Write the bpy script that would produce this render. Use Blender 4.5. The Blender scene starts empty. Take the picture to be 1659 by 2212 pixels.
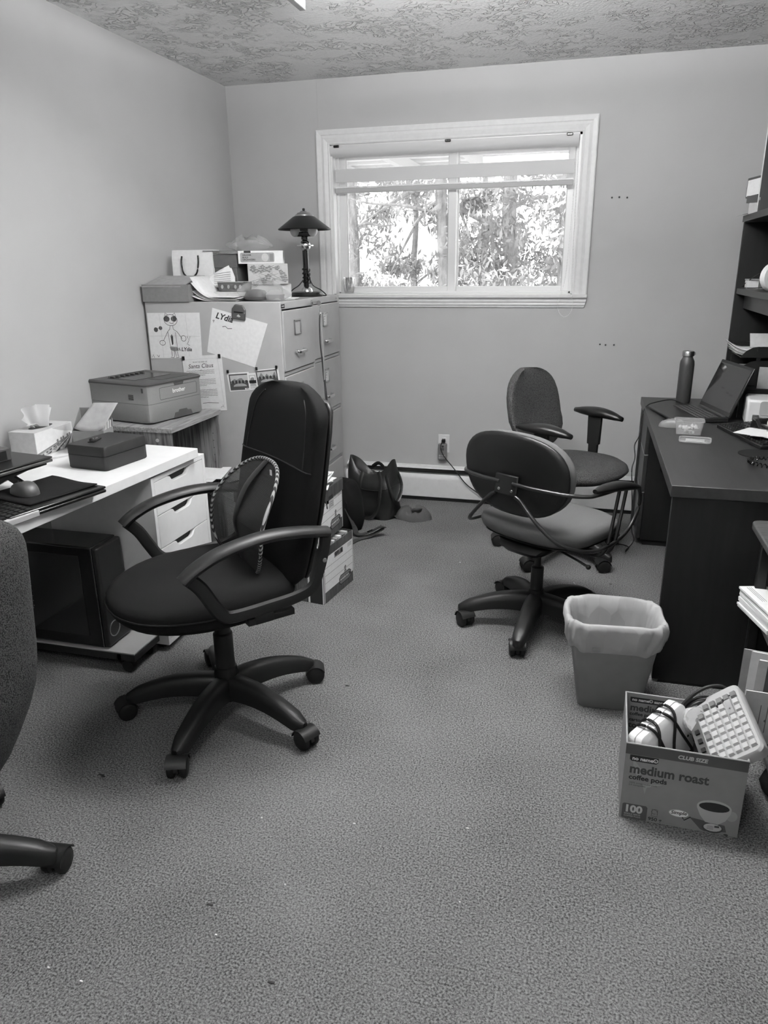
import bpy, bmesh, math, random
from mathutils import Vector, Matrix, Euler

D = bpy.data
SC = bpy.context.scene
COL = SC.collection
PI = math.pi
rnd = random.Random(11)

# ------------------------------------------------------------------ camera
IMG_W, IMG_H = 1659, 2212
FOCAL_PX = 1605.5
PITCH, YAW, ROLL = math.radians(18.330), math.radians(-15.263), math.radians(-0.63)
CAM_POS = (2.1709, -4.5184, 1.4306)
_fw = Vector((math.sin(YAW) * math.cos(PITCH), math.cos(YAW) * math.cos(PITCH), -math.sin(PITCH)))
_r = Vector((math.cos(YAW), -math.sin(YAW), 0))
_u = _r.cross(_fw)
_r2 = _r * math.cos(ROLL) + _u * math.sin(ROLL)
_u2 = _u * math.cos(ROLL) - _r * math.sin(ROLL)
cam = D.cameras.new('camera')
cam.sensor_fit = 'HORIZONTAL'
cam.sensor_width = 36.0
cam.lens = FOCAL_PX * 36.0 / IMG_W
cam.clip_start = 0.05
cam_o = D.objects.new('camera', cam)
cam_o.matrix_world = Matrix(((_r2.x, _u2.x, -_fw.x, CAM_POS[0]), (_r2.y, _u2.y, -_fw.y, CAM_POS[1]),
                             (_r2.z, _u2.z, -_fw.z, CAM_POS[2]), (0, 0, 0, 1)))
COL.objects.link(cam_o)
SC.camera = cam_o

# ------------------------------------------------------------------ world, light, exposure
SKY_STRENGTH = 3.6
ADDED_LAMP_GLOW = 40.0
ADDED_UPLIGHT_GLOW = 225.0
SC.view_settings.view_transform = 'Standard'
SC.view_settings.look = 'None'
SC.view_settings.gamma = 1.0
SC.view_settings.use_curve_mapping = False
SC.view_settings.exposure = 0.36
SC.cycles.max_bounces = 6
SC.cycles.diffuse_bounces = 4
SC.cycles.glossy_bounces = 3
SC.cycles.transmission_bounces = 4
SC.cycles.transparent_max_bounces = 16
SC.cycles.caustics_reflective = False
SC.cycles.caustics_refractive = False
world = D.worlds.new('overcast_sky')
SC.world = world
world.use_nodes = True
_bg = world.node_tree.nodes['Background']
_bg.inputs['Color'].default_value = (1, 1, 1, 1)
_bg.inputs['Strength'].default_value = SKY_STRENGTH


# ------------------------------------------------------------------ materials
MATS = {}


def mat(name, g, rough=0.6, metal=0.0, spec=0.5, noise=None, bump=None, coat=0.0, emit=None, alpha=None, sheen=0.0, trans=0.0):
    m = D.materials.new(name)
    m.use_nodes = True
    nt = m.node_tree
    b = nt.nodes['Principled BSDF']
    b.inputs['Base Color'].default_value = (g, g, g, 1)
    b.inputs['Roughness'].default_value = rough
    b.inputs['Metallic'].default_value = metal
    b.inputs['Specular IOR Level'].default_value = spec
    b.inputs['Coat Weight'].default_value = coat
    b.inputs['Sheen Weight'].default_value = sheen
    b.inputs['Transmission Weight'].default_value = trans
    if alpha is not None:
        b.inputs['Alpha'].default_value = alpha
    if emit:
        b.inputs['Emission Color'].default_value = (1, 1, 1, 1)
        b.inputs['Emission Strength'].default_value = emit
    tc = None
    if noise or bump:
        tc = nt.nodes.new('ShaderNodeTexCoord')
    if noise:
        sc, am = noise[0], noise[1]
        n = nt.nodes.new('ShaderNodeTexNoise')
        n.inputs['Scale'].default_value = sc
        n.inputs['Detail'].default_value = noise[2] if len(noise) > 2 else 3
        mp = nt.nodes.new('ShaderNodeMapping')
        if len(noise) > 3:
            mp.inputs['Scale'].default_value = noise[3]
        nt.links.new(tc.outputs['Object'], mp.inputs['Vector'])
        nt.links.new(mp.outputs['Vector'], n.inputs['Vector'])
        cr = nt.nodes.new('ShaderNodeValToRGB')
        lo, hi = g * (1 - am), min(1, g * (1 + am))
        cr.color_ramp.elements[0].position = 0.3
        cr.color_ramp.elements[1].position = 0.7
        cr.color_ramp.elements[0].color = (lo, lo, lo, 1)
        cr.color_ramp.elements[1].color = (hi, hi, hi, 1)
        nt.links.new(n.outputs['Fac'], cr.inputs['Fac'])
        nt.links.new(cr.outputs['Color'], b.inputs['Base Color'])
    if bump:
        n2 = nt.nodes.new('ShaderNodeTexNoise')
        n2.inputs['Scale'].default_value = bump[0]
        n2.inputs['Detail'].default_value = 3
        nt.links.new(tc.outputs['Object'], n2.inputs['Vector'])
        bp = nt.nodes.new('ShaderNodeBump')
        bp.inputs['Strength'].default_value = bump[1]
        bp.inputs['Distance'].default_value = bump[2] if len(bump) > 2 else 0.002
        nt.links.new(n2.outputs['Fac'], bp.inputs['Height'])
        nt.links.new(bp.outputs['Normal'], b.inputs['Normal'])
    MATS[name] = m
    return m


def N(m, t):
    return m.node_tree.nodes.new(t)


def L(m, a, b):
    m.node_tree.links.new(a, b)


mat('wall_paint', 0.48, 0.75, noise=(3.0, 0.03), bump=(260, 0.12, 0.001))
mat('white_trim', 0.74, 0.4, noise=(40, 0.03))
mat('vinyl', 0.80, 0.35)
mat('white_laminate', 0.82, 0.35, noise=(30, 0.02))
mat('white_plastic', 0.74, 0.4)
mat('paper', 0.80, 0.8, noise=(60, 0.04))
mat('paper_grey', 0.52, 0.8, noise=(60, 0.06))
mat('paper_mid', 0.33, 0.8, noise=(40, 0.08))
mat('ink', 0.015, 0.7)
mat('ink_grey', 0.05, 0.7)
mat('ink_mid', 0.20, 0.7)
mat('cabinet_grey', 0.43, 0.45, noise=(14, 0.04))
mat('chrome', 0.75, 0.18, metal=1.0)
mat('steel_dull', 0.45, 0.35, metal=1.0)
mat('black_plastic', 0.009, 0.45, spec=0.30, bump=(700, 0.12, 0.0006))
mat('black_smooth', 0.009, 0.22, spec=0.4)
mat('black_satin', 0.008, 0.35, spec=0.35)
mat('black_rubber', 0.007, 0.6, spec=0.3)
mat('black_metal', 0.014, 0.28, metal=0.0, spec=0.6)
mat('black_leather', 0.011, 0.42, spec=0.35, bump=(160, 0.25, 0.002))
mat('black_fabric', 0.0052, 0.9, spec=0.15, noise=(900, 0.35), bump=(1100, 0.35, 0.001))
mat('printer_grey', 0.23, 0.5, noise=(400, 0.06))
mat('printer_lid', 0.055, 0.45)
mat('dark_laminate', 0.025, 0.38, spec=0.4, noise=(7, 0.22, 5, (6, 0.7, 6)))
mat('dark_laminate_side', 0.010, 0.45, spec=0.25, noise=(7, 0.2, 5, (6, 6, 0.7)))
mat('bin_grey', 0.20, 0.5, noise=(20, 0.05))
mat('box_grey', 0.20, 0.75, noise=(60, 0.06))
mat('box_dark', 0.09, 0.75, noise=(60, 0.1))
mat('box_print', 0.235, 0.6, noise=(30, 0.04))
mat('box_print_dark', 0.075, 0.6)
mat('card_inner', 0.33, 0.8, noise=(80, 0.08))
mat('dark_grey_plastic', 0.06, 0.45)
mat('mid_grey_plastic', 0.16, 0.4)
mat('light_grey_plastic', 0.42, 0.45)
mat('navy_metal', 0.035, 0.5, noise=(800, 0.12), bump=(900, 0.15, 0.0006))
mat('lockbox_metal', 0.017, 0.5, spec=0.35, noise=(800, 0.12), bump=(900, 0.12, 0.0005))
mat('screen', 0.02, 0.07, spec=0.7)
mat('strap', 0.03, 0.75, bump=(900, 0.3))
mat('canvas', 0.065, 0.9, noise=(300, 0.2), bump=(500, 0.3))
mat('bark', 0.20, 0.9, noise=(14, 0.4, 5, (1, 1, 0.3)), bump=(20, 0.8, 0.03))
mat('leaf', 0.20, 0.7, noise=(2.0, 0.5))
mat('leaf_light', 0.36, 0.7, noise=(2.0, 0.4))
mat('ground_out', 0.75, 0.9, noise=(2.0, 0.15))
mat('porch_white', 0.85, 0.6)
mat('porch_beam', 0.45, 0.6)
mat('crumbs', 0.62, 0.8, noise=(60, 0.15))
mat('added_lamp_glow', 0.9, 0.4, emit=ADDED_LAMP_GLOW)
mat('added_uplight_glow', 0.9, 0.4, emit=ADDED_UPLIGHT_GLOW)
mat('strip_glow', 0.9, 0.4, emit=9.0)
mat('bulb', 0.75, 0.1)
mat('lint_white', 0.8, 0.9)

# carpet: fine mottled loop pile
m = mat('carpet', 0.16, 0.95, spec=0.1)
_b = m.node_tree.nodes['Principled BSDF']
_tc = N(m, 'ShaderNodeTexCoord')
_n1 = N(m, 'ShaderNodeTexNoise'); _n1.inputs['Scale'].default_value = 200; _n1.inputs['Detail'].default_value = 3; _n1.inputs['Roughness'].default_value = 0.7
_n2 = N(m, 'ShaderNodeTexNoise'); _n2.inputs['Scale'].default_value = 2.2; _n2.inputs['Detail'].default_value = 3
_mx = N(m, 'ShaderNodeMix'); _mx.data_type = 'FLOAT'; _mx.inputs[0].default_value = 0.14
_cr = N(m, 'ShaderNodeValToRGB')
_cr.color_ramp.elements[0].position = 0.37; _cr.color_ramp.elements[0].color = (0.022, 0.022, 0.022, 1)
_cr.color_ramp.elements[1].position = 0.63; _cr.color_ramp.elements[1].color = (0.235, 0.235, 0.235, 1)
_bp = N(m, 'ShaderNodeBump'); _bp.inputs['Strength'].default_value = 0.35; _bp.inputs['Distance'].default_value = 0.003
L(m, _tc.outputs['Object'], _n1.inputs['Vector']); L(m, _tc.outputs['Object'], _n2.inputs['Vector'])
L(m, _n1.outputs['Fac'], _mx.inputs[2]); L(m, _n2.outputs['Fac'], _mx.inputs[3])
L(m, _mx.outputs[0], _cr.inputs['Fac']); L(m, _cr.outputs['Color'], _b.inputs['Base Color'])
L(m, _n1.outputs['Fac'], _bp.inputs['Height']); L(m, _bp.outputs['Normal'], _b.inputs['Normal'])

# ceiling: swirled stipple plaster
m = mat('ceiling_stipple', 0.86, 0.85, spec=0.2)
_b = m.node_tree.nodes['Principled BSDF']
_tc = N(m, 'ShaderNodeTexCoord')
_n1 = N(m, 'ShaderNodeTexNoise'); _n1.inputs['Scale'].default_value = 20; _n1.inputs['Detail'].default_value = 2.5; _n1.inputs['Distortion'].default_value = 1.2
_n2 = N(m, 'ShaderNodeTexNoise'); _n2.inputs['Scale'].default_value = 70; _n2.inputs['Detail'].default_value = 4
_n3 = N(m, 'ShaderNodeTexNoise'); _n3.inputs['Scale'].default_value = 6; _n3.inputs['Detail'].default_value = 2
_sb = N(m, 'ShaderNodeMath'); _sb.operation = 'SUBTRACT'; _sb.inputs[1].default_value = 0.5
_ab = N(m, 'ShaderNodeMath'); _ab.operation = 'ABSOLUTE'
_cr = N(m, 'ShaderNodeValToRGB'); _cr.color_ramp.elements[0].position = 0.0; _cr.color_ramp.elements[0].color = (1, 1, 1, 1); _cr.color_ramp.elements[1].position = 0.045; _cr.color_ramp.elements[1].color = (0, 0, 0, 1)
_mk = N(m, 'ShaderNodeMapRange'); _mk.inputs[1].default_value = 0.42; _mk.inputs[2].default_value = 0.56
_mu = N(m, 'ShaderNodeMath'); _mu.operation = 'MULTIPLY'
_ad = N(m, 'ShaderNodeMath'); _ad.operation = 'MULTIPLY_ADD'; _ad.inputs[1].default_value = 0.35
_bp = N(m, 'ShaderNodeBump'); _bp.inputs['Strength'].default_value = 1.0; _bp.inputs['Distance'].default_value = 0.011
for _n in (_n1, _n2, _n3):
    L(m, _tc.outputs['Object'], _n.inputs['Vector'])
L(m, _n1.outputs['Fac'], _sb.inputs[0]); L(m, _sb.outputs[0], _ab.inputs[0]); L(m, _ab.outputs[0], _cr.inputs['Fac'])
L(m, _n3.outputs['Fac'], _mk.inputs[0]); L(m, _cr.outputs['Color'], _mu.inputs[0]); L(m, _mk.outputs[0], _mu.inputs[1])
L(m, _n2.outputs['Fac'], _ad.inputs[0]); L(m, _mu.outputs[0], _ad.inputs[2])
L(m, _ad.outputs[0], _bp.inputs['Height']); L(m, _bp.outputs['Normal'], _b.inputs['Normal'])


def wood(name, lo, hi, axis_scale, rough=0.5, scale=9):
    m = mat(name, hi, rough)
    b = m.node_tree.nodes['Principled BSDF']
    tc = N(m, 'ShaderNodeTexCoord'); mp = N(m, 'ShaderNodeMapping'); n = N(m, 'ShaderNodeTexNoise'); cr = N(m, 'ShaderNodeValToRGB')
    mp.inputs['Scale'].default_value = axis_scale
    n.inputs['Scale'].default_value = scale; n.inputs['Detail'].default_value = 6; n.inputs['Distortion'].default_value = 0.6
    cr.color_ramp.elements[0].position = 0.35; cr.color_ramp.elements[0].color = (lo, lo, lo, 1)
    cr.color_ramp.elements[1].position = 0.62; cr.color_ramp.elements[1].color = (hi, hi, hi, 1)
    L(m, tc.outputs['Object'], mp.inputs['Vector']); L(m, mp.outputs['Vector'], n.inputs['Vector'])
    L(m, n.outputs['Fac'], cr.inputs['Fac']); L(m, cr.outputs['Color'], b.inputs['Base Color'])
    return m


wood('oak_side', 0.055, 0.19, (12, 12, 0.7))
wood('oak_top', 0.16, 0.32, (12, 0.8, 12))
wood('box_wood', 0.022, 0.095, (16, 16, 1.2))
wood('cart_wood', 0.03, 0.10, (1.0, 14, 14), 0.35)


def weave(name, lo, hi, scale, rough=0.9):
    """dark upholstery with a small woven chevron pattern"""
    m = mat(name, hi, rough, spec=0.25)
    b = m.node_tree.nodes['Principled BSDF']
    tc = N(m, 'ShaderNodeTexCoord')
    w = N(m, 'ShaderNodeTexVoronoi'); w.inputs['Scale'].default_value = scale
    n = N(m, 'ShaderNodeTexNoise'); n.inputs['Scale'].default_value = scale * 3
    cr = N(m, 'ShaderNodeValToRGB')
    cr.color_ramp.elements[0].position = 0.15; cr.color_ramp.elements[0].color = (hi, hi, hi, 1)
    cr.color_ramp.elements[1].position = 0.75; cr.color_ramp.elements[1].color = (lo, lo, lo, 1)
    bp = N(m, 'ShaderNodeBump'); bp.inputs['Strength'].default_value = 0.5; bp.inputs['Distance'].default_value = 0.002
    L(m, tc.outputs['Object'], w.inputs['Vector']); L(m, w.outputs['Distance'], cr.inputs['Fac'])
    L(m, cr.outputs['Color'], b.inputs['Base Color'])
    L(m, w.outputs['Distance'], bp.inputs['Height']); L(m, bp.outputs['Normal'], b.inputs['Normal'])
    return m


weave('weave_dark', 0.018, 0.080, 280)
weave('tweed', 0.008, 0.075, 330)
mat('grey_fabric', 0.095, 0.9, noise=(900, 0.2), bump=(1000, 0.3, 0.001))

# striped rope of the lumbar frame
m = mat('rope', 0.3, 0.8)
_b = m.node_tree.nodes['Principled BSDF']
_tc = N(m, 'ShaderNodeTexCoord'); _w = N(m, 'ShaderNodeTexWave'); _cr = N(m, 'ShaderNodeValToRGB')
_w.inputs['Scale'].default_value = 42; _w.bands_direction = 'DIAGONAL'
_cr.color_ramp.interpolation = 'CONSTANT'
_cr.color_ramp.elements[0].color = (0.012, 0.012, 0.012, 1); _cr.color_ramp.elements[1].position = 0.5; _cr.color_ramp.elements[1].color = (0.34, 0.34, 0.34, 1)
L(m, _tc.outputs['Object'], _w.inputs['Vector']); L(m, _w.outputs['Fac'], _cr.inputs['Fac']); L(m, _cr.outputs['Color'], _b.inputs['Base Color'])


def alpha_mix(name, g, rough, fac, pattern=None):
    """a sheer cloth or film: diffuse mixed with clear, optionally by a fine thread pattern"""
    m = mat(name, g, rough)
    nt = m.node_tree
    b = nt.nodes['Principled BSDF']; out = nt.nodes['Material Output']
    t = N(m, 'ShaderNodeBsdfTransparent'); mx = N(m, 'ShaderNodeMixShader')
    mx.inputs[0].default_value = fac
    L(m, t.outputs[0], mx.inputs[1]); L(m, b.outputs[0], mx.inputs[2]); L(m, mx.outputs[0], out.inputs['Surface'])
    if pattern:
        tc = N(m, 'ShaderNodeTexCoord'); w = N(m, 'ShaderNodeTexWave'); w.inputs['Scale'].default_value = pattern
        w2 = N(m, 'ShaderNodeTexWave'); w2.inputs['Scale'].default_value = pattern; w2.bands_direction = 'Z'
        w.bands_direction = 'Y'
        ma = N(m, 'ShaderNodeMath'); ma.operation = 'MAXIMUM'
        cr = N(m, 'ShaderNodeMath'); cr.operation = 'GREATER_THAN'; cr.inputs[1].default_value = 1 - fac
        L(m, tc.outputs['Object'], w.inputs['Vector']); L(m, tc.outputs['Object'], w2.inputs['Vector'])
        L(m, w.outputs['Fac'], ma.inputs[0]); L(m, w2.outputs['Fac'], ma.inputs[1]); L(m, ma.outputs[0], cr.inputs[0]); L(m, cr.outputs[0], mx.inputs[0])
    return m


alpha_mix('lumbar_mesh', 0.006, 0.8, 0.42, 95)
alpha_mix('clear_film', 0.55, 0.15, 0.30)
alpha_mix('frosted', 0.62, 0.25, 0.30)
alpha_mix('sheer', 0.85, 0.7, 0.16)


def glass(name, fac):
    m = mat(name, 1, 0.02)
    nt = m.node_tree; out = nt.nodes['Material Output']
    t = N(m, 'ShaderNodeBsdfTransparent'); g = N(m, 'ShaderNodeBsdfGlossy'); g.inputs['Roughness'].default_value = 0.02
    mx = N(m, 'ShaderNodeMixShader'); mx.inputs[0].default_value = fac
    L(m, t.outputs[0], mx.inputs[1]); L(m, g.outputs[0], mx.inputs[2]); L(m, mx.outputs[0], out.inputs['Surface'])
    return m


glass('pane_glass', 0.05)
glass('tumbler_glass', 0.35)


def translucent(name, g, fac=0.5):
    m = mat(name, g, 0.8)
    nt = m.node_tree; out = nt.nodes['Material Output']; b = nt.nodes['Principled BSDF']
    t = N(m, 'ShaderNodeBsdfTranslucent'); t.inputs['Color'].default_value = (g, g, g, 1)
    mx = N(m, 'ShaderNodeMixShader'); mx.inputs[0].default_value = fac
    L(m, b.outputs[0], mx.inputs[1]); L(m, t.outputs[0], mx.inputs[2]); L(m, mx.outputs[0], out.inputs['Surface'])
    return m


translucent('shade_cloth', 0.72, 0.13)
translucent('shade_rail', 0.50, 0.05)
translucent('liner_film', 0.50, 0.25)
translucent('tissue', 0.85, 0.4)
_m = MATS['liner_film']
_tc = N(_m, 'ShaderNodeTexCoord'); _n = N(_m, 'ShaderNodeTexVoronoi'); _n.inputs['Scale'].default_value = 26; _bp = N(_m, 'ShaderNodeBump'); _bp.inputs['Strength'].default_value = 0.8; _bp.inputs['Distance'].default_value = 0.006
_mp = N(_m, 'ShaderNodeMapping'); _mp.inputs['Scale'].default_value = (1, 1, .45)
L(_m, _tc.outputs['Object'], _mp.inputs['Vector']); L(_m, _mp.outputs['Vector'], _n.inputs['Vector']); L(_m, _n.outputs['Distance'], _bp.inputs['Height'])
for _s in ('Principled BSDF', 'Translucent BSDF'):
    L(_m, _bp.outputs['Normal'], _m.node_tree.nodes[_s].inputs['Normal'])


# ------------------------------------------------------------------ mesh helpers
def T(x=0, y=0, z=0):
    return Matrix.Translation((x, y, z))


def RZ(a):
    return Matrix.Rotation(a, 4, 'Z')


def RX(a):
    return Matrix.Rotation(a, 4, 'X')


def RY(a):
    return Matrix.Rotation(a, 4, 'Y')


def plane_frame(o, right, up):
    """matrix taking local (x right, y up, z out) onto a plane in space"""
    r = Vector(right).normalized(); u = Vector(up); u = (u - r * u.dot(r)).normalized(); n = r.cross(u)
    return Matrix(((r.x, u.x, n.x, o[0]), (r.y, u.y, n.y, o[1]), (r.z, u.z, n.z, o[2]), (0, 0, 0, 1)))


def nb():
    return bmesh.new()


def box(bm, x0, x1, y0, y1, z0, z1, M=None):
    vs = [bm.verts.new(Vector(p) if M is None else M @ Vector(p)) for p in
          ((x0, y0, z0), (x1, y0, z0), (x1, y1, z0), (x0, y1, z0), (x0, y0, z1), (x1, y0, z1), (x1, y1, z1), (x0, y1, z1))]
    for f in ((0, 3, 2, 1), (4, 5, 6, 7), (0, 1, 5, 4), (1, 2, 6, 5), (2, 3, 7, 6), (3, 0, 4, 7)):
        bm.faces.new([vs[i] for i in f])
    return bm


def loft(bm, rings, cap0=True, cap1=True, closed=True, M=None):
    rows = []
    for r in rings:
        rows.append([bm.verts.new(Vector(p) if M is None else M @ Vector(p)) for p in r])
    n = len(rows[0])
    for a, b in zip(rows[:-1], rows[1:]):
        for i in range(n if closed else n - 1):
            j = (i + 1) % n
            bm.faces.new((a[i], a[j], b[j], b[i]))
    if cap0 and closed:
        bm.faces.new(list(reversed(rows[0])))
    if cap1 and closed:
        bm.faces.new(rows[-1])
    return bm


def ring_xy(w, d, z, p=2.0, n=24, cx=0, cy=0):
    out = []
    for i in range(n):
        a = 2 * PI * i / n
        c, s = math.cos(a), math.sin(a)
        out.append((cx + w * math.copysign(abs(c) ** (2 / p), c), cy + d * math.copysign(abs(s) ** (2 / p), s), z))
    return out


def lathe(bm, prof, n=24, M=None, cap0=True, cap1=True):
    return loft(bm, [[(r * math.cos(2 * PI * i / n), r * math.sin(2 * PI * i / n), z) for i in range(n)] for r, z in prof], cap0, cap1, True, M)


def frame_at(d, up=(0, 0, 1)):
    d = Vector(d).normalized(); u = Vector(up)
    if abs(d.dot(u)) > 0.97:
        u = Vector((1, 0, 0)) if abs(d.x) < 0.9 else Vector((0, 1, 0))
    s = d.cross(u).normalized(); u2 = s.cross(d).normalized()
    return s, u2


def tube(bm, pts, r, n=8, closed=False, ry=None, M=None, up=(0, 0, 1), caps=True, square=False):
    """a tube along points; r may be a list; ry gives a flat strap"""
    pts = [Vector(p) for p in pts]
    k = len(pts)
    rings = []
    for i, p in enumerate(pts):
        if closed:
            d = pts[(i + 1) % k] - pts[i - 1]
        else:
            d = pts[min(i + 1, k - 1)] - pts[max(i - 1, 0)]
        s, u = frame_at(d, up)
        rr = r[i] if isinstance(r, (list, tuple)) else r
        r2 = rr if ry is None else (ry[i] if isinstance(ry, (list, tuple)) else ry)
        if square:
            rings.append([p + s * rr + u * r2, p - s * rr + u * r2, p - s * rr - u * r2, p + s * rr - u * r2])
        else:
            rings.append([p + s * rr * math.cos(2 * PI * j / n) + u * r2 * math.sin(2 * PI * j / n) for j in range(n)])
    if closed:
        rings.append(rings[0])
        rows = [[bm.verts.new(q if M is None else M @ q) for q in rg] for rg in rings[:-1]]
        m_ = len(rows[0])
        for a in range(len(rows)):
            b = (a + 1) % len(rows)
            for i in range(m_):
                j = (i + 1) % m_
                bm.faces.new((rows[a][i], rows[a][j], rows[b][j], rows[b][i]))
        return bm
    return loft(bm, rings, caps, caps, True, M)


def smooth_pts(pts, n=6, closed=False):
    """Catmull-Rom through the points"""
    pts = [Vector(p) for p in pts]
    k = len(pts); out = []
    segs = k if closed else k - 1
    for i in range(segs):
        if closed:
            p0, p1, p2, p3 = pts[i - 1], pts[i], pts[(i + 1) % k], pts[(i + 2) % k]
        else:
            p0, p1, p2, p3 = pts[max(i - 1, 0)], pts[i], pts[i + 1], pts[min(i + 2, k - 1)]
        for j in range(n):
            t = j / n
            out.append(0.5 * ((2 * p1) + (p2 - p0) * t + (2 * p0 - 5 * p1 + 4 * p2 - p3) * t * t + (3 * p1 - p0 - 3 * p2 + p3) * t ** 3))
    if not closed:
        out.append(pts[-1])
    return out


def prism(bm, poly, z0, z1, M=None):
    return loft(bm, [[(x, y, z0) for x, y in poly], [(x, y, z1) for x, y in poly]], True, True, True, M)


def flat(bm, poly, z=0.0, M=None):
    bm.faces.new([bm.verts.new(Vector((x, y, z)) if M is None else M @ Vector((x, y, z))) for x, y in poly])
    return bm


def sheet(bm, fn, nu, nv, M=None):
    rows = [[bm.verts.new(Vector(fn(i / nu, j / nv)) if M is None else M @ Vector(fn(i / nu, j / nv))) for i in range(nu + 1)] for j in range(nv + 1)]
    for j in range(nv):
        for i in range(nu):
            bm.faces.new((rows[j][i], rows[j][i + 1], rows[j + 1][i + 1], rows[j + 1][i]))
    return bm


def ribbon(bm, pts, w, z=0.0, M=None):
    """a drawn stroke: flat ribbon along 2-D points"""
    pts = [Vector((p[0], p[1])) for p in pts]
    a, b = [], []
    for i, p in enumerate(pts):
        d = pts[min(i + 1, len(pts) - 1)] - pts[max(i - 1, 0)]
        if d.length < 1e-9:
            d = Vector((1, 0))
        d.normalize(); s = Vector((-d.y, d.x)) * w * 0.5
        for lst, q in ((a, p + s), (b, p - s)):
            v = Vector((q.x, q.y, z))
            lst.append(bm.verts.new(v if M is None else M @ v))
    for i in range(len(pts) - 1):
        bm.faces.new((a[i], b[i], b[i + 1], a[i + 1]))
    return bm


def arc(cx, cy, rx, ry, a0, a1, n=12):
    return [(cx + rx * math.cos(math.radians(a0 + (a1 - a0) * i / n)), cy + ry * math.sin(math.radians(a0 + (a1 - a0) * i / n))) for i in range(n + 1)]


def rrect(w, h, r, n=4):
    out = []
    for cx, cy, a in ((w / 2 - r, h / 2 - r, 0), (-w / 2 + r, h / 2 - r, 90), (-w / 2 + r, -h / 2 + r, 180), (w / 2 - r, -h / 2 + r, 270)):
        out += arc(cx, cy, r, r, a, a + 90, n)
    return out


def obj(name, bm, m, parent=None, M=None, bev=0.0, seg=2, smooth=False, sub=0, solid=0.0, ang=40):
    if isinstance(bm, bpy.types.Mesh):
        me = bm
    else:
        bmesh.ops.recalc_face_normals(bm, faces=bm.faces[:]) if len(bm.faces) < 60000 else None
        me = D.meshes.new(name)
        bm.to_mesh(me); bm.free()
        me.materials.append(MATS[m] if isinstance(m, str) else m)
        if smooth or bev or sub:
            for p in me.polygons:
                p.use_smooth = True
            if not sub:
                me.set_sharp_from_angle(angle=math.radians(ang))
    o = D.objects.new(name, me)
    COL.objects.link(o)
    if parent is not None:
        o.parent = parent
    if M is not None:
        o.matrix_basis = M
    if solid:
        md = o.modifiers.new('solid', 'SOLIDIFY'); md.thickness = solid; md.offset = 0
    if bev:
        md = o.modifiers.new('bevel', 'BEVEL'); md.width = bev; md.segments = seg; md.limit_method = 'ANGLE'; md.angle_limit = math.radians(35)
        md.harden_normals = False
    if sub:
        md = o.modifiers.new('sub', 'SUBSURF'); md.levels = sub; md.render_levels = sub
    return o


def tag(o, label, cat, group=None, kind=None):
    if label: o['label'] = label
    if cat: o['category'] = cat
    if group: o['group'] = group
    if kind: o['kind'] = kind
    return o


def thing(name, label, cat, loc=(0, 0, 0), rotz=0.0, group=None, M=None):
    o = D.objects.new(name, None)
    o.empty_display_size = 0.05
    COL.objects.link(o)
    if M is not None:
        o.matrix_basis = M
    else:
        o.location = loc; o.rotation_euler = (0, 0, rotz)
    return tag(o, label, cat, group)


def struct(name, bm, m, parent=None, **k):
    o = obj(name, bm, m, parent, **k)
    if parent is None:
        o['kind'] = 'structure'
    return o


def text(s, size, m, parent, M, align='LEFT', bold=0.0, shear=0.0, name='lettering', sx=1.0):
    c = D.curves.new(name, 'FONT')
    c.body = s; c.size = size; c.align_x = align; c.offset = bold; c.shear = shear
    c.resolution_u = 3
    c.materials.append(MATS[m])
    o = D.objects.new(name, c)
    COL.objects.link(o)
    if parent is not None:
        o.parent = parent
    o.matrix_basis = M @ Matrix.Diagonal((sx, 1, 1, 1))
    return o


def simple(name, bm, m, label, cat, group=None, **k):
    """a thing that is a single mesh"""
    return tag(obj(name, bm, m, **k), label, cat, group)

# ================================================================== the room
RX1, RY0, RH = 3.22, -5.6, 2.44
struct('floor', box(nb(), 0, RX1, RY0, 0, -0.1, 0), 'carpet')
struct('ceiling', box(nb(), 0, RX1, RY0, 0, RH, RH + 0.1), 'ceiling_stipple')
struct('wall_left', box(nb(), -0.12, 0, RY0, 0, -0.1, RH + 0.1), 'wall_paint')
struct('wall_right', box(nb(), RX1, RX1 + 0.12, RY0, 0, -0.1, RH + 0.1), 'wall_paint')
struct('wall_front', box(nb(), -0.12, RX1 + 0.12, RY0 - 0.12, RY0, -0.1, RH + 0.1), 'wall_paint')
# back wall with the window opening
WX0, WX1, WZ0, WZ1, WT = 0.638, 2.058, 1.262, 2.097, 0.15
bm = nb()
xs = (-0.12, WX0, WX1, RX1 + 0.12); zs = (-0.1, WZ0, WZ1, RH + 0.1)
for i in range(3):
    for k in range(3):
        if not (i == 1 and k == 1):
            box(bm, xs[i], xs[i + 1], 0, WT, zs[k], zs[k + 1])
bmesh.ops.remove_doubles(bm, verts=bm.verts[:], dist=1e-5)
wall_back = struct('wall_back', bm, 'wall_paint')
for i, x in enumerate((0.565, 2.118)):        # panel joints: thin proud strips above and below the window
    bm = nb(); box(bm, x - 0.0015, x + 0.0015, -0.0008, 0.001, WZ1 + 0.08, RH)
    if i: box(bm, x - 0.0015, x + 0.0015, -0.0008, 0.001, 0.22, WZ0 - 0.07)
    obj('panel_joint', bm, 'wall_paint', wall_back)
for x, z in ((2.234, 1.767), (2.272, 1.768), (2.313, 1.765), (2.232, 0.99), (2.263, 0.987), (2.309, 0.988)):
    obj('screw_anchor', lathe(nb(), ((0.0055, 0), (0.0055, 0.0015), (0.004, 0.003)), 10, T(x, 0, z) @ RX(PI / 2)), 'steel_dull', wall_back, smooth=True)
    obj('anchor_hole', lathe(nb(), ((0.0045, 0.003), (0.0045, 0.0036)), 8, T(x, 0, z) @ RX(PI / 2)), 'ink', wall_back)

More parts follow.
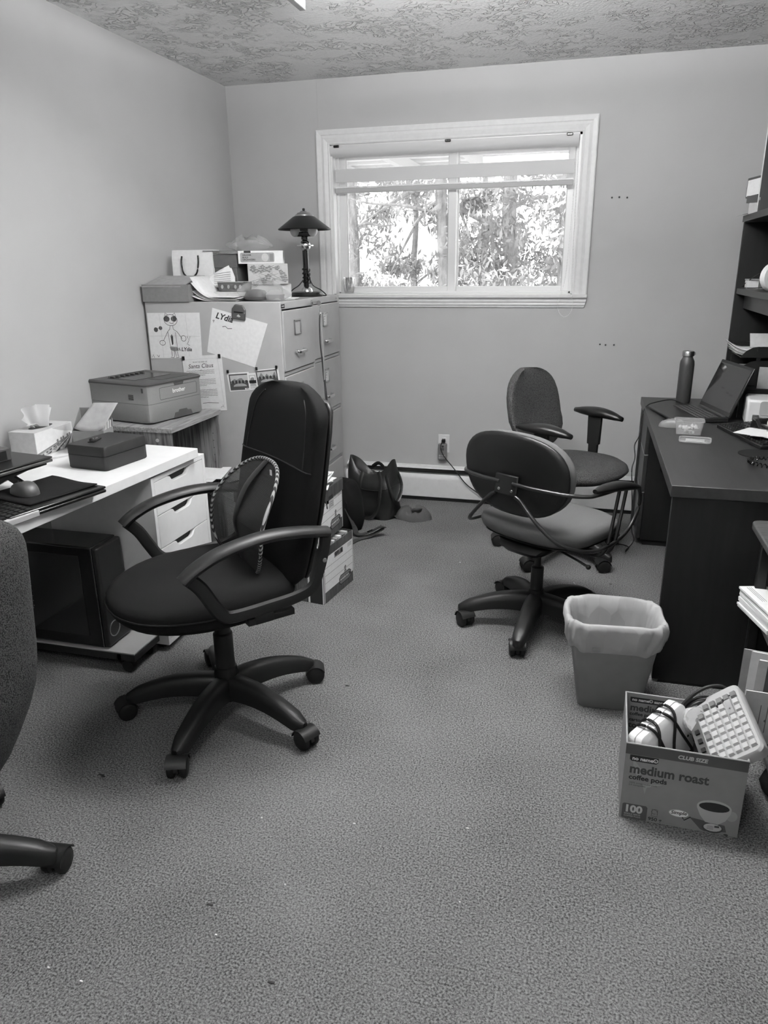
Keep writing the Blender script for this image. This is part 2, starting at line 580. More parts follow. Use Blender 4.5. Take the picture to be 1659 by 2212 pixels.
# ---- window: lining, casing with mitred moulding, two sashes, panes
win = obj('window_1', nb(), 'vinyl'); win['kind'] = 'structure'
bm = nb()
for a in ((WX0 - .001, WX0 + .012, 0, WT, WZ0, WZ1), (WX1 - .012, WX1 + .001, 0, WT, WZ0, WZ1), (WX0, WX1, 0, WT, WZ1 - .012, WZ1 + .001), (WX0, WX1, 0.0, WT, WZ0 - .001, WZ0 + .008)):
    box(bm, *a)
obj('jamb_lining', bm, 'vinyl', win)
PROF = ((0, 0), (0, .009), (.006, .012), (.014, .010), (.018, .012), (.036, .016), (.050, .012), (.054, .016), (.074, .020), (.080, .018), (.080, 0))


def casing(name, p0, p1, out0, out1, outw):
    """moulding from p0 to p1 (inner corners), out0/out1 the mitre directions"""
    r0 = [(p0[0] + out0[0] * u, -t, p0[1] + out0[1] * u) for u, t in PROF]
    r1 = [(p1[0] + out1[0] * u, -t, p1[1] + out1[1] * u) for u, t in PROF]
    obj(name, loft(nb(), [r0, r1]), 'white_trim', win, smooth=True, ang=25)


casing('casing_side', (WX0, WZ0), (WX0, WZ1), (-1, 0), (-1, 1), 0)
casing('casing_head', (WX0, WZ1), (WX1, WZ1), (-1, 1), (1, 1), 0)
casing('casing_side', (WX1, WZ0), (WX1, WZ1), (1, 0), (1, 1), 0)
# stool and apron
obj('window_stool', box(nb(), WX0 - .085, WX1 + .084, -.032, .02, WZ0 - .016, WZ0 + .004), 'white_trim', win, bev=.004)
ap = [(0, 0), (-.018, 0), (-.020, -.004), (-.016, -.012), (-.018, -.018), (-.013, -.028), (-.015, -.036), (-.009, -.046), (-.009, -.052), (0, -.052)]
za = WZ0 - .016
obj('window_apron', loft(nb(), [[(WX0 - .07, y, za + z) for y, z in ap], [(WX1 + .084 + z * 0.3, y, za + z) for y, z in ap]]), 'white_trim', win, smooth=True, ang=25)


def sash(x0, x1, z0, z1, y0, y1, w, name='sash'):
    bm = nb()
    box(bm, x0, x0 + w, y0, y1, z0, z1); box(bm, x1 - w, x1, y0, y1, z0, z1)
    box(bm, x0 + w, x1 - w, y0, y1, z0, z0 + w * .75); box(bm, x0 + w, x1 - w, y0, y1, z1 - w, z1)
    s = obj(name, bm, 'vinyl', win, bev=.003)
    obj('pane', box(nb(), x0 + w - .004, x1 - w + .004, (y0 + y1) / 2 - .002, (y0 + y1) / 2 + .002, z0 + w * .7, z1 - w + .004), 'pane_glass', s)
    bm = nb()
    for a in ((x0 + w, x0 + w + .004), (x1 - w - .004, x1 - w)):
        box(bm, a[0], a[1], y0 + .004, y1 - .004, z0 + w * .75, z1 - w)
    obj('gasket', bm, 'light_grey_plastic', s)
    return s


# outer frame
bm = nb()
for a in ((WX0 + .012, WX0 + .026, .06, .14, WZ0 + .008, WZ1 - .012), (WX1 - .026, WX1 - .012, .06, .14, WZ0 + .008, WZ1 - .012),
          (WX0 + .012, WX1 - .012, .06, .14, WZ1 - .03, WZ1 - .012), (WX0 + .012, WX1 - .012, .06, .14, WZ0 + .008, WZ0 + .02)):
    box(bm, *a)
obj('window_frame', bm, 'vinyl', win, bev=.002)
sash(WX0 + .022, 1.372, WZ0 + .014, WZ1 - .03, .075, .100, .046)
sash(1.334, WX1 - .022, WZ0 + .014, WZ1 - .03, .102, .127, .044)

# ---- zebra roller shade
sh = thing('roller_shade', 'pale zebra roller shade half lowered at the top of the window', 'window shade', (1.345, 0.03, 1.84))
sx0, sx1 = -.70, .69
obj('cassette', loft(nb(), [[(x, -.012 + .5 * y, z) for y, z in ((0, .19), (-.035, .197), (-.06, .215), (-.066, .235), (-.055, .25), (0, .252))] for x in (sx0 - .008, sx1 + .008)]), 'shade_cloth', sh, smooth=True)
obj('head_rail', box(nb(), sx0 - .01, sx1 + .01, -.035, .02, .246, .252), 'vinyl', sh)
for x in (-.665, -.012, .648):
    bm = nb(); box(bm, x - .016, x + .016, -.052, -.030, .240, .253)
    obj('mounting_clip', bm, 'black_smooth', sh, bev=.003)
for z0, z1, m_ in ((.130, .190, 'sheer'), (.060, .130, 'shade_cloth'), (.034, .060, 'sheer')):
    obj('sheer_band' if m_ == 'sheer' else 'opaque_band', box(nb(), sx0 + .012, sx1 - .012, -.002, -.001, z0, z1), m_, sh)
    obj('sheer_band' if m_ == 'sheer' else 'opaque_band', box(nb(), sx0 + .012, sx1 - .012, .014, .015, z0, z1), m_, sh)
obj('bottom_rail', box(nb(), sx0 + .010, sx1 - .010, -.010, .012, 0.0, .028), 'shade_rail', sh, bev=.004)
obj('rail_slot', box(nb(), sx0 + .010, sx1 - .010, -.012, -.009, .028, .034), 'vinyl', sh)
chain = smooth_pts([(2.028, -.004, 2.03), (2.03, -.012, 1.8), (2.028, -.03, 1.647), (2.016, -.045, 1.356), (1.986, -.05, 1.231), (1.990, -.05, 1.178), (2.018, -.05, 1.146),
                    (2.050, -.05, 1.158), (2.066, -.05, 1.206), (2.056, -.046, 1.306), (2.047, -.02, 1.6), (2.044, -.004, 1.9), (2.042, -.004, 2.03)], 20)
bm = nb()
acc, last = 0.0, chain[0]
for p in chain:
    acc += (p - last).length; last = p
    if acc >= 0.0085:
        acc = 0
        bmesh.ops.create_icosphere(bm, subdivisions=1, radius=0.0026, matrix=T(p.x - 1.345, p.y - .03, p.z - 1.84))
tube(bm, [p - Vector((1.345, .03, 1.84)) for p in chain], 0.0007, 4)
obj('bead_chain', bm, 'white_plastic', sh, smooth=True)

# cut-glass tumbler on the sill
t = thing('glass_tumbler', 'small cut glass tumbler on the window sill beside the lamp', 'glass', (0.722, 0.032, WZ0 + .008))
obj('glass_body', lathe(nb(), ((0, 0), (.026, 0), (.029, .004), (.036, .095), (.0345, .095), (.027, .012), (0, .010)), 20), 'tumbler_glass', t, smooth=True)
bm = nb()
for i in range(10):
    a = 2 * PI * i / 10
    for s in (-1, 1):
        tube(bm, [((.0300 + .0055 * q) * math.cos(a + s * q * .7), (.0300 + .0055 * q) * math.sin(a + s * q * .7), .012 + .075 * q) for q in (0, .25, .5, .75, 1)], .0009, 4)
obj('cut_pattern', bm, 'light_grey_plastic', t)

# ---- baseboard heater along the back wall
hz = thing('baseboard_heater', 'white electric baseboard heater running along the foot of the back wall', 'heater', (1.95, 0, 0))
hx0, hx1 = -1.25, 1.26
obj('back_plate', box(nb(), hx0, hx1, -.012, -.001, 0.012, .222), 'white_trim', hz, bev=.002)
obj('top_hood', loft(nb(), [[(x, y, z) for y, z in ((-.012, .216), (-.030, .211), (-.034, .203), (-.030, .2025), (-.012, .206))] for x in (hx0, hx1)]), 'white_trim', hz, smooth=True)
obj('front_panel', loft(nb(), [[(x, y, z) for y, z in ((-.028, .168), (-.046, .172), (-.058, .160), (-.062, .140), (-.062, .026), (-.056, .022), (-.050, .026), (-.052, .140), (-.046, .158), (-.028, .160))] for x in (hx0, hx1)]), 'white_trim', hz, smooth=True, ang=50)
obj('heating_slot', box(nb(), hx0 + .01, hx1 - .01, -.026, -.012, .165, .204), 'black_rubber', hz)
obj('deflector', box(nb(), hx0 + .01, hx1 - .01, -.036, -.024, .172, .176), 'steel_dull', hz)
obj('kick_gap', box(nb(), hx0 + .005, hx1 - .005, -.054, -.010, .001, .022), 'black_rubber', hz)

# ---- wall outlet, timer plugged in, laptop cable plugged into the upper socket
ou = thing('wall_outlet', 'white duplex wall outlet plate above the baseboard heater', 'outlet', (1.334, 0, .365))
obj('plate', box(nb(), -.036, .036, -.006, -.0005, -.058, .058), 'white_plastic', ou, bev=.003)
obj('socket', box(nb(), -.017, .017, -.008, -.005, .008, .040), 'white_plastic', ou, bev=.002)
bm = nb(); box(bm, -.008, -.005, -.0085, -.0075, .020, .032); box(bm, .005, .008, -.0085, -.0075, .020, .032)
obj('socket_slot', bm, 'ink', ou)
su = thing('plug_in_timer', 'grey plug-in timer block with small buttons in the lower outlet socket', 'timer', (1.330, -.0065, .315))
obj('timer_body', box(nb(), -.027, .027, -.030, 0, -.050, .052), 'mid_grey_plastic', su, bev=.004)
bm = nb()
for i in range(4):
    for k in range(2):
        box(bm, -.020 + i * .0105, -.013 + i * .0105, -.0325, -.0295, -.040 + k * .014, -.031 + k * .014)
obj('button', bm, 'light_grey_plastic', su)
obj('display', box(nb(), -.012, .012, -.0312, -.0295, .012, .028), 'dark_grey_plastic', su)
obj('timer_socket', lathe(nb(), ((.007, 0), (.007, .001)), 12, T(.004, -.0305, .038) @ RX(PI / 2)), 'ink', su)
cab = thing('power_cord', 'black power cord drooping from the wall outlet behind the oval-back chair', 'cord', (1.334, 0, .365))
obj('plug', box(nb(), -.010, .012, -.034, -.0085, .010, .030), 'black_rubber', cab, bev=.004)
pc = smooth_pts([(.000, -.030, .018), (-.010, -.045, .002), (-.006, -.060, -.03), (.02, -.066, -.075), (.06, -.07, -.12), (.10, -.075, -.165), (.15, -.08, -.225), (.21, -.085, -.27), (.30, -.09, -.32), (.42, -.10, -.352), (.6, -.12, -.361), (.85, -.09, -.361), (1.02, -.14, -.361)], 6)
obj('cable', tube(nb(), pc, .0032, 6), 'black_rubber', cab, smooth=True)

# ---- ceiling strip, then two unseen lamps added to brighten the room
ls = thing('ceiling_light_strip', 'slim white light strip hanging at the top edge of the picture', 'ceiling light', (1.040, -1.456, 2.345))
obj('housing', box(nb(), -.012, .012, -1.2, 0, 0, .014), 'paper_mid', ls, bev=.002)
obj('diffuser', box(nb(), -.010, .010, -1.19, -.001, .014, .085), 'strip_glow', ls)
obj('mount', box(nb(), -.02, .02, -.9, -.3, .085, .0949), 'white_plastic', ls)


def added_fixture(x, y, label, drop=.14, hl=.60):
    """unseen suspended lamp, added for brightness: a lens glowing all round under a slim spine, on two hanger rods"""
    f = thing('added_ceiling_light', label, 'ceiling light', (x, y, RH))
    obj('spine', box(nb(), -hl - .02, hl + .02, -.02, .02, -drop - .004, -drop + .012), 'white_plastic', f, bev=.002)
    obj('diffuser', loft(nb(), [[(xx, yy, zz - drop) for yy, zz in ((-.11, -.025), (-.09, -.055), (.09, -.055), (.11, -.025))] for xx in (-hl, hl)]), 'added_lamp_glow', f)
    obj('uplight_lens', loft(nb(), [[(xx, yy, zz - drop) for yy, zz in ((-.109, -.0245), (-.06, -.006), (.06, -.006), (.109, -.0245))] for xx in (-hl, hl)]), 'added_uplight_glow', f)  # upward glow added to lighten the ceiling
    for s in (-1, 1):
        obj('end_cap', loft(nb(), [[(s * xx, yy, zz - drop) for yy, zz in ((-.062, -.003), (-.114, -.024), (-.093, -.059), (.093, -.059), (.114, -.024), (.062, -.003))] for xx in (hl + .0005, hl + .02)]), 'white_plastic', f)
        obj('hanger_rod', lathe(nb(), ((.004, -drop + .012), (.004, -.006)), 8, T(s * hl * .65, 0, 0)), 'chrome', f)
        obj('ceiling_cup', lathe(nb(), ((.03, -.0005), (.03, -.010), (.018, -.02)), 16, T(s * hl * .65, 0, 0)), 'white_plastic', f, smooth=True)
    return f


added_fixture(1.80, -2.22, 'long white suspended ceiling lamp over the middle of the floor')  # out of view, added as the main light of the room
added_fixture(1.70, -4.85, 'shorter white suspended ceiling lamp at the near end of the room', hl=.15)  # out of view behind the camera, added to light surfaces facing it

# ================================================================== outside the window
tag(struct('ground_outside', box(nb(), -14, 18, .16, 30, -1.0, -.55), 'ground_out'), None, None)
pr = thing('porch_roof', 'pale slatted porch roof outside above the window', 'porch roof', (1.3, .3, 2.33))
for i in range(9):
    obj('rafter', box(nb(), -3.2 + i * .72, -3.13 + i * .72, 0, 4.1, 0, .10), 'porch_beam', pr, M=RZ(0))
for i in range(13):
    obj('slat', box(nb(), -3.3, 3.3, .05 + i * .32, .10 + i * .32, .10, .125), 'porch_beam', pr)
obj('roof_sheet', box(nb(), -3.4, 3.4, 0, 4.2, .126, .132), 'porch_white', pr)
for s in (-1, 1):
    obj('post', box(nb(), s * 3.25 - .06, s * 3.25 + .06, 3.9, 4.02, -2.88, 0), 'porch_beam', pr)


def tree(name, label, x, y, r, h, branches, foliage, leaf='leaf', seed=0, lean=(0, 0), low=.3, nleaf=900, spread=1.2, size=.078):
    q = random.Random(seed)
    t = thing(name, label, 'tree', (x, y, -.56), 0, 'trees beyond the window')
    pts = [(lean[0] * k * k + q.uniform(-.04, .04), lean[1] * k, h * k) for k in (0, .15, .3, .45, .6, .8, 1)]
    obj('trunk', tube(nb(), smooth_pts(pts, 3), [r * (1 - .55 * i / 18) for i in range(19)], 9), 'bark', t, smooth=True)
    for (z0, dx, dy, dz, br) in branches:
        bx = lean[0] * (z0 / h) ** 2
        p = [(bx, 0, z0), (bx + dx * .35, dy * .3, z0 + dz * .25 + .06), (bx + dx * .7, dy * .7, z0 + dz * .6), (bx + dx, dy, z0 + dz)]
        n = smooth_pts(p, 4)
        obj('branch', tube(nb(), n, [br * (1 - .8 * i / (len(n) - 1)) for i in range(len(n))], 6), 'bark', t, smooth=True)
    bm = nb()
    cl = [(q.uniform(-spread, spread), q.uniform(-.9, .9), q.uniform(low * h, h)) for _ in range(foliage)]
    for c in cl:
        cr = q.uniform(.18, .42)
        for _ in range(int(1.6 * nleaf) // max(foliage, 1)):
            d = Vector((q.gauss(0, 1), q.gauss(0, 1), q.gauss(0, .6))) * cr * .6
            p = Vector(c) + d
            M = T(*p) @ Euler((q.uniform(0, 6.3), q.uniform(0, 6.3), q.uniform(0, 6.3))).to_matrix().to_4x4()
            s = size * q.uniform(.4, 1.2)
            flat(bm, ((-s, 0), (0, -s * .3), (s, 0), (0, s * .3)), 0, M)
    o = obj('foliage', bm, leaf, t); o['kind'] = 'stuff'
    return t


tree('pine_tree', 'slim pale trunk at the outer edge of the sliding pane nearest the lamp', -1.84, 8.4, .13, 4.2, [(2.6, .7, .1, .05, .04)], 16, seed=3, nleaf=1500)
tree('pine_tree', 'leaning branched tree seen just beside the window mullion', -.02, 7.2, .14, 4.6, [(3.1, -1.3, .2, -.5, .05), (2.9, -.8, .2, -1.0, .04), (2.7, -1.5, -.3, .3, .035), (3.2, .5, .2, -.9, .04)], 18, seed=5, lean=(-.25, 0), nleaf=1700)
tree('pine_tree', 'thick straight trunk with a forked side branch in the middle of the second pane', .90, 7.6, .17, 4.6, [(2.35, -1.1, .1, .75, .06), (2.45, .3, .1, .2, .05), (2.8, .9, .1, .25, .05)], 16, seed=8, nleaf=1300)
tree('pine_tree', 'pale thick trunk near the pull chain side of the window', 1.78, 7.0, .20, 4.6, [(2.6, -.6, .1, .3, .05)], 12, seed=13, nleaf=900, leaf='leaf_light')
tree('leafy_tree', 'bushy pale tree low behind the first pane', -1.25, 10.5, .10, 3.3, [(1.6, .6, 0, .5, .03)], 30, 'leaf_light', 21, nleaf=4200, low=.12, spread=1.9)
tree('leafy_tree', 'grey leafy tree between the two big trunks', 1.6, 12.2, .12, 3.4, [(1.6, -.6, 0, .4, .03)], 30, 'leaf', 23, nleaf=3200, low=.1, spread=1.5)
tree('leafy_tree', 'loose leafy tree behind the mullion', .15, 10.2, .10, 3.8, [(1.6, -.6, 0, .4, .03)], 26, 'leaf', 29, nleaf=2600, low=.1, spread=1.3)
tree('leafy_tree', 'leafy tree at the far end of the second pane', 2.5, 10.0, .11, 4.2, [(1.6, -.6, 0, .4, .03)], 26, 'leaf', 31, nleaf=2200, low=.1, spread=1.2)
tree('leafy_tree', 'leafy tree at the lamp end of the first pane', -3.0, 10.8, .11, 4.2, [(1.6, -.6, 0, .4, .03)], 26, 'leaf', 37, nleaf=2200, low=.1, spread=1.2)

# lint and crumbs trodden into the carpet
bm = nb()
q = random.Random(4)
for x, y, c in [(1.62, -1.05, 1), (1.95, -2.9, 1), (1.4, -3.0, 0), (1.55, -3.2, 1)] + [(q.uniform(.9, 2.3), q.uniform(-3.9, -.5), 0) for _ in range(7)]:
    s = q.uniform(.0012, .0024)
    box(bm, x - s, x + s * q.uniform(1, 2.4), y - s * .6, y + s * .6, 0, .0025)
o = obj('carpet_lint', bm, 'lint_white'); tag(o, 'pale specks of lint scattered on the grey carpet', 'lint', kind='stuff')
bm = nb()
for x, y in [(.86, -2.95), (.87, -2.955), (1.62, -3.45), (1.4, -3.3), (2.2, -1.2), (2.35, -1.15), (1.42, -2.3), (1.0, -3.55)]:
    s = q.uniform(.003, .006)
    box(bm, x - s, x + s * 1.6, y - s * .4, y + s * .4, 0, .002)
o = obj('carpet_crumb', bm, 'ink'); tag(o, 'dark crumbs scattered on the grey carpet', 'crumb', kind='stuff')

# ================================================================== filing cabinets (fronts face +x)
def filing_cabinet(x0, x1, y0, y1, h, tops, bots, label, style):
    t = thing('filing_cabinet', label, 'filing cabinet', ((x0 + x1) / 2, (y0 + y1) / 2, 0), 0, 'filing cabinets by the window')
    dx, dy = (x1 - x0) / 2, (y1 - y0) / 2
    bm = nb()
    # carcass as an open-front shell: sides, top, bottom, back, front stiles and rails
    box(bm, -dx, dx, -dy, -dy + .018, 0, h); box(bm, -dx, dx, dy - .018, dy, 0, h)
    box(bm, -dx, dx, -dy + .018, dy - .018, h - .036, h); box(bm, -dx, dx, -dy + .018, dy - .018, 0, .03)
    box(bm, -dx, -dx + .012, -dy + .018, dy - .018, .03, h - .036)
    for z0, z1 in zip(bots[:-1], tops[1:]):
        box(bm, dx - .03, dx - .004, -dy + .018, dy - .018, z1, z0)
    obj('cabinet_body', bm, 'cabinet_grey', t, bev=.003)
    for k, (zt, zb) in enumerate(zip(tops, bots)):
        d = obj('drawer', box(nb(), dx - .03, dx + .004, -dy + .020, dy - .020, zb + .004, zt - .003), 'cabinet_grey', t, bev=.003)
        if style == 0:
            ly, lw, lz0, lz1, hy, hl, hz_ = -.03, .085, zt - .125, zt - .052, -.015, .105, zt - .205
        else:
            ly, lw, lz0, lz1, hy, hl, hz_ = -.015, .07, zt - .125, zt - .05, .0, .095, zt - .205
        bm = nb()
        w = .007
        box(bm, dx + .004, dx + .011, ly - lw / 2, ly - lw / 2 + w, lz0, lz1); box(bm, dx + .004, dx + .011, ly + lw / 2 - w, ly + lw / 2, lz0, lz1)
        box(bm, dx + .004, dx + .011, ly - lw / 2, ly + lw / 2, lz0, lz0 + w); box(bm, dx + .004, dx + .011, ly - lw / 2, ly + lw / 2, lz1 - w, lz1)
        obj('label_holder', bm, 'chrome' if style else 'steel_dull', d, bev=.0015)
        obj('label_card', box(nb(), dx + .004, dx + .0055, ly - lw / 2 + w, ly + lw / 2 - w, lz0 + w, lz1 - w), 'paper' if style else 'paper_grey', d)
        if style:
            bm = nb()
            F = plane_frame((dx + .0057, ly, 0), (0, 1, 0), (0, 0, 1))
            for r_ in range(3):
                z = lz1 - .022 - r_ * .014
                pts = [(-.020 + .004 * i, z + .003 * math.sin(i * 2.1 + r_ + k)) for i in range(9 - 2 * r_)]
                ribbon(bm, pts, .0022, 0, F)
            obj('label_writing', bm, 'ink_grey', d)
        hp = smooth_pts([(dx + .004, hy - hl / 2, hz_), (dx + .026, hy - hl / 2 + .004, hz_ - .004), (dx + .032, hy - hl * .2, hz_ - .004), (dx + .032, hy + hl * .2, hz_ - .004), (dx + .026, hy + hl / 2 - .004, hz_ - .004), (dx + .004, hy + hl / 2, hz_)], 4)
        obj('handle', tube(nb(), hp, .0055, 8, ry=.0085), 'chrome', d, smooth=True)
    return t


cab_near = filing_cabinet(.016, .742, -1.115, -.662, 1.272, (1.232, .918, .603, .288), (.936, .621, .306, .03), 'grey four-drawer filing cabinet with drawings stuck to its side', 0)
obj('badge_mark', box(nb(), .3648, .3652, -.212, -.182, 1.2505, 1.2535), 'paper', cab_near)
obj('maker_badge', box(nb(), .362, .3648, -.217, -.175, 1.243, 1.261), 'ink', cab_near)
obj('lock', lathe(nb(), ((.011, 0), (.011, .008), (.009, .010)), 14, T(.363, .195, 1.252) @ RY(PI / 2)), 'chrome', cab_near, smooth=True)
cab_far = filing_cabinet(.016, .702, -.640, -.112, 1.270, (1.232, .916, .601, .286), (.934, .619, .304, .03), 'grey four-drawer filing cabinet standing against the back wall', 1)
obj('screw', lathe(nb(), ((.004, 0), (.004, .002)), 8, T(.345, .2, 1.252) @ RY(PI / 2)), 'chrome', cab_far)

# keys on a lanyard hanging from the lock
ky = thing('lanyard', 'dark lanyard with keys hanging from the filing cabinet lock', 'lanyard', (.742, -.693, 1.252))
obj('key', box(nb(), .008, .034, -.002, .001, -.006, .006), 'chrome', ky, bev=.001)
obj('key_bow', lathe(nb(), ((.004, -.0012), (.013, -.0012), (.013, .0012), (.004, .0012)), 14, T(.042, .002, -.004) @ RX(PI / 2)), 'steel_dull', ky, smooth=True)
obj('clip', tube(nb(), [(.044, .010 + .006 * math.sin(a), -.034 - .016 * math.cos(a)) for a in [2 * PI * i / 12 for i in range(12)]], .0022, 6, closed=True), 'chrome', ky, smooth=True)
obj('crimp', box(nb(), .036, .050, .002, .020, -.068, -.052), 'chrome', ky, bev=.003)
sp = smooth_pts([(.043, .008, -.066), (.040, .004, -.12), (.038, .012, -.22), (.040, .026, -.30), (.042, .030, -.37), (.044, .036, -.42)], 6)
obj('strap', tube(nb(), sp, .0075, 4, ry=.0012, up=(1, 0, 0), square=True), 'strap', ky)
sp = smooth_pts([(.047, .014, -.066), (.050, .016, -.14), (.050, .026, -.25), (.048, .033, -.33), (.046, .038, -.42)], 6)
obj('strap', tube(nb(), sp, .0075, 4, ry=.0012, up=(1, 0, 0), square=True), 'light_grey_plastic', ky)
obj('tassel', tube(nb(), [(.046, .036, -.41), (.048, .040, -.46), (.050, .046, -.535), (.050, .047, -.55)], [.007, .010, .013, .004], 6, ry=[.004, .005, .006, .003]), 'strap', ky, smooth=True)

# ------------------------------------------------------------------ sheets on the cabinet side (plane y = -1.115)
YS = -1.1155


def side_sheet(name, label, cat, c, m='paper', off=0.0, group=None):
    """a sheet given by its corners (x,z) TL TR BR BL on the cabinet side; returns thing + local frame"""
    tl, tr, br, bl = [Vector((p[0], YS - off, p[1])) for p in c]
    F = plane_frame(bl, tr - tl, tl - bl)
    inv = F.inverted()
    t = thing(name, label, cat, M=F, group=group)
    poly = [(inv @ p).to_2d() for p in (bl, br, tr, tl)]
    w = (poly[1].x + poly[2].x - poly[0].x - poly[3].x) / 2; h = (poly[2].y + poly[3].y - poly[0].y - poly[1].y) / 2
    obj('sheet', prism(nb(), [tuple(p) for p in poly], 0, .0009), m, t)
    return t, w, h


def strokes(t, lines, w, m='ink', name='pen_line', z=.0014):
    bm = nb()
    for l in lines:
        ribbon(bm, l, w, z)
    return obj(name, bm, m, t)


def fills(t, polys, m, name='coloured_area', z=.0012):
    bm = nb()
    for p in polys:
        flat(bm, p, z)
    return obj(name, bm, m, t)


# child's drawing of a cat in dark glasses
t, w, h = side_sheet('child_drawing', 'creased child drawing of a figure in dark glasses taped to filing cabinet side', 'drawing', ((.024, 1.219), (.315, 1.222), (.310, 1.003), (.022, .995)))
cx, cy = w * .46, h * .86
fills(t, [arc(cx - .022, cy + .004, .017, .014, 0, 360, 12), arc(cx + .018, cy + .004, .016, .014, 0, 360, 12), arc(.045, .142, .012, .012, 0, 360, 10), arc(.072, .150, .010, .010, 0, 360, 10)], 'ink_grey', 'dark_lens')
fills(t, [((cx - .010, .112), (cx - .002, .120), (cx + .004, .110), (cx + .002, .072), (cx - .006, .066))], 'ink_grey', 'neck_tie')
fills(t, [((cx - .020, .058), (cx + .024, .056), (cx + .028, .040), (cx + .004, .036), (cx - .016, .042))], 'ink_mid', 'shorts')
strokes(t, [arc(cx, cy - .002, .036, .027, -20, 380, 24), [(cx - .030, cy + .015), (cx - .026, cy + .034), (cx - .014, cy + .024)], [(cx + .014, cy + .024), (cx + .026, cy + .033), (cx + .031, cy + .014)],
            arc(cx + .004, cy - .010, .012, .008, 200, 340, 8), [(cx - .006, cy - .028), (cx - .010, cy - .046), (cx - .022, .134), (cx - .052, .088)], [(cx + .008, cy - .028), (cx + .010, cy - .046), (cx + .030, .132), (cx + .054, .098)],
            [(cx - .022, .132), (cx - .016, .060), (cx + .022, .058), (cx + .020, .130)], arc(cx - .058, .078, .016, .012, 30, 390, 14), arc(cx + .062, .100, .014, .014, 30, 390, 14),
            [(cx - .012, .040), (cx - .012, .012), (cx - .020, .006), (cx - .004, .004), (cx + .002, .012), (cx + .002, .036)], [(cx + .006, .036), (cx + .012, .012), (cx + .010, .004), (cx + .026, .006), (cx + .022, .014), (cx + .020, .036)],
            [(.055, .148), (.062, .150)], [(.215, .110), (.225, .090), (.232, .110)], [(.222, .088), (.212, .072), (.226, .066)],
            [(.008, .006), (.014, .020), (.020, .004)], [(.036, .018), (.042, .008), (.050, .018), (.044, .006)], [(.162, .052), (.172, .040)], [(.166, .040), (.168, .056)]], .0022)
text('LYdia', .026, 'ink', t, T(.176, .038, .0014), shear=.2, bold=.0006)
strokes(t, [[(w * f, .004), (w * (f + .01), h * .5), (w * f, h - .004)] for f in (.25, .5, .75)] + [[(.004, h * .5), (w * .5, h * .51), (w - .004, h * .49)]], .0012, 'paper_grey', 'crease')

# second drawing: only the lettering is kept, the character is left off
t, w, h = side_sheet('child_drawing', 'tilted white drawing sheet held to the filing cabinet by a dark magnet clip', 'drawing', ((.387, 1.245), (.673, 1.172), (.592, .962), (.340, 1.033)))
text('LYdia', .041, 'ink', t, T(.016, h - .046, .0014), shear=.25, bold=.0011)
strokes(t, [[(.060, h - .078), (.075, h - .072), (.090, h - .080), (.112, h - .074)], [(.006, h - .060), (.014, h - .058), (.010, h - .070), (.006, h - .060)]], .003, 'ink_grey')
mc = thing('magnet_clip', 'dark plastic magnet clip holding the tilted drawing sheet', 'clip', M=plane_frame((.530, YS - .001, 1.226), (1, 0, -.08), (0, 0, 1)))
obj('clip_body', prism(nb(), [(-.038, -.034), (.034, -.038), (.036, .012), (.020, .034), (-.020, .036), (-.036, .014)], 0, .012), 'dark_grey_plastic', mc, bev=.005)
obj('clip_grip', box(nb(), -.024, .024, -.002, .002, .010, .016), 'black_smooth', mc, bev=.002)
obj('clip_logo', flat(nb(), ((-.010, -.020), (0, -.010), (.012, -.020), (.004, -.024)), .0125), 'light_grey_plastic', mc)

# letter
t, w, h = side_sheet('letter', 'printed letter on white paper under the drawings on the filing cabinet', 'letter', ((.198, 1.006), (.417, 1.023), (.424, .744), (.205, .727)), off=.001)
text('FROM THE DESK OF', .009, 'ink_grey', t, T(w / 2, h - .034, .0014), align='CENTER')
text('Santa Claus', .030, 'ink', t, T(w / 2, h - .060, .0014), align='CENTER', shear=.25)
q = random.Random(2)
ln = []
for blk, n in ((.205, 4), (.160, 5), (.108, 6)):
    for i in range(n):
        y = blk - i * .0075
        x1 = w - .03 if i < n - 1 else w - .08
        ln.append([(.026 + .006 * k, y + .0011 * math.sin(k * 2.3 + i)) for k in range(int((x1 - .026) / .006))])
strokes(t, ln, .0016, 'ink_grey', 'print_line')
strokes(t, [[(.09, .040), (.12, .043), (.18, .039)]], .0022, 'ink_grey', 'signature')
bd = [[(.010, .012), (.010, h - .016), (w - .010, h - .016), (w - .010, .012), (.010, .012)]]
strokes(t, bd, .0008, 'ink_mid', 'border_line')
strokes(t, [[(w - .03, .016), (w - .02, .022), (w - .014, .016), (w - .018, .03)], [(w / 2 - .01, h - .075), (w / 2, h - .070), (w / 2 + .01, h - .075)]], .002, 'ink_mid', 'flourish')
for x, z, lab in ((.206, .999, 'black magnet at the window-far top corner of the letter'), (.405, 1.014, 'black magnet at the window-side top corner of the letter')):
    simple('magnet', box(nb(), x - .007, x + .007, YS - .007, YS - .0022, z - .010, z + .010), 'black_smooth', lab, 'magnet', bev=.002)


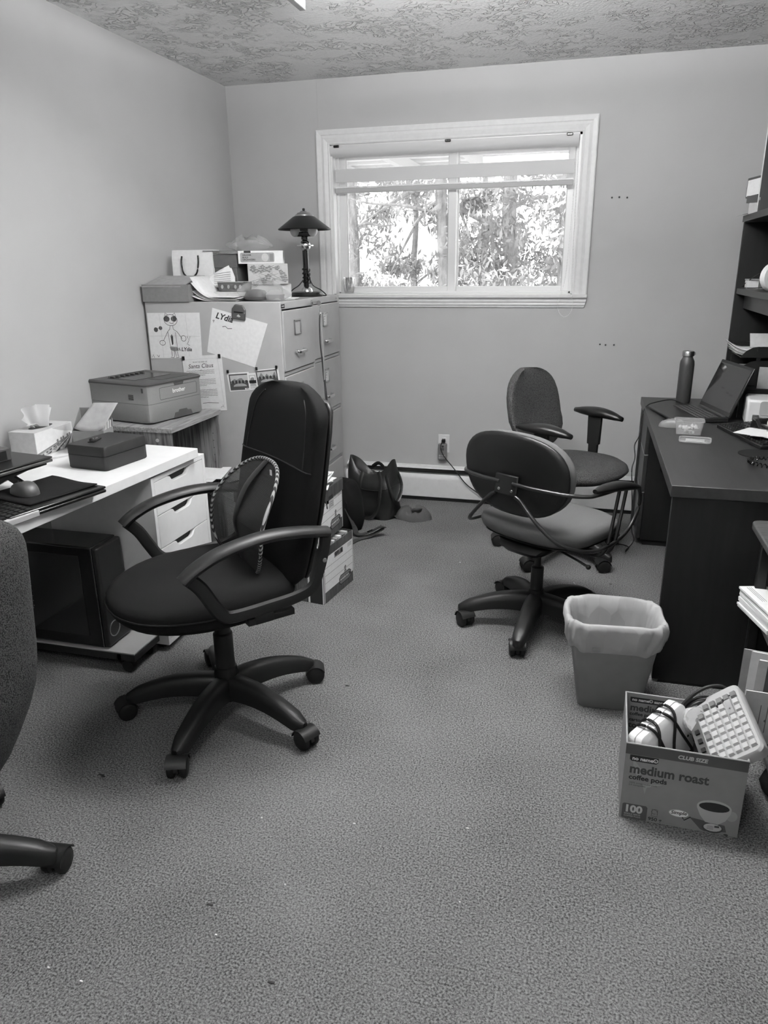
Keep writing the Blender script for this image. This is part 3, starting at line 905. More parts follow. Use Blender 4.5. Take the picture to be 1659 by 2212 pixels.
def photo(corners, label, dark, seed, off=0.0):
    t, w, h = side_sheet('photo_print', label, 'photo', corners, 'paper', off, 'photos on the filing cabinet')
    b = .006
    fills(t, [((b, b), (w - b, b), (w - b, h - b), (b, h - b))], 'ink_grey' if dark else 'paper_grey', 'photo_ground', .0011)
    fills(t, [((b * 2, h * .55), (w - b * 2, h * .55), (w - b * 2, h - b * 2), (b * 2, h - b * 2))], 'paper_grey' if dark else 'paper', 'photo_sky', .0013)
    q = random.Random(seed)
    pk = [(b * 2, h * .45)]
    for i in range(7):
        pk.append((b * 2 + (w - 4 * b) * (i + .5) / 7, h * q.uniform(.5, .82)))
    pk.append((w - b * 2, h * .45))
    fills(t, [pk], 'ink_mid', 'photo_hills', .0015)
    fills(t, [arc(w * .5, h * .26, w * .3, h * .17, 0, 180, 10)], 'paper_mid', 'photo_boat', .0016)
    fills(t, [arc(w * (.2 + .15 * i), h * .50, .006, .009, 0, 360, 8) for i in range(5)], 'ink', 'photo_figure', .0017)
    return t, w, h


t, w, h = photo(((.436, .930), (.556, .940), (.572, .851), (.448, .838)), 'dark framed holiday photo print nearest the printer', True, 3)
text('BOAR', .012, 'paper', t, T(.085, .006, .0018), bold=.0004)
photo(((.548, .932), (.598, .936), (.603, .858), (.556, .850)), 'small pale photo print between two holiday photos', False, 5, .001)
photo(((.592, .949), (.716, .964), (.724, .880), (.598, .866)), 'holiday photo print nearest the cabinet drawers', True, 8, .002)
for x, z, lab in ((.446, .940, 'small black magnet on the photo nearest the printer'), (.602, .958, 'small black magnet at the inner corner of the photo by the drawers'), (.708, .968, 'small black magnet at the outer corner of the photo by the drawers')):
    simple('magnet', box(nb(), x - .006, x + .006, YS - .009, YS - .0035, z - .009, z + .007), 'black_smooth', lab, 'magnet', bev=.002)

# ================================================================== things on top of the cabinets
ZT = 1.272
# open flat carton
t = thing('flat_carton', 'open flat grey carton overhanging the filing cabinet by the wall', 'box', (.140, -1.02, ZT + .0005), math.radians(1.5))
bm = nb()
bw, bd_, bh = .125, .105, .082
box(bm, -bw, bw, -bd_, bd_, 0, .003); box(bm, -bw, bw, -bd_, -bd_ + .003, .003, bh); box(bm, -bw, bw, bd_ - .003, bd_, .003, bh); box(bm, -bw, -bw + .003, -bd_ + .003, bd_ - .003, .003, bh); box(bm, bw - .003, bw, -bd_ + .003, bd_ - .003, .003, bh)
obj('carton_body', bm, 'box_grey', t)
obj('carton_flap', loft(nb(), [[(-bw, -bd_ - .002, bh - .012), (bw - .04, -bd_ - .002, bh - .012), (bw, bd_ - .02, bh + .036), (-bw, bd_ - .02, bh + .036)], [(-bw, -bd_ - .002, bh - .009), (bw - .04, -bd_ - .002, bh - .009), (bw, bd_ - .02, bh + .039), (-bw, bd_ - .02, bh + .039)]]), 'paper_mid', t)
# paper carrier bag
t = thing('paper_bag', 'white paper carrier bag with a dark rope handle on the filing cabinet', 'bag', (.175, -.845, ZT + .0005), math.radians(3))
bw, bd_, bh = .112, .055, .245
bm = nb()
rg = []
q = random.Random(9)
for k in range(7):
    z = bh * k / 6
    pinch = 1 - .25 * (k / 6) ** 2
    rg.append([(x * (1 + q.uniform(-.012, .012)), y * pinch + q.uniform(-.003, .003), z) for x, y in ((-bw, -bd_), (-bw * .3, -bd_), (bw * .3, -bd_), (bw, -bd_), (bw + .004, 0), (bw, bd_), (0, bd_), (-bw, bd_), (-bw - .004, 0))])
loft(bm, rg, True, False)
obj('bag_body', bm, 'paper', t, solid=.001)
hd = smooth_pts([(-.055, -.048, .215), (-.057, -.055, .18), (-.045, -.062, .13), (-.01, -.064, .112), (.025, -.062, .13), (.036, -.055, .18), (.034, -.048, .218)], 5)
obj('rope_handle', tube(nb(), hd, .004, 6), 'black_rubber', t, smooth=True)
# stacked dark file box with folders laid on it
t = thing('file_box', 'dark grey file box standing behind the curled papers', 'box', (.325, -.79, ZT + .0005), math.radians(-4))
obj('box_body', box(nb(), -.100, .100, -.085, .085, 0, .215), 'box_dark', t, bev=.003)
obj('box_lid', box(nb(), -.104, .104, -.089, .089, .1555, .222), 'box_dark', t, bev=.003)
for i in range(4):
    simple('folder', box(nb(), -.12, .12, -.09, .09, 0, .003), ('paper_mid', 'box_dark', 'paper_grey', 'box_dark')[i],
           ('thin grey folder lowest on the dark file box', 'dark folder second from the lowest on the file box', 'pale folder third up on the dark file box', 'dark folder uppermost on the dark file box')[i], 'folder', 'folders on the file box',
           M=T(.325 + .008 * i, -.79, ZT + .2235 + i * .0040) @ RZ(math.radians(-8 + 5 * i)) @ RY(math.radians(.4 * i)))
# curled papers
q = random.Random(6)


def curled_sheet(cx, cy, z, rot, curl, lab, w=.215, l=.28, m='paper', lines=True):
    t = thing('loose_paper', lab, 'paper', M=T(cx, cy, z) @ RZ(rot), group='loose papers on the filing cabinet')
    f = lambda u, v: (-w / 2 + w * u, -l / 2 + l * v, .001 + curl * max(0, (.45 - u)) ** 2 * 4.9 + .004 * math.sin(v * 3))
    obj('sheet', sheet(nb(), f, 12, 4), m, t, smooth=True, solid=.0008)
    return t


for i, (dx, r_, c_, lab) in enumerate(((0, .05, .03, 'lowest curled white page of the pile on the filing cabinet'), (.005, -.06, .055, 'second curled white page of the pile on the filing cabinet'), (.01, .1, .075, 'third curled white page of the pile on the filing cabinet'),
                                       (.014, -.12, .095, 'uppermost curled white page of the pile on the filing cabinet'))):
    curled_sheet(.375 + dx, -.985, ZT + .002 + i * .006, r_, c_, lab, w=.25, l=.20)
t = thing('loose_paper', 'white page propped up steeply behind the curled pile', 'paper', M=plane_frame((.262, -.925, ZT + .06), (1, .25, .0), (.18, .25, 1)), group='loose papers on the filing cabinet')
obj('sheet', sheet(nb(), lambda u, v: (.15 * u * (1 - .0 * v), .125 * v * (1 - .62 * (1 - u)), .012 * math.sin(u * 3)), 6, 4), 'paper', t, smooth=True, solid=.0008)
strokes(t, [[(.045, .020 + .009 * i), (.13, .022 + .011 * i)] for i in range(6)], .0018, 'ink_mid', 'print_line', .014)
# dark patterned tin
t = thing('gift_tin', 'small dark patterned tin behind the curled papers', 'tin', (.425, -.93, ZT + .045), math.radians(-2))
bm = nb()
loft(bm, [ring_xy(.075, .045, 0, 6, 24), ring_xy(.080, .050, .045, 6, 24), ring_xy(.078, .048, .045, 6, 24), ring_xy(.073, .043, .003, 6, 24)], True, True)
obj('tin_body', bm, 'box_dark', t, smooth=True)
obj('tin_rim', tube(nb(), ring_xy(.0805, .0505, .045, 6, 24), .0018, 6, closed=True), 'chrome', t)
F = plane_frame((0, -.0505, 0), (1, 0, 0), (0, .1, 1))
for x in (-.045, -.01, .028, .055):
    obj('tin_motif', flat(nb(), arc(x, .022, .007, .010, 0, 360, 10), .001, F), 'paper_mid', t)
simple('paper_stack', box(nb(), -.12, .12, -.08, .08, 0, .040), 'paper_grey', 'thick stack of pages under the dark patterned tin', 'papers', M=T(.45, -.90, ZT + .003) @ RZ(.06))


def carton(name, label, w, d, h, x, y, z, rot, m, cat='box', group=None):
    t = thing(name, label, cat, (x, y, z), rot, group)
    obj('carton_body', box(nb(), -w / 2, w / 2, -d / 2, d / 2, 0, h), m, t, bev=.0015)
    return t


t = carton('white_carton', 'plain white carton lowest of the three stacked behind the clear bag', .215, .14, .075, .55, -.78, ZT + .0005, math.radians(24), 'paper_grey')
t = carton('floral_carton', 'pale floral gift carton in the middle of the stack behind the clear bag', .200, .17, .098, .545, -.785, ZT + .0765, math.radians(24), 'paper_grey')
q = random.Random(17)
for F, wd, nm in ((plane_frame((-.1, -.0855, 0), (1, 0, 0), (0, 0, 1)), .2, 'ink_mid'), (plane_frame((.1005, -.085, 0), (0, 1, 0), (0, 0, 1)), .17, 'paper')):
    bm = nb()
    for i in range(16):
        x, y, r_ = q.uniform(.015, wd - .015), q.uniform(.012, .086), q.uniform(.005, .011)
        for k in range(5):
            a = k * 1.257 + i
            flat(bm, arc(x + r_ * math.cos(a), y + r_ * math.sin(a), r_ * .7, r_ * .45, 0, 360, 7), .0003 + .00004 * (i * 5 + k), F)
    for i in range(7):
        ribbon(bm, [(q.uniform(0, wd), .01), (q.uniform(0, wd), .05), (q.uniform(0, wd), .09)], .002, .0002, F)
    obj('floral_print', bm, nm, t)
t = thing('bin_carton', 'white carton with printed storage bin picture topmost behind the clear bag', 'box', (.515, -.785, ZT + .175), math.radians(20))
obj('carton_body', box(nb(), -.112, .112, -.075, .075, 0, .062), 'paper', t, bev=.0015)
F = plane_frame((-.112, -.0754, 0), (1, 0, 0), (0, 0, 1))
obj('print_panel', flat(nb(), [(p[0] + .096, p[1] + .030) for p in rrect(.170, .046, .008)], .0003, F), 'paper_mid', t)
obj('print_badge', flat(nb(), ((.030, .052), (.064, .052), (.064, .062), (.030, .062)), .0005, F), 'ink', t)
for i, s in enumerate(('DRAWER', 'BUILD', 'ORGANIZERS')):
    text(s, .0105, 'ink', t, F @ T(.022, .038 - i * .011, .0005), bold=.0003)
obj('print_picture', flat(nb(), arc(.135, .030, .018, .020, 0, 360, 12), .0005, F), 'paper_grey', t)
obj('print_picture', flat(nb(), ((.158, .012), (.176, .012), (.176, .046), (.158, .046)), .0005, F), 'ink_mid', t)
F2 = plane_frame((.1124, -.075, 0), (0, 1, 0), (0, 0, 1))
obj('print_shape', flat(nb(), [(.045, .060), (.045, .035), (.055, .018), (.078, .012), (.105, .018), (.115, .035), (.115, .060)], .0004, F2), 'ink', t)
obj('print_panel', prism(nb(), [(.010, .008), (.035, .008), (.035, .050), (.010, .050)], .0002, .0004, F2), 'paper_mid', t)


def film_bag(name, label, cx, cy, cz, a, b, h, seed, rot=0.0):
    q = random.Random(seed)
    t = thing(name, label, 'plastic bag', (cx, cy, cz), rot)
    bm = nb()
    rings = []
    ph = [q.uniform(0, 6) for _ in range(6)]
    for k in range(10):
        v = k / 9
        rr = math.sin(PI * (.12 + .80 * v)) ** .6
        z = h * v ** 1.1
        rings.append([((a * rr) * math.cos(th) * (1 + .16 * math.sin(3 * th + ph[0] + 3 * v) + .10 * math.sin(7 * th + ph[1] - 4 * v)),
                       (b * rr) * math.sin(th) * (1 + .16 * math.sin(4 * th + ph[2]) + .1 * math.sin(9 * th + ph[3] + 5 * v)),
                       max(.0005, z + (.012 * math.sin(5 * th + ph[4]) + .008 * math.sin(11 * th + ph[5])) * (v if v < .9 else 1) * (1 if k else 0))) for th in [2 * PI * i / 30 for i in range(30)]])
    loft(bm, rings, True, True)
    obj('film', bm, 'clear_film', t, smooth=True, ang=60)
    return t


t = film_bag('plastic_bag', 'clear crumpled plastic bag at the front edge of the filing cabinet', .615, -1.0, ZT + .001, .120, .075, .085, 3)
obj('bag_content', loft(nb(), [ring_xy(.05, .03, .004, 3, 14), ring_xy(.06, .04, .02, 3, 14), ring_xy(.045, .03, .048, 3, 14), ring_xy(.015, .012, .055, 3, 14)]), 'dark_grey_plastic', t, M=T(-.045, 0, 0), smooth=True)
obj('bag_content', loft(nb(), [ring_xy(.04, .03, .004, 3, 14), ring_xy(.045, .04, .03, 3, 14), ring_xy(.02, .015, .052, 3, 14)]), 'light_grey_plastic', t, M=T(.055, 0, 0), smooth=True)
film_bag('plastic_bag', 'clear crumpled plastic bag lying on top of the stacked cartons', .455, -.79, ZT + .2385, .115, .07, .062, 8)
for i, (x, y, r_, lab) in enumerate(((.64, -.80, .5, 'white leaflet sticking out beside the lamp base, lower one'), (.655, -.77, .3, 'white leaflet sticking out beside the lamp base, upper one'))):
    simple('leaflet', box(nb(), -.05, .05, -.07, .07, 0, .002), 'paper', lab, 'leaflet', 'leaflets by the lamp', M=T(x, y - .02, ZT + .0015 + .0035 * i) @ RZ(r_))

# ---- desk lamp
t = thing('table_lamp', 'black table lamp with a flared metal shade and chrome ball on the cabinet', 'lamp', (.610, -.40, 1.2705))
obj('base', lathe(nb(), ((0, 0), (.088, 0), (.091, .008), (.086, .016), (.083, .022), (.060, .026), (0, .028)), 36), 'black_smooth', t, smooth=True)
obj('foot_dome', lathe(nb(), ((.034, .026), (.030, .042), (.018, .052), (0, .056)), 20), 'chrome', t, smooth=True)
obj('stem', lathe(nb(), ((.0165, .040), (.0165, .245)), 18), 'black_smooth', t, smooth=True)
obj('ball', lathe(nb(), [(.031 * math.sin(a), .271 - .031 * math.cos(a)) for a in [PI * i / 14 for i in range(15)]], 22), 'chrome', t, smooth=True)
obj('ball_ring', lathe(nb(), ((.030, .268), (.047, .2685), (.047, .2735), (.030, .274)), 26), 'chrome', t, smooth=True)
obj('neck', lathe(nb(), ((.016, .300), (.020, .304), (.020, .316), (.014, .320), (.014, .345)), 16), 'black_smooth', t, smooth=True)
obj('socket_arm', box(nb(), -.052, .052, -.014, .014, .318, .344), 'black_smooth', t, bev=.005)
for s in (-1, 1):
    obj('bulb', lathe(nb(), [(.026 * math.sin(a) + .001, .362 - .034 * math.cos(a)) for a in [PI * i / 12 for i in range(13)]], 18), 'bulb', t, M=T(s * .052, -.012, -.012), smooth=True)
obj('shade', lathe(nb(), ((.143, .352), (.146, .356), (.060, .420), (.046, .424), (.044, .422), (.058, .417), (.141, .353)), 44, cap0=False, cap1=False), 'black_satin', t, smooth=True)
obj('shade_cap', lathe(nb(), ((.052, .4225), (.050, .429), (.040, .433), (.036, .440), (.022, .444), (.018, .449), (0, .450)), 28), 'steel_dull', t, smooth=True)
obj('finial', lathe(nb(), ((.005, .448), (.008, .456), (.006, .463), (0, .465)), 12), 'black_smooth', t, smooth=True)
wc = [(.021 * math.cos(k * .62), .021 * math.sin(k * .62), .070 + .0022 * k + .010 * math.sin(k * .31 * 2)) for k in range(40)]
obj('cord', tube(nb(), wc + smooth_pts([wc[-1], (.03, -.03, .10), (.055, -.045, .06), (.092, -.02, .034), (.104, .03, .005), (.03, .12, .004)], 5), .003, 6), 'black_rubber', t, smooth=True)
obj('cord', tube(nb(), smooth_pts([(-.02, .0, .09), (-.04, -.02, .06), (-.075, -.03, .036), (-.106, -.01, .006), (-.10, .09, .004)], 5), .003, 6), 'black_rubber', t, smooth=True)

# ================================================================== printer on its oak stand
SZ = .775
t = thing('printer_stand', 'oak-look printer stand with open shelf beside the filing cabinet', 'stand', (.235, -1.495, 0))
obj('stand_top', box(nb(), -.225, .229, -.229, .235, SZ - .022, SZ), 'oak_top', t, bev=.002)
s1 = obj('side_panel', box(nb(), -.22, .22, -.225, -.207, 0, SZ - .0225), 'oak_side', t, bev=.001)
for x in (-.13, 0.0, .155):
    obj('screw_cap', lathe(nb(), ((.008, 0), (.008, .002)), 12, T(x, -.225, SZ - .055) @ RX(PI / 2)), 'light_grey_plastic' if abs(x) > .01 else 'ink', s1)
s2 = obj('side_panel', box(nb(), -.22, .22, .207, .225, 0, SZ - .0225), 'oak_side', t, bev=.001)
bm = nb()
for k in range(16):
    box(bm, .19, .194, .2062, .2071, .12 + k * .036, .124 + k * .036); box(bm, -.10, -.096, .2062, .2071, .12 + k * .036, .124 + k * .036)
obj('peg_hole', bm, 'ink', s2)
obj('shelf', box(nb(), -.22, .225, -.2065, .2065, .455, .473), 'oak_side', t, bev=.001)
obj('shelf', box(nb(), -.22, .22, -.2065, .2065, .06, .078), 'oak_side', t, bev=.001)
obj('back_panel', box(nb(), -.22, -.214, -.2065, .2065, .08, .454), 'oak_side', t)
for i in range(5):
    simple('shelf_paper', box(nb(), -.14, .14, -.108, .108, 0, .0022), 'paper', ('lowest page', 'second page', 'third page', 'fourth page', 'topmost page')[i] + ' of the fan of papers on the printer stand shelf', 'paper', 'pages on the printer stand shelf',
           M=T(.335 + .012 * i, -1.42 + .015 * ((i * 2) % 3), .4735 + .0026 * i) @ RZ(.12 * i - .25))

PR = T(.205, -1.470, SZ) @ RZ(math.radians(-12.5))
t = thing('laser_printer', 'dark-lidded grey laser printer on the oak stand', 'printer', M=PR)
pw = .176   # half width along y, half depth along x
legs = nb()
for sx in (-1, 1):
    for sy in (-1, 1):
        box(legs, sx * .13 - .015, sx * .13 + .015, sy * .13 - .015, sy * .13 + .015, 0, .006)
obj('rubber_foot', legs, 'black_rubber', t)
def pring(z, gx0=0, gx1=0, gy=0):
    # x: -depth .. front, rounded front corners
    x0, x1, y = -.172 - gx0, .176 + gx1, pw + gy
    r_ = .022
    return [(x0, -y, z), (x1 - r_, -y, z), (x1 - r_ * .3, -y + r_ * .3, z), (x1, -y + r_, z), (x1, y - r_, z), (x1 - r_ * .3, y - r_ * .3, z), (x1 - r_, y, z), (x0, y, z)]
obj('lower_body', loft(nb(), [pring(.006, 0, -.004, -.004), pring(.012), pring(.0875)]), 'printer_grey', t, smooth=True)
obj('upper_body', loft(nb(), [pring(.089), pring(.160), pring(.168, 0, 0, .004)]), 'printer_grey', t, smooth=True)
obj('seam', loft(nb(), [pring(.0873, -.003, -.0012, -.0012), pring(.0892, -.003, -.0012, -.0012)]), 'ink', t)
lid = obj('top_lid', loft(nb(), [pring(.168, .004, .003, .005), pring(.175, .006, .004, .006), pring(.182, 0, -.006, 0)]), 'printer_lid', t, smooth=True)
bm = nb(); sheet(bm, lambda u, v: (-.10 + .175 * u, -.115 + .20 * v, .1828 - .0), 1, 1)
obj('output_tray', box(nb(), -.115, .055, -.120, .105, .1822, .1835), 'black_smooth', lid)
bm = nb()
for k in range(7):
    box(bm, -.11, -.085, -.11 + .03 * k, -.10 + .03 * k, .1835, .189)
box(bm, -.112, -.108, -.116, .10, .1835, .192)
obj('tray_rib', bm, 'printer_lid', lid)
obj('control_panel', box(nb(), .07, .150, -.06, .12, .1822, .1832), 'black_satin', lid, bev=.001)
bm = nb(); tube(bm, [(.1765, y, z) for y, z in rrect(.24, .052, .006, 3)], .0007, 4, closed=True)
obj('front_door_line', bm, 'ink', t, M=T(0, .018, .127))
obj('door_finger_grip', prism(nb(), [(-.032, 0), (.032, 0), (.026, -.014), (-.026, -.014)], 0, .0012, plane_frame((.1762, .022, .166), (0, 1, 0), (0, 0, 1))), 'printer_lid', t)
obj('cassette_grip', prism(nb(), [(-.062, 0), (.062, 0), (.052, .024), (.030, .026), (.024, .034), (-.024, .034), (-.030, .026), (-.052, .024)], 0, .0014, plane_frame((.1762, .035, .006), (0, 1, 0), (0, 0, 1))), 'printer_lid', t)
text('brother', .026, 'paper', t, plane_frame((.1772, -.022, .122), (0, 1, 0), (0, 0, 1)), bold=.0006, name='maker_lettering')
bm = nb()
for k in range(6):
    box(bm, .062, .092, -pw - .0006, -pw + .001, .105 + k * .0042, .1072 + k * .0042)
obj('vent', bm, 'ink', t)
obj('latch', box(nb(), .142, .152, -pw - .0008, -pw + .001, .140, .160), 'printer_lid', t)
obj('power_cable', tube(nb(), smooth_pts([(-.165, -.08, .07), (-.178, -.12, .065), (-.176, -.17, .05), (-.172, -.20, -.02), (-.170, -.21, -.15)], 6), .004, 6), 'light_grey_plastic', t, smooth=True)

# ================================================================== left desk, pedestal, tower
DZ = .75
DM = T(.699, -1.927, 0) @ RZ(math.radians(-3.3))     # local x: out of the wall is -x; y: -y along the desk
t = thing('white_desk', 'long white laminate desk top along the side wall', 'desk', M=DM)
obj('desk_top', box(nb(), -.572, 0, -1.95, 0, DZ - .036, DZ), 'white_laminate', t, bev=.002)
for x, y in ((-.05, -1.9), (-.52, -1.9)):
    obj('leg', lathe(nb(), ((.02, 0), (.02, DZ - .0365)), 14, T(x, y, 0)), 'white_laminate', t, smooth=True)
t = thing('drawer_unit', 'white drawer unit with curved cutout pulls under the desk', 'drawer unit', loc=(.672, -1.834, 0))
bm = nb(); pd, pw2, ph_ = .46, .40, DZ - .045
box(bm, -pd, 0, -pw2, -pw2 + .018, .03, ph_); box(bm, -pd, 0, -.018, 0, .03, ph_); box(bm, -pd, 0, -pw2 + .018, -.018, ph_ - .018, ph_); box(bm, -pd, 0, -pw2 + .018, -.018, .03, .048); box(bm, -pd, -pd + .006, -pw2 + .018, -.018, .048, ph_ - .018)
obj('unit_body', bm, 'white_laminate', t, bev=.001)
nd = 5
z1 = ph_ - .020
hh = .128
for k in range(nd):
    zt_ = z1 - k * (hh + .003); zb_ = max(zt_ - hh, .052)
    # front with a curved cutout along its top edge
    y0, y1 = -pw2 + .020, -.020
    yc = (y0 + y1) / 2
    top = [(y0, zt_), (yc - .085, zt_), (yc - .072, zt_ - .004), (yc - .058, zt_ - .022), (yc - .045, zt_ - .027), (yc + .045, zt_ - .027), (yc + .058, zt_ - .022), (yc + .072, zt_ - .004), (yc + .085, zt_), (y1, zt_)]
    poly = [(y1, zb_), (y0, zb_)] + top
    d = obj('drawer', prism(nb(), poly, 0, .018, plane_frame((-.0185, 0, 0), (0, 1, 0), (0, 0, 1))), 'white_laminate', t, bev=.001)
    obj('pull_recess', box(nb(), -.06, -.0195, yc - .09, yc + .09, zt_ - .03, zt_ - .001), 'ink', d)
for x in (-.40, -.06):
    for y in (-pw2 + .05, -.05):
        obj('castor', lathe(nb(), ((.02, 0), (.022, .01), (.02, .03)), 12, T(x, y, 0)), 'black_rubber', t)

# PC tower on a dolly
t = thing('tower_dolly', 'low wheeled dolly under the computer tower', 'dolly', (.335, -2.325, 0), 0)
bm = nb(); box(bm, -.27, .245, -.086, -.066, .048, .075); box(bm, -.27, .245, .066, .086, .048, .075); box(bm,   .225, .300, -.086, .086, .048, .075); box(bm, -.27, -.24, -.066, .066, .048, .075)
obj('frame', bm, 'black_satin', t, bev=.002)
obj('deck', box(nb(), -.24, .299, -.084, .084, .0755, .080), 'light_grey_plastic', t)
for x in (-.24, .265):
    for y in (-.068, .068):
        c = obj('castor', lathe(nb(), ((.010, .040), (.010, .048)), 10, T(x, y, 0)), 'black_satin', t)
        obj('wheel', lathe(nb(), ((.023, -.015), (.024, -.01), (.024, .01), (.023, .015)), 16, T(x, y, .0242) @ RX(PI / 2) @ RY(.0)), 'black_rubber', c, smooth=True)
t = thing('computer_tower', 'black computer tower case on the dolly under the white desk', 'computer', (.300, -2.327, .0805), 0)
bm = nb(); box(bm, -.24, .205, -.075, .075, .006, .405)
obj('case_shell', bm, 'black_smooth', t, bev=.006)
obj('front_bezel', box(nb(), .205, .228, -.074, .074, .008, .402), 'black_satin', t, bev=.008)
obj('side_window', box(nb(), -.215, .150, -.0775, -.075, .05, .37), 'screen', t, bev=.001)
bm = nb()
for i in range(9):
    for k in range(16):
        bx_, bz_ = -.16 + i * .010 + (k % 2) * .005, .14 + k * .010
        flat(bm, arc(bx_, bz_, .0032, .0032, 0, 360, 6), 0, plane_frame((0, -.0782, 0), (1, 0, 0), (0, 0, 1)))
obj('vent_hole', bm, 'mid_grey_plastic', t)
obj('corner_trim', box(nb(), .2045, .2065, -.0765, -.0745, .012, .40), 'steel_dull', t)
obj('power_ring', tube(nb(), [(.229, -.03 + .03 * math.cos(a), .07 + .03 * math.sin(a)) for a in [2 * PI * i / 20 for i in range(20)]], .002, 6, closed=True), 'steel_dull', t)

# ================================================================== things on the white desk
t = thing('tissue_box', 'tissue box with a furrowed field printed on its side', 'tissue box', (.125, -2.105, DZ + .0005), math.radians(2))
tw, td, th_ = .056, .114, .098
bm = nb(); box(bm, -tw, tw, -td, td, 0, th_)
obj('carton', bm, 'paper_grey', t, bev=.001)
obj('opening', flat(nb(), arc(0, 0, .028, .062, 0, 360, 24), .0004, T(0, 0, th_)), 'ink', t)
F = plane_frame((tw + .0003, -td, 0), (0, 1, 0), (0, 0, 1))
W_, H_ = 2 * td, th_
obj('print_sky', flat(nb(), ((0.002, .002), (W_ - .002, .002), (W_ - .002, H_ - .002), (.002, H_ - .002)), .0001, F), 'paper', t)
obj('print_cloud', flat(nb(), ((W_ * .45, H_ * .97), (W_ * .98, H_ * .97), (W_ * .98, H_ * .62), (W_ * .82, H_ * .70), (W_ * .66, H_ * .80)), .0002, F), 'paper_grey', t)
VX, VY = W_ - .004, H_ * .54
rows = [(-.35, 'ink_mid'), (-.12, 'paper_mid'), (.02, 'ink_grey'), (.14, 'paper_mid'), (.24, 'ink_grey'), (.33, 'paper_grey'), (.47, 'ink'), (.56, 'paper_mid'), (.71, 'ink'), (.80, 'paper_mid'), (.92, 'ink_grey'), (1.0, None)]
def bot(u):
    """where the furrow heading for the vanishing point leaves the carton face"""
    if u >= .01: return (W_ * u, .002)
    k_ = (VX - .002) / (VX - W_ * u)
    return (.002, VY + (.002 - VY) * k_)
for (u0, m_), (u1, _) in zip(rows[:-1], rows[1:]):
    a, b = bot(u0), bot(u1 if u1 < 1 else .985)
    pl_ = [a, b, (VX, VY)] if not (u0 < .01 <= u1) else [a, (.002, .002), b, (VX, VY)]
    obj('print_crop_row', flat(nb(), pl_, .0003, F), m_, t)
obj('print_crop_row', flat(nb(), [(W_ * .985, .002), (W_ - .003, .002), (W_ - .003, VY), (VX, VY)], .0003, F), 'ink_mid', t)
for u, k0, n_ in ((.36, 1, 7), (.59, 1, 6), (.155, 1, 6)):      # leafy tufts along the nearest rows
    for k_ in range(n_):
        f_ = k_ / n_ * .75
        x_, y_ = W_ * u + .010 + (VX - W_ * u) * f_, .004 + (VY - .004) * f_
        if x_ < W_ - .012:
            obj('print_tuft', flat(nb(), arc(x_, y_ + .004 * (1 - f_), .0085 * (1 - f_), .0055 * (1 - f_), 0, 360, 8), .00045, F), ('paper_grey', 'paper_mid')[k_ % 2], t)
bm = nb()
for x in (.56, .66, .72, .84, .90):
    flat(bm, arc(W_ * x, H_ * (.42 + (x - .56) * .35), .006, .007, 0, 360, 8), .00045, F)
obj('print_tree', bm, 'ink_mid', t)
q = random.Random(5)
def tis(u, v):
    a = -1.1 + 2.2 * u
    flare = .35 + .9 * v
    x = .028 * math.sin(a * 2.4) * (1 - .2 * v) + .012 * math.sin(u * 19) * v
    y = .055 * a * flare - .012 * v
    z = th_ - .004 + .092 * v * (1 - .22 * abs(a) ** 2) - .03 * v * max(0, -a - .4)
    return (x, y, z)
obj('tissue', sheet(nb(), tis, 34, 10), 'tissue', t, smooth=True, ang=80)
obj('tissue', sheet(nb(), lambda u, v: (-.016 + .012 * math.sin(u * 9) + .010 * v, -.03 - .045 * v + .04 * u, th_ - .004 + .05 * v - .03 * v * v), 14, 6), 'tissue', t, smooth=True, ang=80)

t = thing('lock_box', 'dark steel lock box with a dial latch on the white desk', 'lock box', (.488, -2.205, DZ + .0005), math.radians(-7))
obj('lower_shell', loft(nb(), [ring_xy(.085, .109, 0, 16, 64), ring_xy(.088, .112, .004, 16, 64), ring_xy(.088, .112, .050, 16, 64)]), 'lockbox_metal', t, smooth=True)
obj('lid', loft(nb(), [ring_xy(.0885, .1125, .0525, 16, 64), ring_xy(.0885, .1125, .082, 16, 64), ring_xy(.086, .110, .086, 16, 64)]), 'lockbox_metal', t, smooth=True)
obj('lid_gap', loft(nb(), [ring_xy(.086, .110, .0485, 16, 64), ring_xy(.086, .110, .0535, 16, 64)]), 'ink', t)
lt = obj('latch_plate', box(nb(), -.012, .012, -.034, .034, .0862, .089), 'black_satin', t, M=T(-.030, -.028, 0) @ RZ(.35), bev=.001)
obj('latch_knob', lathe(nb(), ((.012, .089), (.011, .097), (.008, .100)), 14, T(0, -.018, 0)), 'black_satin', lt, smooth=True)
for i in range(3):
    obj('dial_wheel', lathe(nb(), ((.004, -.002), (.004, .002)), 10, T(0, .004 + i * .008, .090) @ RX(PI / 2)), 'chrome', lt)

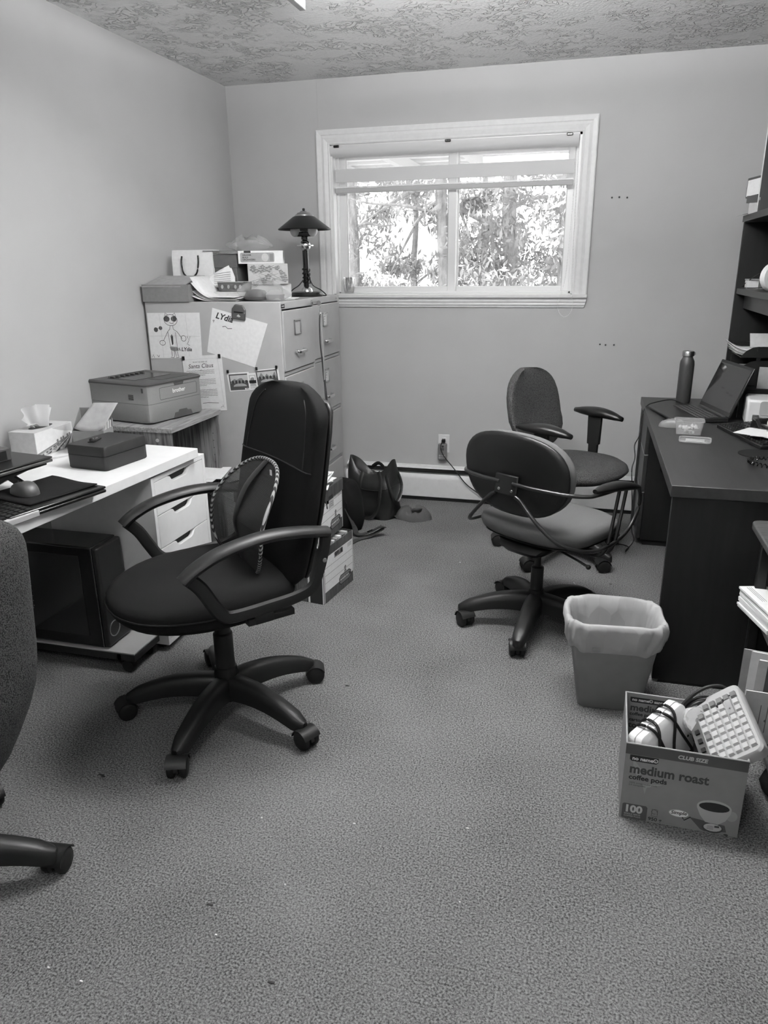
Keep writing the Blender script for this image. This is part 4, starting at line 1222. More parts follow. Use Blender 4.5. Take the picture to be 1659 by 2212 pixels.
t = thing('card_holder', 'grey open box of envelopes standing behind the lock box', 'box', (.330, -2.065, DZ + .0005), math.radians(12))
bw, bd_, bh = .062, .045, .105
bm = nb()
box(bm, -bw, bw, -bd_, bd_, 0, .002); box(bm, -bw, bw, -bd_, -bd_ + .002, .002, bh * .86); box(bm, -bw, -bw + .002, -bd_ + .002, bd_ - .002, .002, bh * .86); box(bm, bw - .002, bw, -bd_ + .002, bd_ - .002, .002, bh * .86)
box(bm, -bw, bw, bd_ - .002, bd_, .002, bh + .06)
loft(bm, [[(-bw - .0005, -bd_, bh * .85), (-bw - .0005, bd_, bh * .85), (-bw - .0005, bd_, bh + .06)], [(-bw + .002, -bd_, bh * .85), (-bw + .002, bd_, bh * .85), (-bw + .002, bd_, bh + .06)]])
obj('box_body', bm, 'box_grey', t)
for i in range(9):
    e = thing('envelope', ('front', 'second', 'third', 'fourth', 'fifth', 'sixth', 'seventh', 'eighth', 'rearmost')[i] + ' envelope in the grey box behind the lock box', 'envelope', M=T(.330, -2.065, DZ + .003) @ RZ(math.radians(12)) @ T(.004, -.034 + i * .008, 0) @ RX(math.radians(-14)), group='envelopes in the grey box')
    obj('envelope_body', box(nb(), -.052, .054, -.0015, .0015, 0, .118 + .002 * (i % 3)), ('paper', 'paper_grey', 'paper_mid')[i % 3], e)
e = thing('open_envelope', 'large open envelope flap bending over the grey box of envelopes', 'envelope', M=T(.330, -2.065, DZ + .003) @ RZ(math.radians(12)))
obj('flap', sheet(nb(), lambda u, v: ((-.055 + .115 * u) + .055 * v * (1 - .3 * u), -.040 + .075 * v, .098 + .085 * v - .018 * math.sin(u * 3.1) * (1 - v)), 12, 6), 'paper_mid', e, smooth=True, solid=.001)
t = thing('white_envelope', 'long white envelope lying flat in front of the tissue box', 'envelope', (.235, -2.205, DZ + .0005), math.radians(58))
obj('envelope_body', prism(nb(), [(-.085, -.03), (.105, -.006), (.10, .03), (-.085, .025)], 0, .0012), 'paper', t)
obj('envelope_flap', prism(nb(), [(-.085, -.03), (.105, -.006), (.01, .006)], .0013, .0018), 'paper_grey', t)

# closed laptop with mouse mat, mouse, keyboard
t = thing('closed_laptop', 'closed black laptop lying under the mouse mat', 'laptop', (.560, -2.700, DZ + .0005), math.radians(-12))
obj('laptop_base', box(nb(), -.125, .125, -.175, .175, .003, .014), 'black_satin', t, bev=.004)
obj('laptop_lid', box(nb(), -.125, .125, -.175, .175, .0155, .024), 'black_smooth', t, bev=.004)
bm = nb()
for x in (-.1, .1):
    for y in (-.15, .15):
        box(bm, x - .012, x + .012, y - .006, y + .006, 0, .003)
obj('rubber_foot', bm, 'black_rubber', t)
t = thing('mouse_mat', 'dark cloth mouse mat on the closed laptop', 'mouse mat', (.545, -2.655, DZ + .025), math.radians(-14))
obj('mat', sheet(nb(), lambda u, v: (-.10 + .215 * u, -.115 + .245 * v, .0025 + .006 * max(0, v - .6) * math.sin(u * 6 + 1)), 14, 10), 'black_fabric', t, smooth=True, solid=.003)


def mouse(name, label, M, m, m2, l=.055, w=.032, h=.036):
    t = thing(name, label, 'mouse', M=M)
    rings = []
    for k in range(9):
        v = k / 8
        rings.append([(x * (1 - .0 * v), y, 0) for x, y, _ in ring_xy(l * math.cos(v * 1.35) ** .55, w * math.cos(v * 1.35) ** .5, 0, 2.6, 26)])
        rings[-1] = [(x, y, h * math.sin(v * 1.45) * (1 - .22 * (x / l + .1) ** 2 - .10 * (x / l))) for x, y, _ in rings[-1]]
    obj('mouse_shell', loft(nb(), rings), m, t, smooth=True)
    obj('wheel', lathe(nb(), ((.008, -.003), (.009, 0), (.008, .003)), 12, T(l * .55, 0, h * .72) @ RX(PI / 2)), 'black_rubber', t)
    obj('button_gap', tube(nb(), [(l * x, 0, h * (1.02 - .55 * max(0, x) ** 2)) for x in (.1, .3, .5)], .0008, 4), 'ink', t)
    return t


t = mouse('computer_mouse', 'black computer mouse on the dark mouse mat', T(.535, -2.700, DZ + .0305) @ RZ(math.radians(160)), 'dark_grey_plastic', 'black_satin')
text('logitech', .011, 'paper', t, T(-.030, .012, .0352) @ RZ(-PI / 2) @ RX(-.2), bold=.0002, name='maker_lettering')


def keyboard(name, label, M, w, d, cols, rows, frame_m, key_m, h=.018, tilt=.06, skip=()):
    t = thing(name, label, 'keyboard', M=M)
    obj('keyboard_body', loft(nb(), [[(-w / 2, -d / 2, 0), (w / 2, -d / 2, 0), (w / 2, d / 2, 0), (-w / 2, d / 2, 0)], [(-w / 2, -d / 2, h), (w / 2, -d / 2, h), (w / 2, d / 2, h + d * tilt), (-w / 2, d / 2, h + d * tilt)]]), frame_m, t, bev=.003)
    kw, kd = (w - .02) / cols, (d - .02) / rows
    bm = nb()
    loft(bm, [[(-kw * .44, -kd * .44, 0), (kw * .44, -kd * .44, 0), (kw * .44, kd * .44, 0), (-kw * .44, kd * .44, 0)], [(-kw * .34, -kd * .34, .007), (kw * .34, -kd * .34, .007), (kw * .34, kd * .36, .007), (-kw * .34, kd * .36, .007)]])
    me = D.meshes.new('key'); bm.to_mesh(me); bm.free(); me.materials.append(MATS[key_m])
    for r_ in range(rows):
        for c in range(cols):
            if (r_, c) in skip: continue
            y = -d / 2 + .01 + kd * (r_ + .5)
            obj('key', me, key_m, t, M=T(-w / 2 + .01 + kw * (c + .5), y, h + (y + d / 2) * tilt - .0005) @ RX(math.atan(tilt)))
    return t


keyboard('desk_keyboard', 'black-keyed keyboard with a pale frame at the edge of the white desk', T(.570, -2.990, DZ + .0005) @ RZ(math.radians(80)), .40, .13, 17, 6, 'light_grey_plastic', 'black_satin', h=.019)
# raised laptop stand with a dark box on it
t = thing('laptop_stand', 'black folding laptop riser standing on the white desk', 'stand', (.372, -2.700, DZ + .0005), math.radians(-8))
obj('top_plate', box(nb(), -.11, .13, -.16, .150, .085, .093), 'black_satin', t, bev=.003)
for s in (-1, 1):
    a = obj('strut', tube(nb(), [(-.08, s * .10, .084), (.02, s * .10, .045), (.11, s * .10, .006)], .012, 4, ry=.006, up=(0, 1, 0), square=True), 'black_satin', t)
    obj('strut', tube(nb(), [(.09, s * .10, .084), (.0, s * .10, .045), (-.08, s * .10, .006)], .010, 4, ry=.006, up=(0, 1, 0), square=True), 'black_satin', t)
obj('foot_bar', box(nb(), .09, .125, -.115, .115, 0, .006), 'black_satin', t)
obj('foot_bar', box(nb(), -.095, -.06, -.115, .115, 0, .006), 'black_satin', t)
t = thing('raised_laptop', 'closed dark laptop resting on the black riser', 'laptop', (.382, -2.700, DZ + .094), math.radians(-8))
obj('laptop_base', box(nb(), -.115, .130, -.165, .165, 0, .010), 'dark_grey_plastic', t, bev=.003)
obj('laptop_lid', box(nb(), -.115, .130, -.165, .165, .0115, .018), 'black_satin', t, bev=.003)
t = thing('docking_box', 'black rectangular speaker box on the raised laptop', 'speaker', (.365, -2.745, DZ + .1125), math.radians(-10))
obj('speaker_body', box(nb(), -.05, .055, -.12, .13, 0, .040), 'dark_grey_plastic', t, bev=.003)
obj('speaker_grille', box(nb(), .0552, .057, -.115, .112, .005, .033), 'black_rubber', t)
simple('pen_cup', lathe(nb(), ((0, 0), (.014, 0), (.016, .05), (.014, .052), (.012, .006), (0, .006)), 16, T(.300, -2.66, DZ + .1125)), 'white_plastic', 'small white cup beside the black speaker box', 'cup', smooth=True)

# ================================================================== office chairs (local x forward, y to the sitter's left)
def caster_meshes():
    bm = nb()
    # hood: curved cover over the twin wheels, plus the stem
    arc_o = [(.0315 * math.cos(a), .0315 * math.sin(a)) for a in [math.radians(8 + 150 * i / 12) for i in range(13)]]
    arc_i = [(.0292 * math.cos(a), .0292 * math.sin(a)) for a in [math.radians(158 - 150 * i / 12) for i in range(13)]]
    M = T(0, 0, .0285) @ RX(PI / 2)
    prism(bm, arc_o + arc_i, -.027, .027, M)
    prism(bm, [(.0292 * math.cos(a), .0292 * math.sin(a)) for a in [math.radians(-20 + 200 * i / 12) for i in range(13)]], -.0055, .0055, M)
    lathe(bm, ((.012, .050), (.012, .060), (.006, .062), (.006, .068)), 12, T(.021, 0, 0))
    h = D.meshes.new('caster'); bmesh.ops.recalc_face_normals(bm, faces=bm.faces[:]); bm.to_mesh(h); bm.free(); h.materials.append(MATS['black_plastic'])
    bm = nb()
    lathe(bm, ((.0, -.0095), (.020, -.0095), (.0275, -.006), (.0285, 0), (.0275, .006), (.024, .009), (.012, .0105), (0, .0105)), 20, RX(PI / 2), True, True)
    w = D.meshes.new('wheel'); bmesh.ops.recalc_face_normals(bm, faces=bm.faces[:]); bm.to_mesh(w); bm.free(); w.materials.append(MATS['black_rubber'])
    for me in (h, w):
        for p in me.polygons: p.use_smooth = True
        me.set_sharp_from_angle(angle=math.radians(40))
    return h, w


HOOD, WHEEL = caster_meshes()


def star_base(t, r, a0, m='black_plastic', cas=(0, 0, 0, 0, 0), hub_r=.036, hub_top=.17, arch=.018, w0=.034, w1=.025, h1=.044):
    """five-leg base; a0 is the angle of the first leg in the chair's own frame (degrees)"""
    bm = nb()
    rings = []
    n = 10
    for k in range(n + 1):
        v = k / n
        x = .022 + (r + .010 - .022) * v
        zt = .150 - .058 * v ** 1.3 + arch * math.sin(PI * v)
        hgt = .078 - (.078 - h1) * v
        w = w0 + (w1 - w0) * v
        if k == n: w *= .72; zt -= .006; hgt *= .8
        rings.append([(x, y * w, zt - hgt * (1 - z)) for y, z in ((-1, 0), (-1.02, .55), (-.86, .86), (-.5, 1.0), (.5, 1.0), (.86, .86), (1.02, .55), (1, 0))])
    rings.append([(x + .008, y * w1 * .4, zt - hgt * (1 - z) * .9 - .004) for y, z in ((-1, 0), (-1.02, .55), (-.86, .86), (-.5, 1.0), (.5, 1.0), (.86, .86), (1.02, .55), (1, 0))])
    loft(bm, rings)
    lathe(bm, ((.016, .060), (.019, .066), (.019, .080)), 12, T(r, 0, 0))
    bmesh.ops.recalc_face_normals(bm, faces=bm.faces[:])
    me = D.meshes.new('base_leg'); bm.to_mesh(me); bm.free(); me.materials.append(MATS[m])
    for p in me.polygons: p.use_smooth = True
    me.set_sharp_from_angle(angle=math.radians(45))
    obj('base_hub', lathe(nb(), ((0, .055), (hub_r * .8, .055), (hub_r, .075), (hub_r * 1.15, .14), (hub_r, hub_top), (hub_r * .8, hub_top + .004)), 22), m, t, smooth=True)
    for i in range(5):
        a = math.radians(a0 + 72 * i)
        obj('base_leg', me, m, t, M=RZ(a))
        c = obj('caster', HOOD, m, t, M=RZ(a) @ T(r, 0, 0) @ RZ(math.radians(cas[i])) @ Matrix.Scale(1.14, 4) @ T(-.021, 0, 0))
        for s in (-1, 1):
            obj('wheel', WHEEL, m, c, M=T(0, s * .0165, .0285) @ (Matrix.Identity(4) if s < 0 else RZ(PI)))


def back_ring(u, fc, z, w, d, bol, p=2.6, n=36, tilt=0.0):
    out = []
    for i in range(n):
        a = 2 * PI * i / n
        c, s = math.cos(a), math.sin(a)
        y = w * math.copysign(abs(s) ** (2 / p), s)
        x = d * math.copysign(abs(c) ** (2 / p), c)
        e = (abs(y) / max(w, 1e-6))
        x += bol * e ** 2.2
        out.append((fc + x, y, z + tilt * x))
    return out


# ---------------------------------------------------------------- chair 1: high-back black swivel chair with lumbar mesh
C1 = (1.085, -2.555)
t = thing('swivel_chair', 'black high-back swivel chair with a mesh lumbar support strapped on', 'chair', (C1[0], C1[1], 0), math.radians(229), 'office swivel chairs')
star_base(t, .318, -91 - 229, cas=(200, 170, 150, 190, 210), hub_top=.18)
obj('gas_lift', lathe(nb(), ((.0315, .175), (.0315, .30), (.028, .304), (.026, .305), (.026, .43)), 20), 'black_plastic', t, smooth=True)
obj('seat_mechanism', loft(nb(), [ring_xy(.08, .06, .405, 4, 20), ring_xy(.12, .085, .425, 4, 20), ring_xy(.15, .15, .450, 4, 20)]), 'black_satin', t, smooth=True)
obj('tension_knob', lathe(nb(), ((.024, 0), (.028, .006), (.028, .03), (.02, .034)), 18, T(.125, 0, .395)), 'black_plastic', t, smooth=True)
obj('lift_lever', tube(nb(), [(.02, -.10, .425), (.02, -.20, .423), (.03, -.24, .420)], .005, 8), 'black_satin', t, smooth=True)


def seat_ring(z, g, cx=.035, w=.262, dfront=.305, dback=.235, n=44, drop=.0, p=2.5):
    out = []
    for i in range(n):
        a = 2 * PI * i / n
        c, s = math.cos(a), math.sin(a)
        dd = dfront if c > 0 else dback
        pp = 2.25 if c > 0 else 3.2
        x = cx + (dd - g) * math.copysign(abs(c) ** (2 / pp), c)
        y = (w - g) * math.copysign(abs(s) ** (2 / pp), s)
        out.append((x, y, z - drop * max(0, (x - cx) / dfront) ** 2.5))
    return out


obj('seat', loft(nb(), [seat_ring(.430, .06), seat_ring(.436, .025), seat_ring(.455, .006), seat_ring(.485, 0, drop=.006), seat_ring(.508, .006, drop=.012), seat_ring(.524, .028, drop=.018), seat_ring(.532, .075, drop=.018), seat_ring(.528, .14, drop=.010), seat_ring(.522, .20, drop=0)]), 'black_fabric', t, smooth=True, ang=80)
obj('seat_piping', tube(nb(), seat_ring(.483, -.002, drop=.006), .0032, 6, closed=True), 'black_fabric', t, smooth=True)


def c1_back(v):
    # v 0 bottom .. 1 top
    z = .475 + .604 * v
    fc = -.205 - .035 * math.sin(min(v, .45) / .45 * PI / 2) - .115 * max(0, v - .25) ** 1.15
    w = .205 + .047 * math.sin(min(v / .45, 1) * PI / 2) - .012 * max(0, v - .6) / .4
    d = .052 - .012 * v
    if v > .86:
        k = (v - .86) / .14
        w *= math.sqrt(max(.02, 1 - .78 * k ** 2.2)); d *= math.sqrt(max(.05, 1 - .80 * k ** 2))
    if v < .06:
        k = 1 - v / .06
        w *= 1 - .2 * k * k; d *= 1 - .5 * k * k
    return fc, z, w, d


vs = [0, .02, .06, .12, .2, .28, .36, .44, .52, .6, .68, .76, .84, .88, .91, .94, .965, .985, 1.0]
obj('backrest', loft(nb(), [[(x, y - .012, z) for x, y, z in back_ring(v, *c1_back(v), .034, 3.0)] for v in vs]), 'black_fabric', t, smooth=True, ang=80)
def surf(v, yy, side=1):
    fc, z, w, d = c1_back(v)
    e = min(abs(yy), .999)
    x = d * (1 - e ** 3.0) ** (1 / 3.0)
    return (fc + side * x + .034 * e ** 2.2 + .001 * side, yy * w - .012, z)
obj('seam', tube(nb(), [surf(.62, -.98 + 1.96 * i / 30) for i in range(31)], .0022, 5), 'black_rubber', t)
for s in (-1, 1):
    obj('seam', tube(nb(), [surf(.62 + .33 * i / 16, s * (.80 - .14 * (i / 16) ** 2)) for i in range(17)], .002, 5), 'black_rubber', t)
obj('back_shell', loft(nb(), [back_ring(v, c1_back(v)[0] - c1_back(v)[3] * .75, c1_back(v)[1], c1_back(v)[2] * .86, .016, .02, 3.0, 24) for v in (.04, .08, .2, .4, .6, .8, .9, .94)]), 'black_plastic', t, smooth=True, ang=80)
for s in (-1, 1):
    # arm: closed loop of flat bar - curved arm top, front post, lower bar, rear post
    y = s * .285
    arm_top = smooth_pts([(.205, y, .632), (.165, y, .660), (.09, y, .690), (-.03, y, .708), (-.14, y, .702), (-.245, y * .99, .682)], 5)
    k = len(arm_top)
    obj('armrest', tube(nb(), arm_top, [.025 + .006 * math.sin(PI * i / (k - 1)) for i in range(k)], 12, ry=.017), 'black_plastic', t, smooth=True)
    loop = smooth_pts([(.190, y, .640), (.155, y * .995, .600), (.125, y * .985, .545), (.098, y * .975, .502), (.060, y * .97, .487), (-.06, y * .97, .490), (-.140, y * .97, .496), (-.190, y * .975, .515), (-.215, y * .98, .565), (-.236, y * .985, .640), (-.240, y * .99, .680)], 4)
    obj('arm_frame', tube(nb(), loop, .0200, 8, ry=.0125, up=(0, 1, 0)), 'black_plastic', t, smooth=True)
    obj('arm_bolt', lathe(nb(), ((.007, 0), (.006, .003)), 10, T(-.225, y * .985 + s * .017, .60) @ RX(-s * PI / 2)), 'steel_dull', t)
    obj('arm_bracket', box(nb(), -.13, .02, min(s * .16, s * .275), max(s * .16, s * .275), .440, .462), 'black_satin', t, bev=.003)
    obj('arm_bracket', box(nb(), -.06, .0, min(s * .262, s * .280), max(s * .262, s * .280), .442, .490), 'black_satin', t, bev=.003)

# lumbar support: rope-edged wire loop with a mesh across it
lum = thing('lumbar_support', 'mesh lumbar support with striped rope edge on the black high-back chair', 'lumbar support', (C1[0], C1[1], 0), math.radians(229))
def lum_edge(a):
    # a 0..2pi ; pear shape wider towards the bottom
    c, s = math.cos(a), math.sin(a)
    yy = .196 * math.copysign(abs(c) ** .8, c) * (1 - .10 * s) - .026
    zz = .672 + .172 * math.copysign(abs(s) ** .85, s)
    xx = -.112 - .030 * s - .070 * max(0, s) ** 1.5 + .035 * ((yy + .026) / .22) ** 2 * (1 - .8 * max(0, s)) - .02 * max(0, -s) ** 2
    return (xx, yy, zz)
obj('rope_edge', tube(nb(), [lum_edge(2 * PI * i / 64) for i in range(64)], .0062, 8, closed=True), 'rope', lum, smooth=True)
def lum_mesh(u, v):
    a = 2 * PI * u
    e = Vector(lum_edge(a)); c = Vector((-.105, -.03, .672))
    p = c.lerp(e, v)
    p.x += .020 * (1 - v ** 2)
    return p
obj('mesh_panel', sheet(nb(), lum_mesh, 48, 8), 'lumbar_mesh', lum, smooth=True, ang=80)
obj('centre_bar', tube(nb(), smooth_pts([(-.208, -.03, .842), (-.130, -.03, .77), (-.084, -.03, .672), (-.090, -.03, .60), (-.100, -.03, .505)], 5), .016, 8, ry=.0018, up=(1, 0, 0)), 'black_satin', lum, smooth=True)
obj('strap', tube(nb(), smooth_pts([(-.078, -.218, .70), (-.14, -.262, .71), (-.22, -.280, .715), (-.300, -.235, .72), (-.330, -.12, .72), (-.335, 0, .72), (-.330, .12, .72), (-.300, .190, .72)], 4), .002, 6, ry=.004), 'black_rubber', lum)
obj('care_tag', box(nb(), -.180, -.1785, .050, .062, .815, .832), 'paper', lum)

# ---------------------------------------------------------------- chair 2: oval-back chair with wire frame
C2 = (2.035, -1.655)
A2 = 57
t = thing('swivel_chair', 'wire-armed swivel chair with oval black back and grey seat, back turned', 'chair', (C2[0], C2[1], 0), math.radians(A2), 'office swivel chairs')
star_base(t, .300, 190 - A2, cas=(-60, 20, 140, 170, 200), hub_r=.030, hub_top=.165, arch=.014, w0=.036, w1=.026, h1=.040)
obj('gas_lift', lathe(nb(), ((.0255, .16), (.0255, .262), (.018, .266), (.0135, .267), (.0135, .37)), 18), 'black_plastic', t, smooth=True)
obj('seat_plate', loft(nb(), [ring_xy(.13, .085, .352, 5, 20), ring_xy(.15, .11, .372, 5, 20), ring_xy(.13, .13, .392, 5, 20)]), 'black_satin', t, smooth=True)
def s2r(z, g, drop=0, cx=.055):
    return [(x, y, z - drop * max(0, x / .24) ** 2 + .035 * max(0, -(x - cx) / .24) ** 3 + .012 * (abs(y) / .24) ** 2) for x, y, _ in ring_xy(.238 - g, .248 - g, 0, 2.9, 44, cx, 0)]
obj('seat', loft(nb(), [s2r(.392, .07), s2r(.396, .03), s2r(.410, .008), s2r(.435, 0), s2r(.455, .006), s2r(.468, .028), s2r(.472, .08), s2r(.468, .15)]), 'grey_fabric', t, smooth=True, ang=80)
obj('seat_underside', loft(nb(), [s2r(.384, .09), s2r(.386, .05), s2r(.396, .02)]), 'black_satin', t, smooth=True, ang=80)
def b2r(s, zc=.690, H=.162, W=.250, x0=-.205, g=1.0):
    pass
def oval_back(off0, off1, scale, m, name):
    # loft of scaled outlines from back skin to front skin; outline lies in a curved sheet
    def pt(a, k, off):
        c, s = math.cos(a), math.sin(a)
        y = .243 * k * math.copysign(abs(c) ** .78, c)
        zz = .160 * k * math.copysign(abs(s) ** .86, s)
        y *= 1 + .05 * (zz / .16)
        z = .688 + zz
        x = -.182 - .16 * max(-.2, (z - .60)) * .55 + .30 * y * y * 1.1 + off
        return (x, y, z)
    rings = []
    for k, off in ((.55, off0 - .004), (.9, off0), (.985, off0 + .006), (1.0, (off0 + off1) / 2), (.985, off1 - .006), (.9, off1), (.55, off1 + .004)):
        rings.append([pt(2 * PI * i / 44, k * scale, off) for i in range(44)])
    obj(name, loft(nb(), rings), m, t, smooth=True, ang=80)
oval_back(-.016, .010, 1.0, 'black_satin', 'back_shell')
oval_back(.0105, .048, .99, 'grey_fabric', 'back_cushion')
obj('back_bracket', box(nb(), -.222, -.210, -.052, .052, -.042, .034), 'black_satin', t, M=T(-.008, 0, .640) @ RY(math.radians(5)), bev=.004)
for y in (-.03, .03):
    obj('bracket_bolt', lathe(nb(), ((.006, 0), (.005, .003)), 10, T(-.231, y, .636) @ RY(-PI / 2)), 'steel_dull', t)
for s in (-1, 1):
    up = smooth_pts([(-.226, s * .03, .664), (-.222, s * .12, .662), (-.180, s * .235, .655), (-.120, s * .285, .648), (-.06, s * .295, .646), (.06, s * .290, .640)], 6)
    obj('upper_rail', tube(nb(), up, .0075, 10), 'black_metal', t, smooth=True)
    lo_ = smooth_pts([(-.228, s * .045, .618), (-.226, s * .075, .600), (-.218, s * .14, .535), (-.180, s * .215, .465), (-.08, s * .272, .425), (.05, s * .285, .420), (.16, s * .287, .450), (.225, s * .288, .520), (.232, s * .288, .585), (.200, s * .288, .622), (.150, s * .288, .630)], 6)
    obj('side_loop', tube(nb(), lo_, .0075, 10), 'black_metal', t, smooth=True)
    for dx in (0, .050):
        st = smooth_pts([(.085 + dx, s * .285, .630), (.060 + dx, s * .285, .520), (.040 + dx, s * .283, .430), (.030 + dx, s * .270, .388), (.028 + dx, s * .235, .372), (.026 + dx * .6, s * .12, .372), (.02 + dx * .6, s * .06, .374)], 5)
        obj('arm_post', tube(nb(), st, .0068, 8), 'black_metal', t, smooth=True)
    pad = []
    for k in range(13):
        v = k / 12
        x = -.085 + .305 * v
        w = .030 * math.sin(PI * min(.97, max(.03, v))) ** .45
        zc = .660 - .045 * v ** 2.2
        hh = .019 * math.sin(PI * min(.96, max(.04, v))) ** .4
        pad.append([(x, s * .288 + w * math.cos(a), zc + hh * math.sin(a)) for a in [2 * PI * i / 16 for i in range(16)]])
    obj('arm_pad', loft(nb(), pad), 'black_satin', t, smooth=True, ang=80)
obj('lift_lever', tube(nb(), [(.0, -.08, .365), (-.02, -.20, .352), (-.03, -.245, .346)], .005, 8), 'black_metal', t, smooth=True)
obj('lever_knob', lathe(nb(), [(.010 * math.sin(a), -.010 * math.cos(a)) for a in [PI * i / 8 for i in range(9)]], 12, T(-.031, -.252, .345)), 'black_satin', t, smooth=True)

# ---------------------------------------------------------------- chair 3: task chair with T arms by the wall
C3 = (2.105, -.785)
A3 = -27
t = thing('swivel_chair', 'dark woven task chair with T-shaped arms facing the dark desk', 'chair', (C3[0], C3[1], 0), math.radians(A3), 'office swivel chairs')
star_base(t, .310, 30 - A3, cas=(-100, 60, 200, 140, 60), hub_r=.034)
obj('gas_lift', lathe(nb(), ((.027, .16), (.027, .27), (.015, .274), (.015, .40)), 18), 'black_plastic', t, smooth=True)
obj('seat_plate', loft(nb(), [ring_xy(.10, .08, .385, 5, 20), ring_xy(.15, .12, .405, 5, 20), ring_xy(.17, .17, .425, 5, 20)]), 'black_satin', t, smooth=True)
def s3r(z, g, drop=0, cx=.045):
    return [(x, y, z - drop * max(0, (x - .1) / .2) ** 2) for x, y, _ in ring_xy(.245 - g, .250 - g, 0, 2.6, 44, cx, 0)]
obj('seat', loft(nb(), [s3r(.425, .09), s3r(.428, .045), s3r(.440, .014), s3r(.465, 0, .01), s3r(.485, .006, .016), s3r(.500, .03, .02), s3r(.505, .08, .02), s3r(.500, .15, .01)]), 'weave_dark', t, smooth=True, ang=80)
def c3_back(v):
    z = .520 + .412 * v
    fc = -.215 + .030 * math.sin(min(1, v / .4) * PI) * .6 - .085 * max(0, v - .3)
    w = .150 + .082 * math.sin(min(1, v / .45) * PI / 2)
    d = .038
    if v > .5:
        k = (v - .5) / .5
        w *= math.sqrt(max(.03, 1 - .93 * k ** 2.9)); d *= math.sqrt(max(.05, 1 - .85 * k ** 6))
    if v < .1:
        k = 1 - v / .1
        w *= 1 - .28 * k * k; d *= 1 - .5 * k * k
    return fc, z, w, d
obj('backrest', loft(nb(), [back_ring(v, *c3_back(v), .040, 2.7) for v in (0, .03, .06, .1, .18, .26, .34, .42, .5, .6, .7, .8, .86, .9, .94, .97, .99, 1)]), 'weave_dark', t, smooth=True, ang=80)
obj('back_bar', tube(nb(), smooth_pts([(-.05, 0, .408), (-.18, 0, .400), (-.255, 0, .44), (-.268, 0, .55), (-.275, 0, .68)], 5), .030, 8, ry=.008, up=(1, 0, 0)), 'black_plastic', t, smooth=True)
for s in (-1, 1):
    pad = []
    for k in range(15):
        v = k / 14
        x = -.120 + .275 * v
        w = .040 * math.sin(PI * min(.965, max(.035, v))) ** .4
        zc = .704 - .040 * max(0, v - .45) ** 1.6 * 1.6 - .006 * (1 - v)
        hh = .026 * math.sin(PI * min(.96, max(.04, v))) ** .4
        pad.append([(x, s * (.282 - .02 * v) + w * math.cos(a), zc + hh * math.sin(a)) for a in [2 * PI * i / 18 for i in range(18)]])
    obj('arm_pad', loft(nb(), pad), 'black_satin', t, smooth=True, ang=80)
    post = obj('arm_post', loft(nb(), [[(x, s * .268 + y, z) for x, y in ((-.034 * q_, -.011), (.034 * q_, -.011), (.034 * q_, .011), (-.034 * q_, .011))] for z, q_ in ((.480, .72), (.530, .75), (.532, 1.0), (.695, 1.12))]), 'black_plastic', t, M=T(.005, 0, 0), bev=.004)
    obj('arm_bracket', tube(nb(), smooth_pts([(.0, s * .10, .422), (.0, s * .24, .424), (.004, s * .266, .44), (.005, s * .268, .49)], 5), .024, 8, ry=.007, up=(1, 0, 0)), 'black_plastic', t, smooth=True)

# ---------------------------------------------------------------- chair 4: tweed chair back at the picture edge
C4 = (.715, -3.455)
A4 = 176
t = thing('swivel_chair', 'tweed-backed swivel chair cut by the picture edge beside the white desk', 'chair', (C4[0], C4[1], 0), math.radians(A4), 'office swivel chairs')
star_base(t, .300, 27 - A4, cas=(250, 235, 160, 40, 60))
obj('gas_lift', lathe(nb(), ((.028, .16), (.028, .28), (.022, .284), (.022, .40)), 18), 'black_plastic', t, smooth=True)
obj('seat_plate', loft(nb(), [ring_xy(.10, .08, .385, 5, 20), ring_xy(.15, .12, .405, 5, 20), ring_xy(.17, .17, .425, 5, 20)]), 'black_satin', t, smooth=True)
obj('seat', loft(nb(), [s3r(.425, .09), s3r(.428, .045), s3r(.440, .014), s3r(.465, 0, .01), s3r(.485, .006, .016), s3r(.500, .03, .02), s3r(.505, .08, .02), s3r(.500, .15, .01)]), 'tweed', t, smooth=True, ang=80)
def c4_back(v):
    z = .30 + .635 * v
    fc = -.235 + .11 * max(0, .35 - v) ** 1.4 * 2.2 - .055 * v
    w = .135 + .105 * math.sin(min(1, v / .5) * PI / 2)
    d = .042
    if v > .84:
        k = (v - .84) / .16
        w *= math.sqrt(max(.03, 1 - .5 * k ** 2.6)); d *= math.sqrt(max(.05, 1 - .85 * k ** 2.4))
    if v < .1:
        k = 1 - v / .1
        w *= 1 - .3 * k * k; d *= 1 - .5 * k * k
    return fc, z, w, d
obj('backrest', loft(nb(), [back_ring(v, *c4_back(v), .030, 3.0) for v in (0, .03, .06, .1, .18, .26, .34, .42, .5, .6, .7, .8, .84, .88, .91, .94, .97, .99, 1)]), 'tweed', t, smooth=True, ang=80)

# ================================================================== dark desk along the right-hand wall
RDZ = .736
t = thing('dark_desk', 'dark laminate desk with drawers running to the back wall', 'desk', (2.85, -1.12, 0))
dx0, dx1, dy0, dy1 = 2.467 - 2.85, 3.215 - 2.85, -2.010 + 1.12, -.240 + 1.12
obj('desk_top', box(nb(), dx0, dx1, dy0, dy1, RDZ - .040, RDZ), 'dark_laminate', t, bev=.002)
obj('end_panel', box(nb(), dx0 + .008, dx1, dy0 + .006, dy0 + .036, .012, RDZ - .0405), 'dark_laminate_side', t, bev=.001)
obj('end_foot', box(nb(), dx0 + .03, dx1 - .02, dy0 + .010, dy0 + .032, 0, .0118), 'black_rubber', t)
obj('modesty_panel', box(nb(), dx1 - .03, dx1 - .012, dy0 + .0365, dy1 - .3705, .05, RDZ - .0405), 'dark_laminate_side', t)
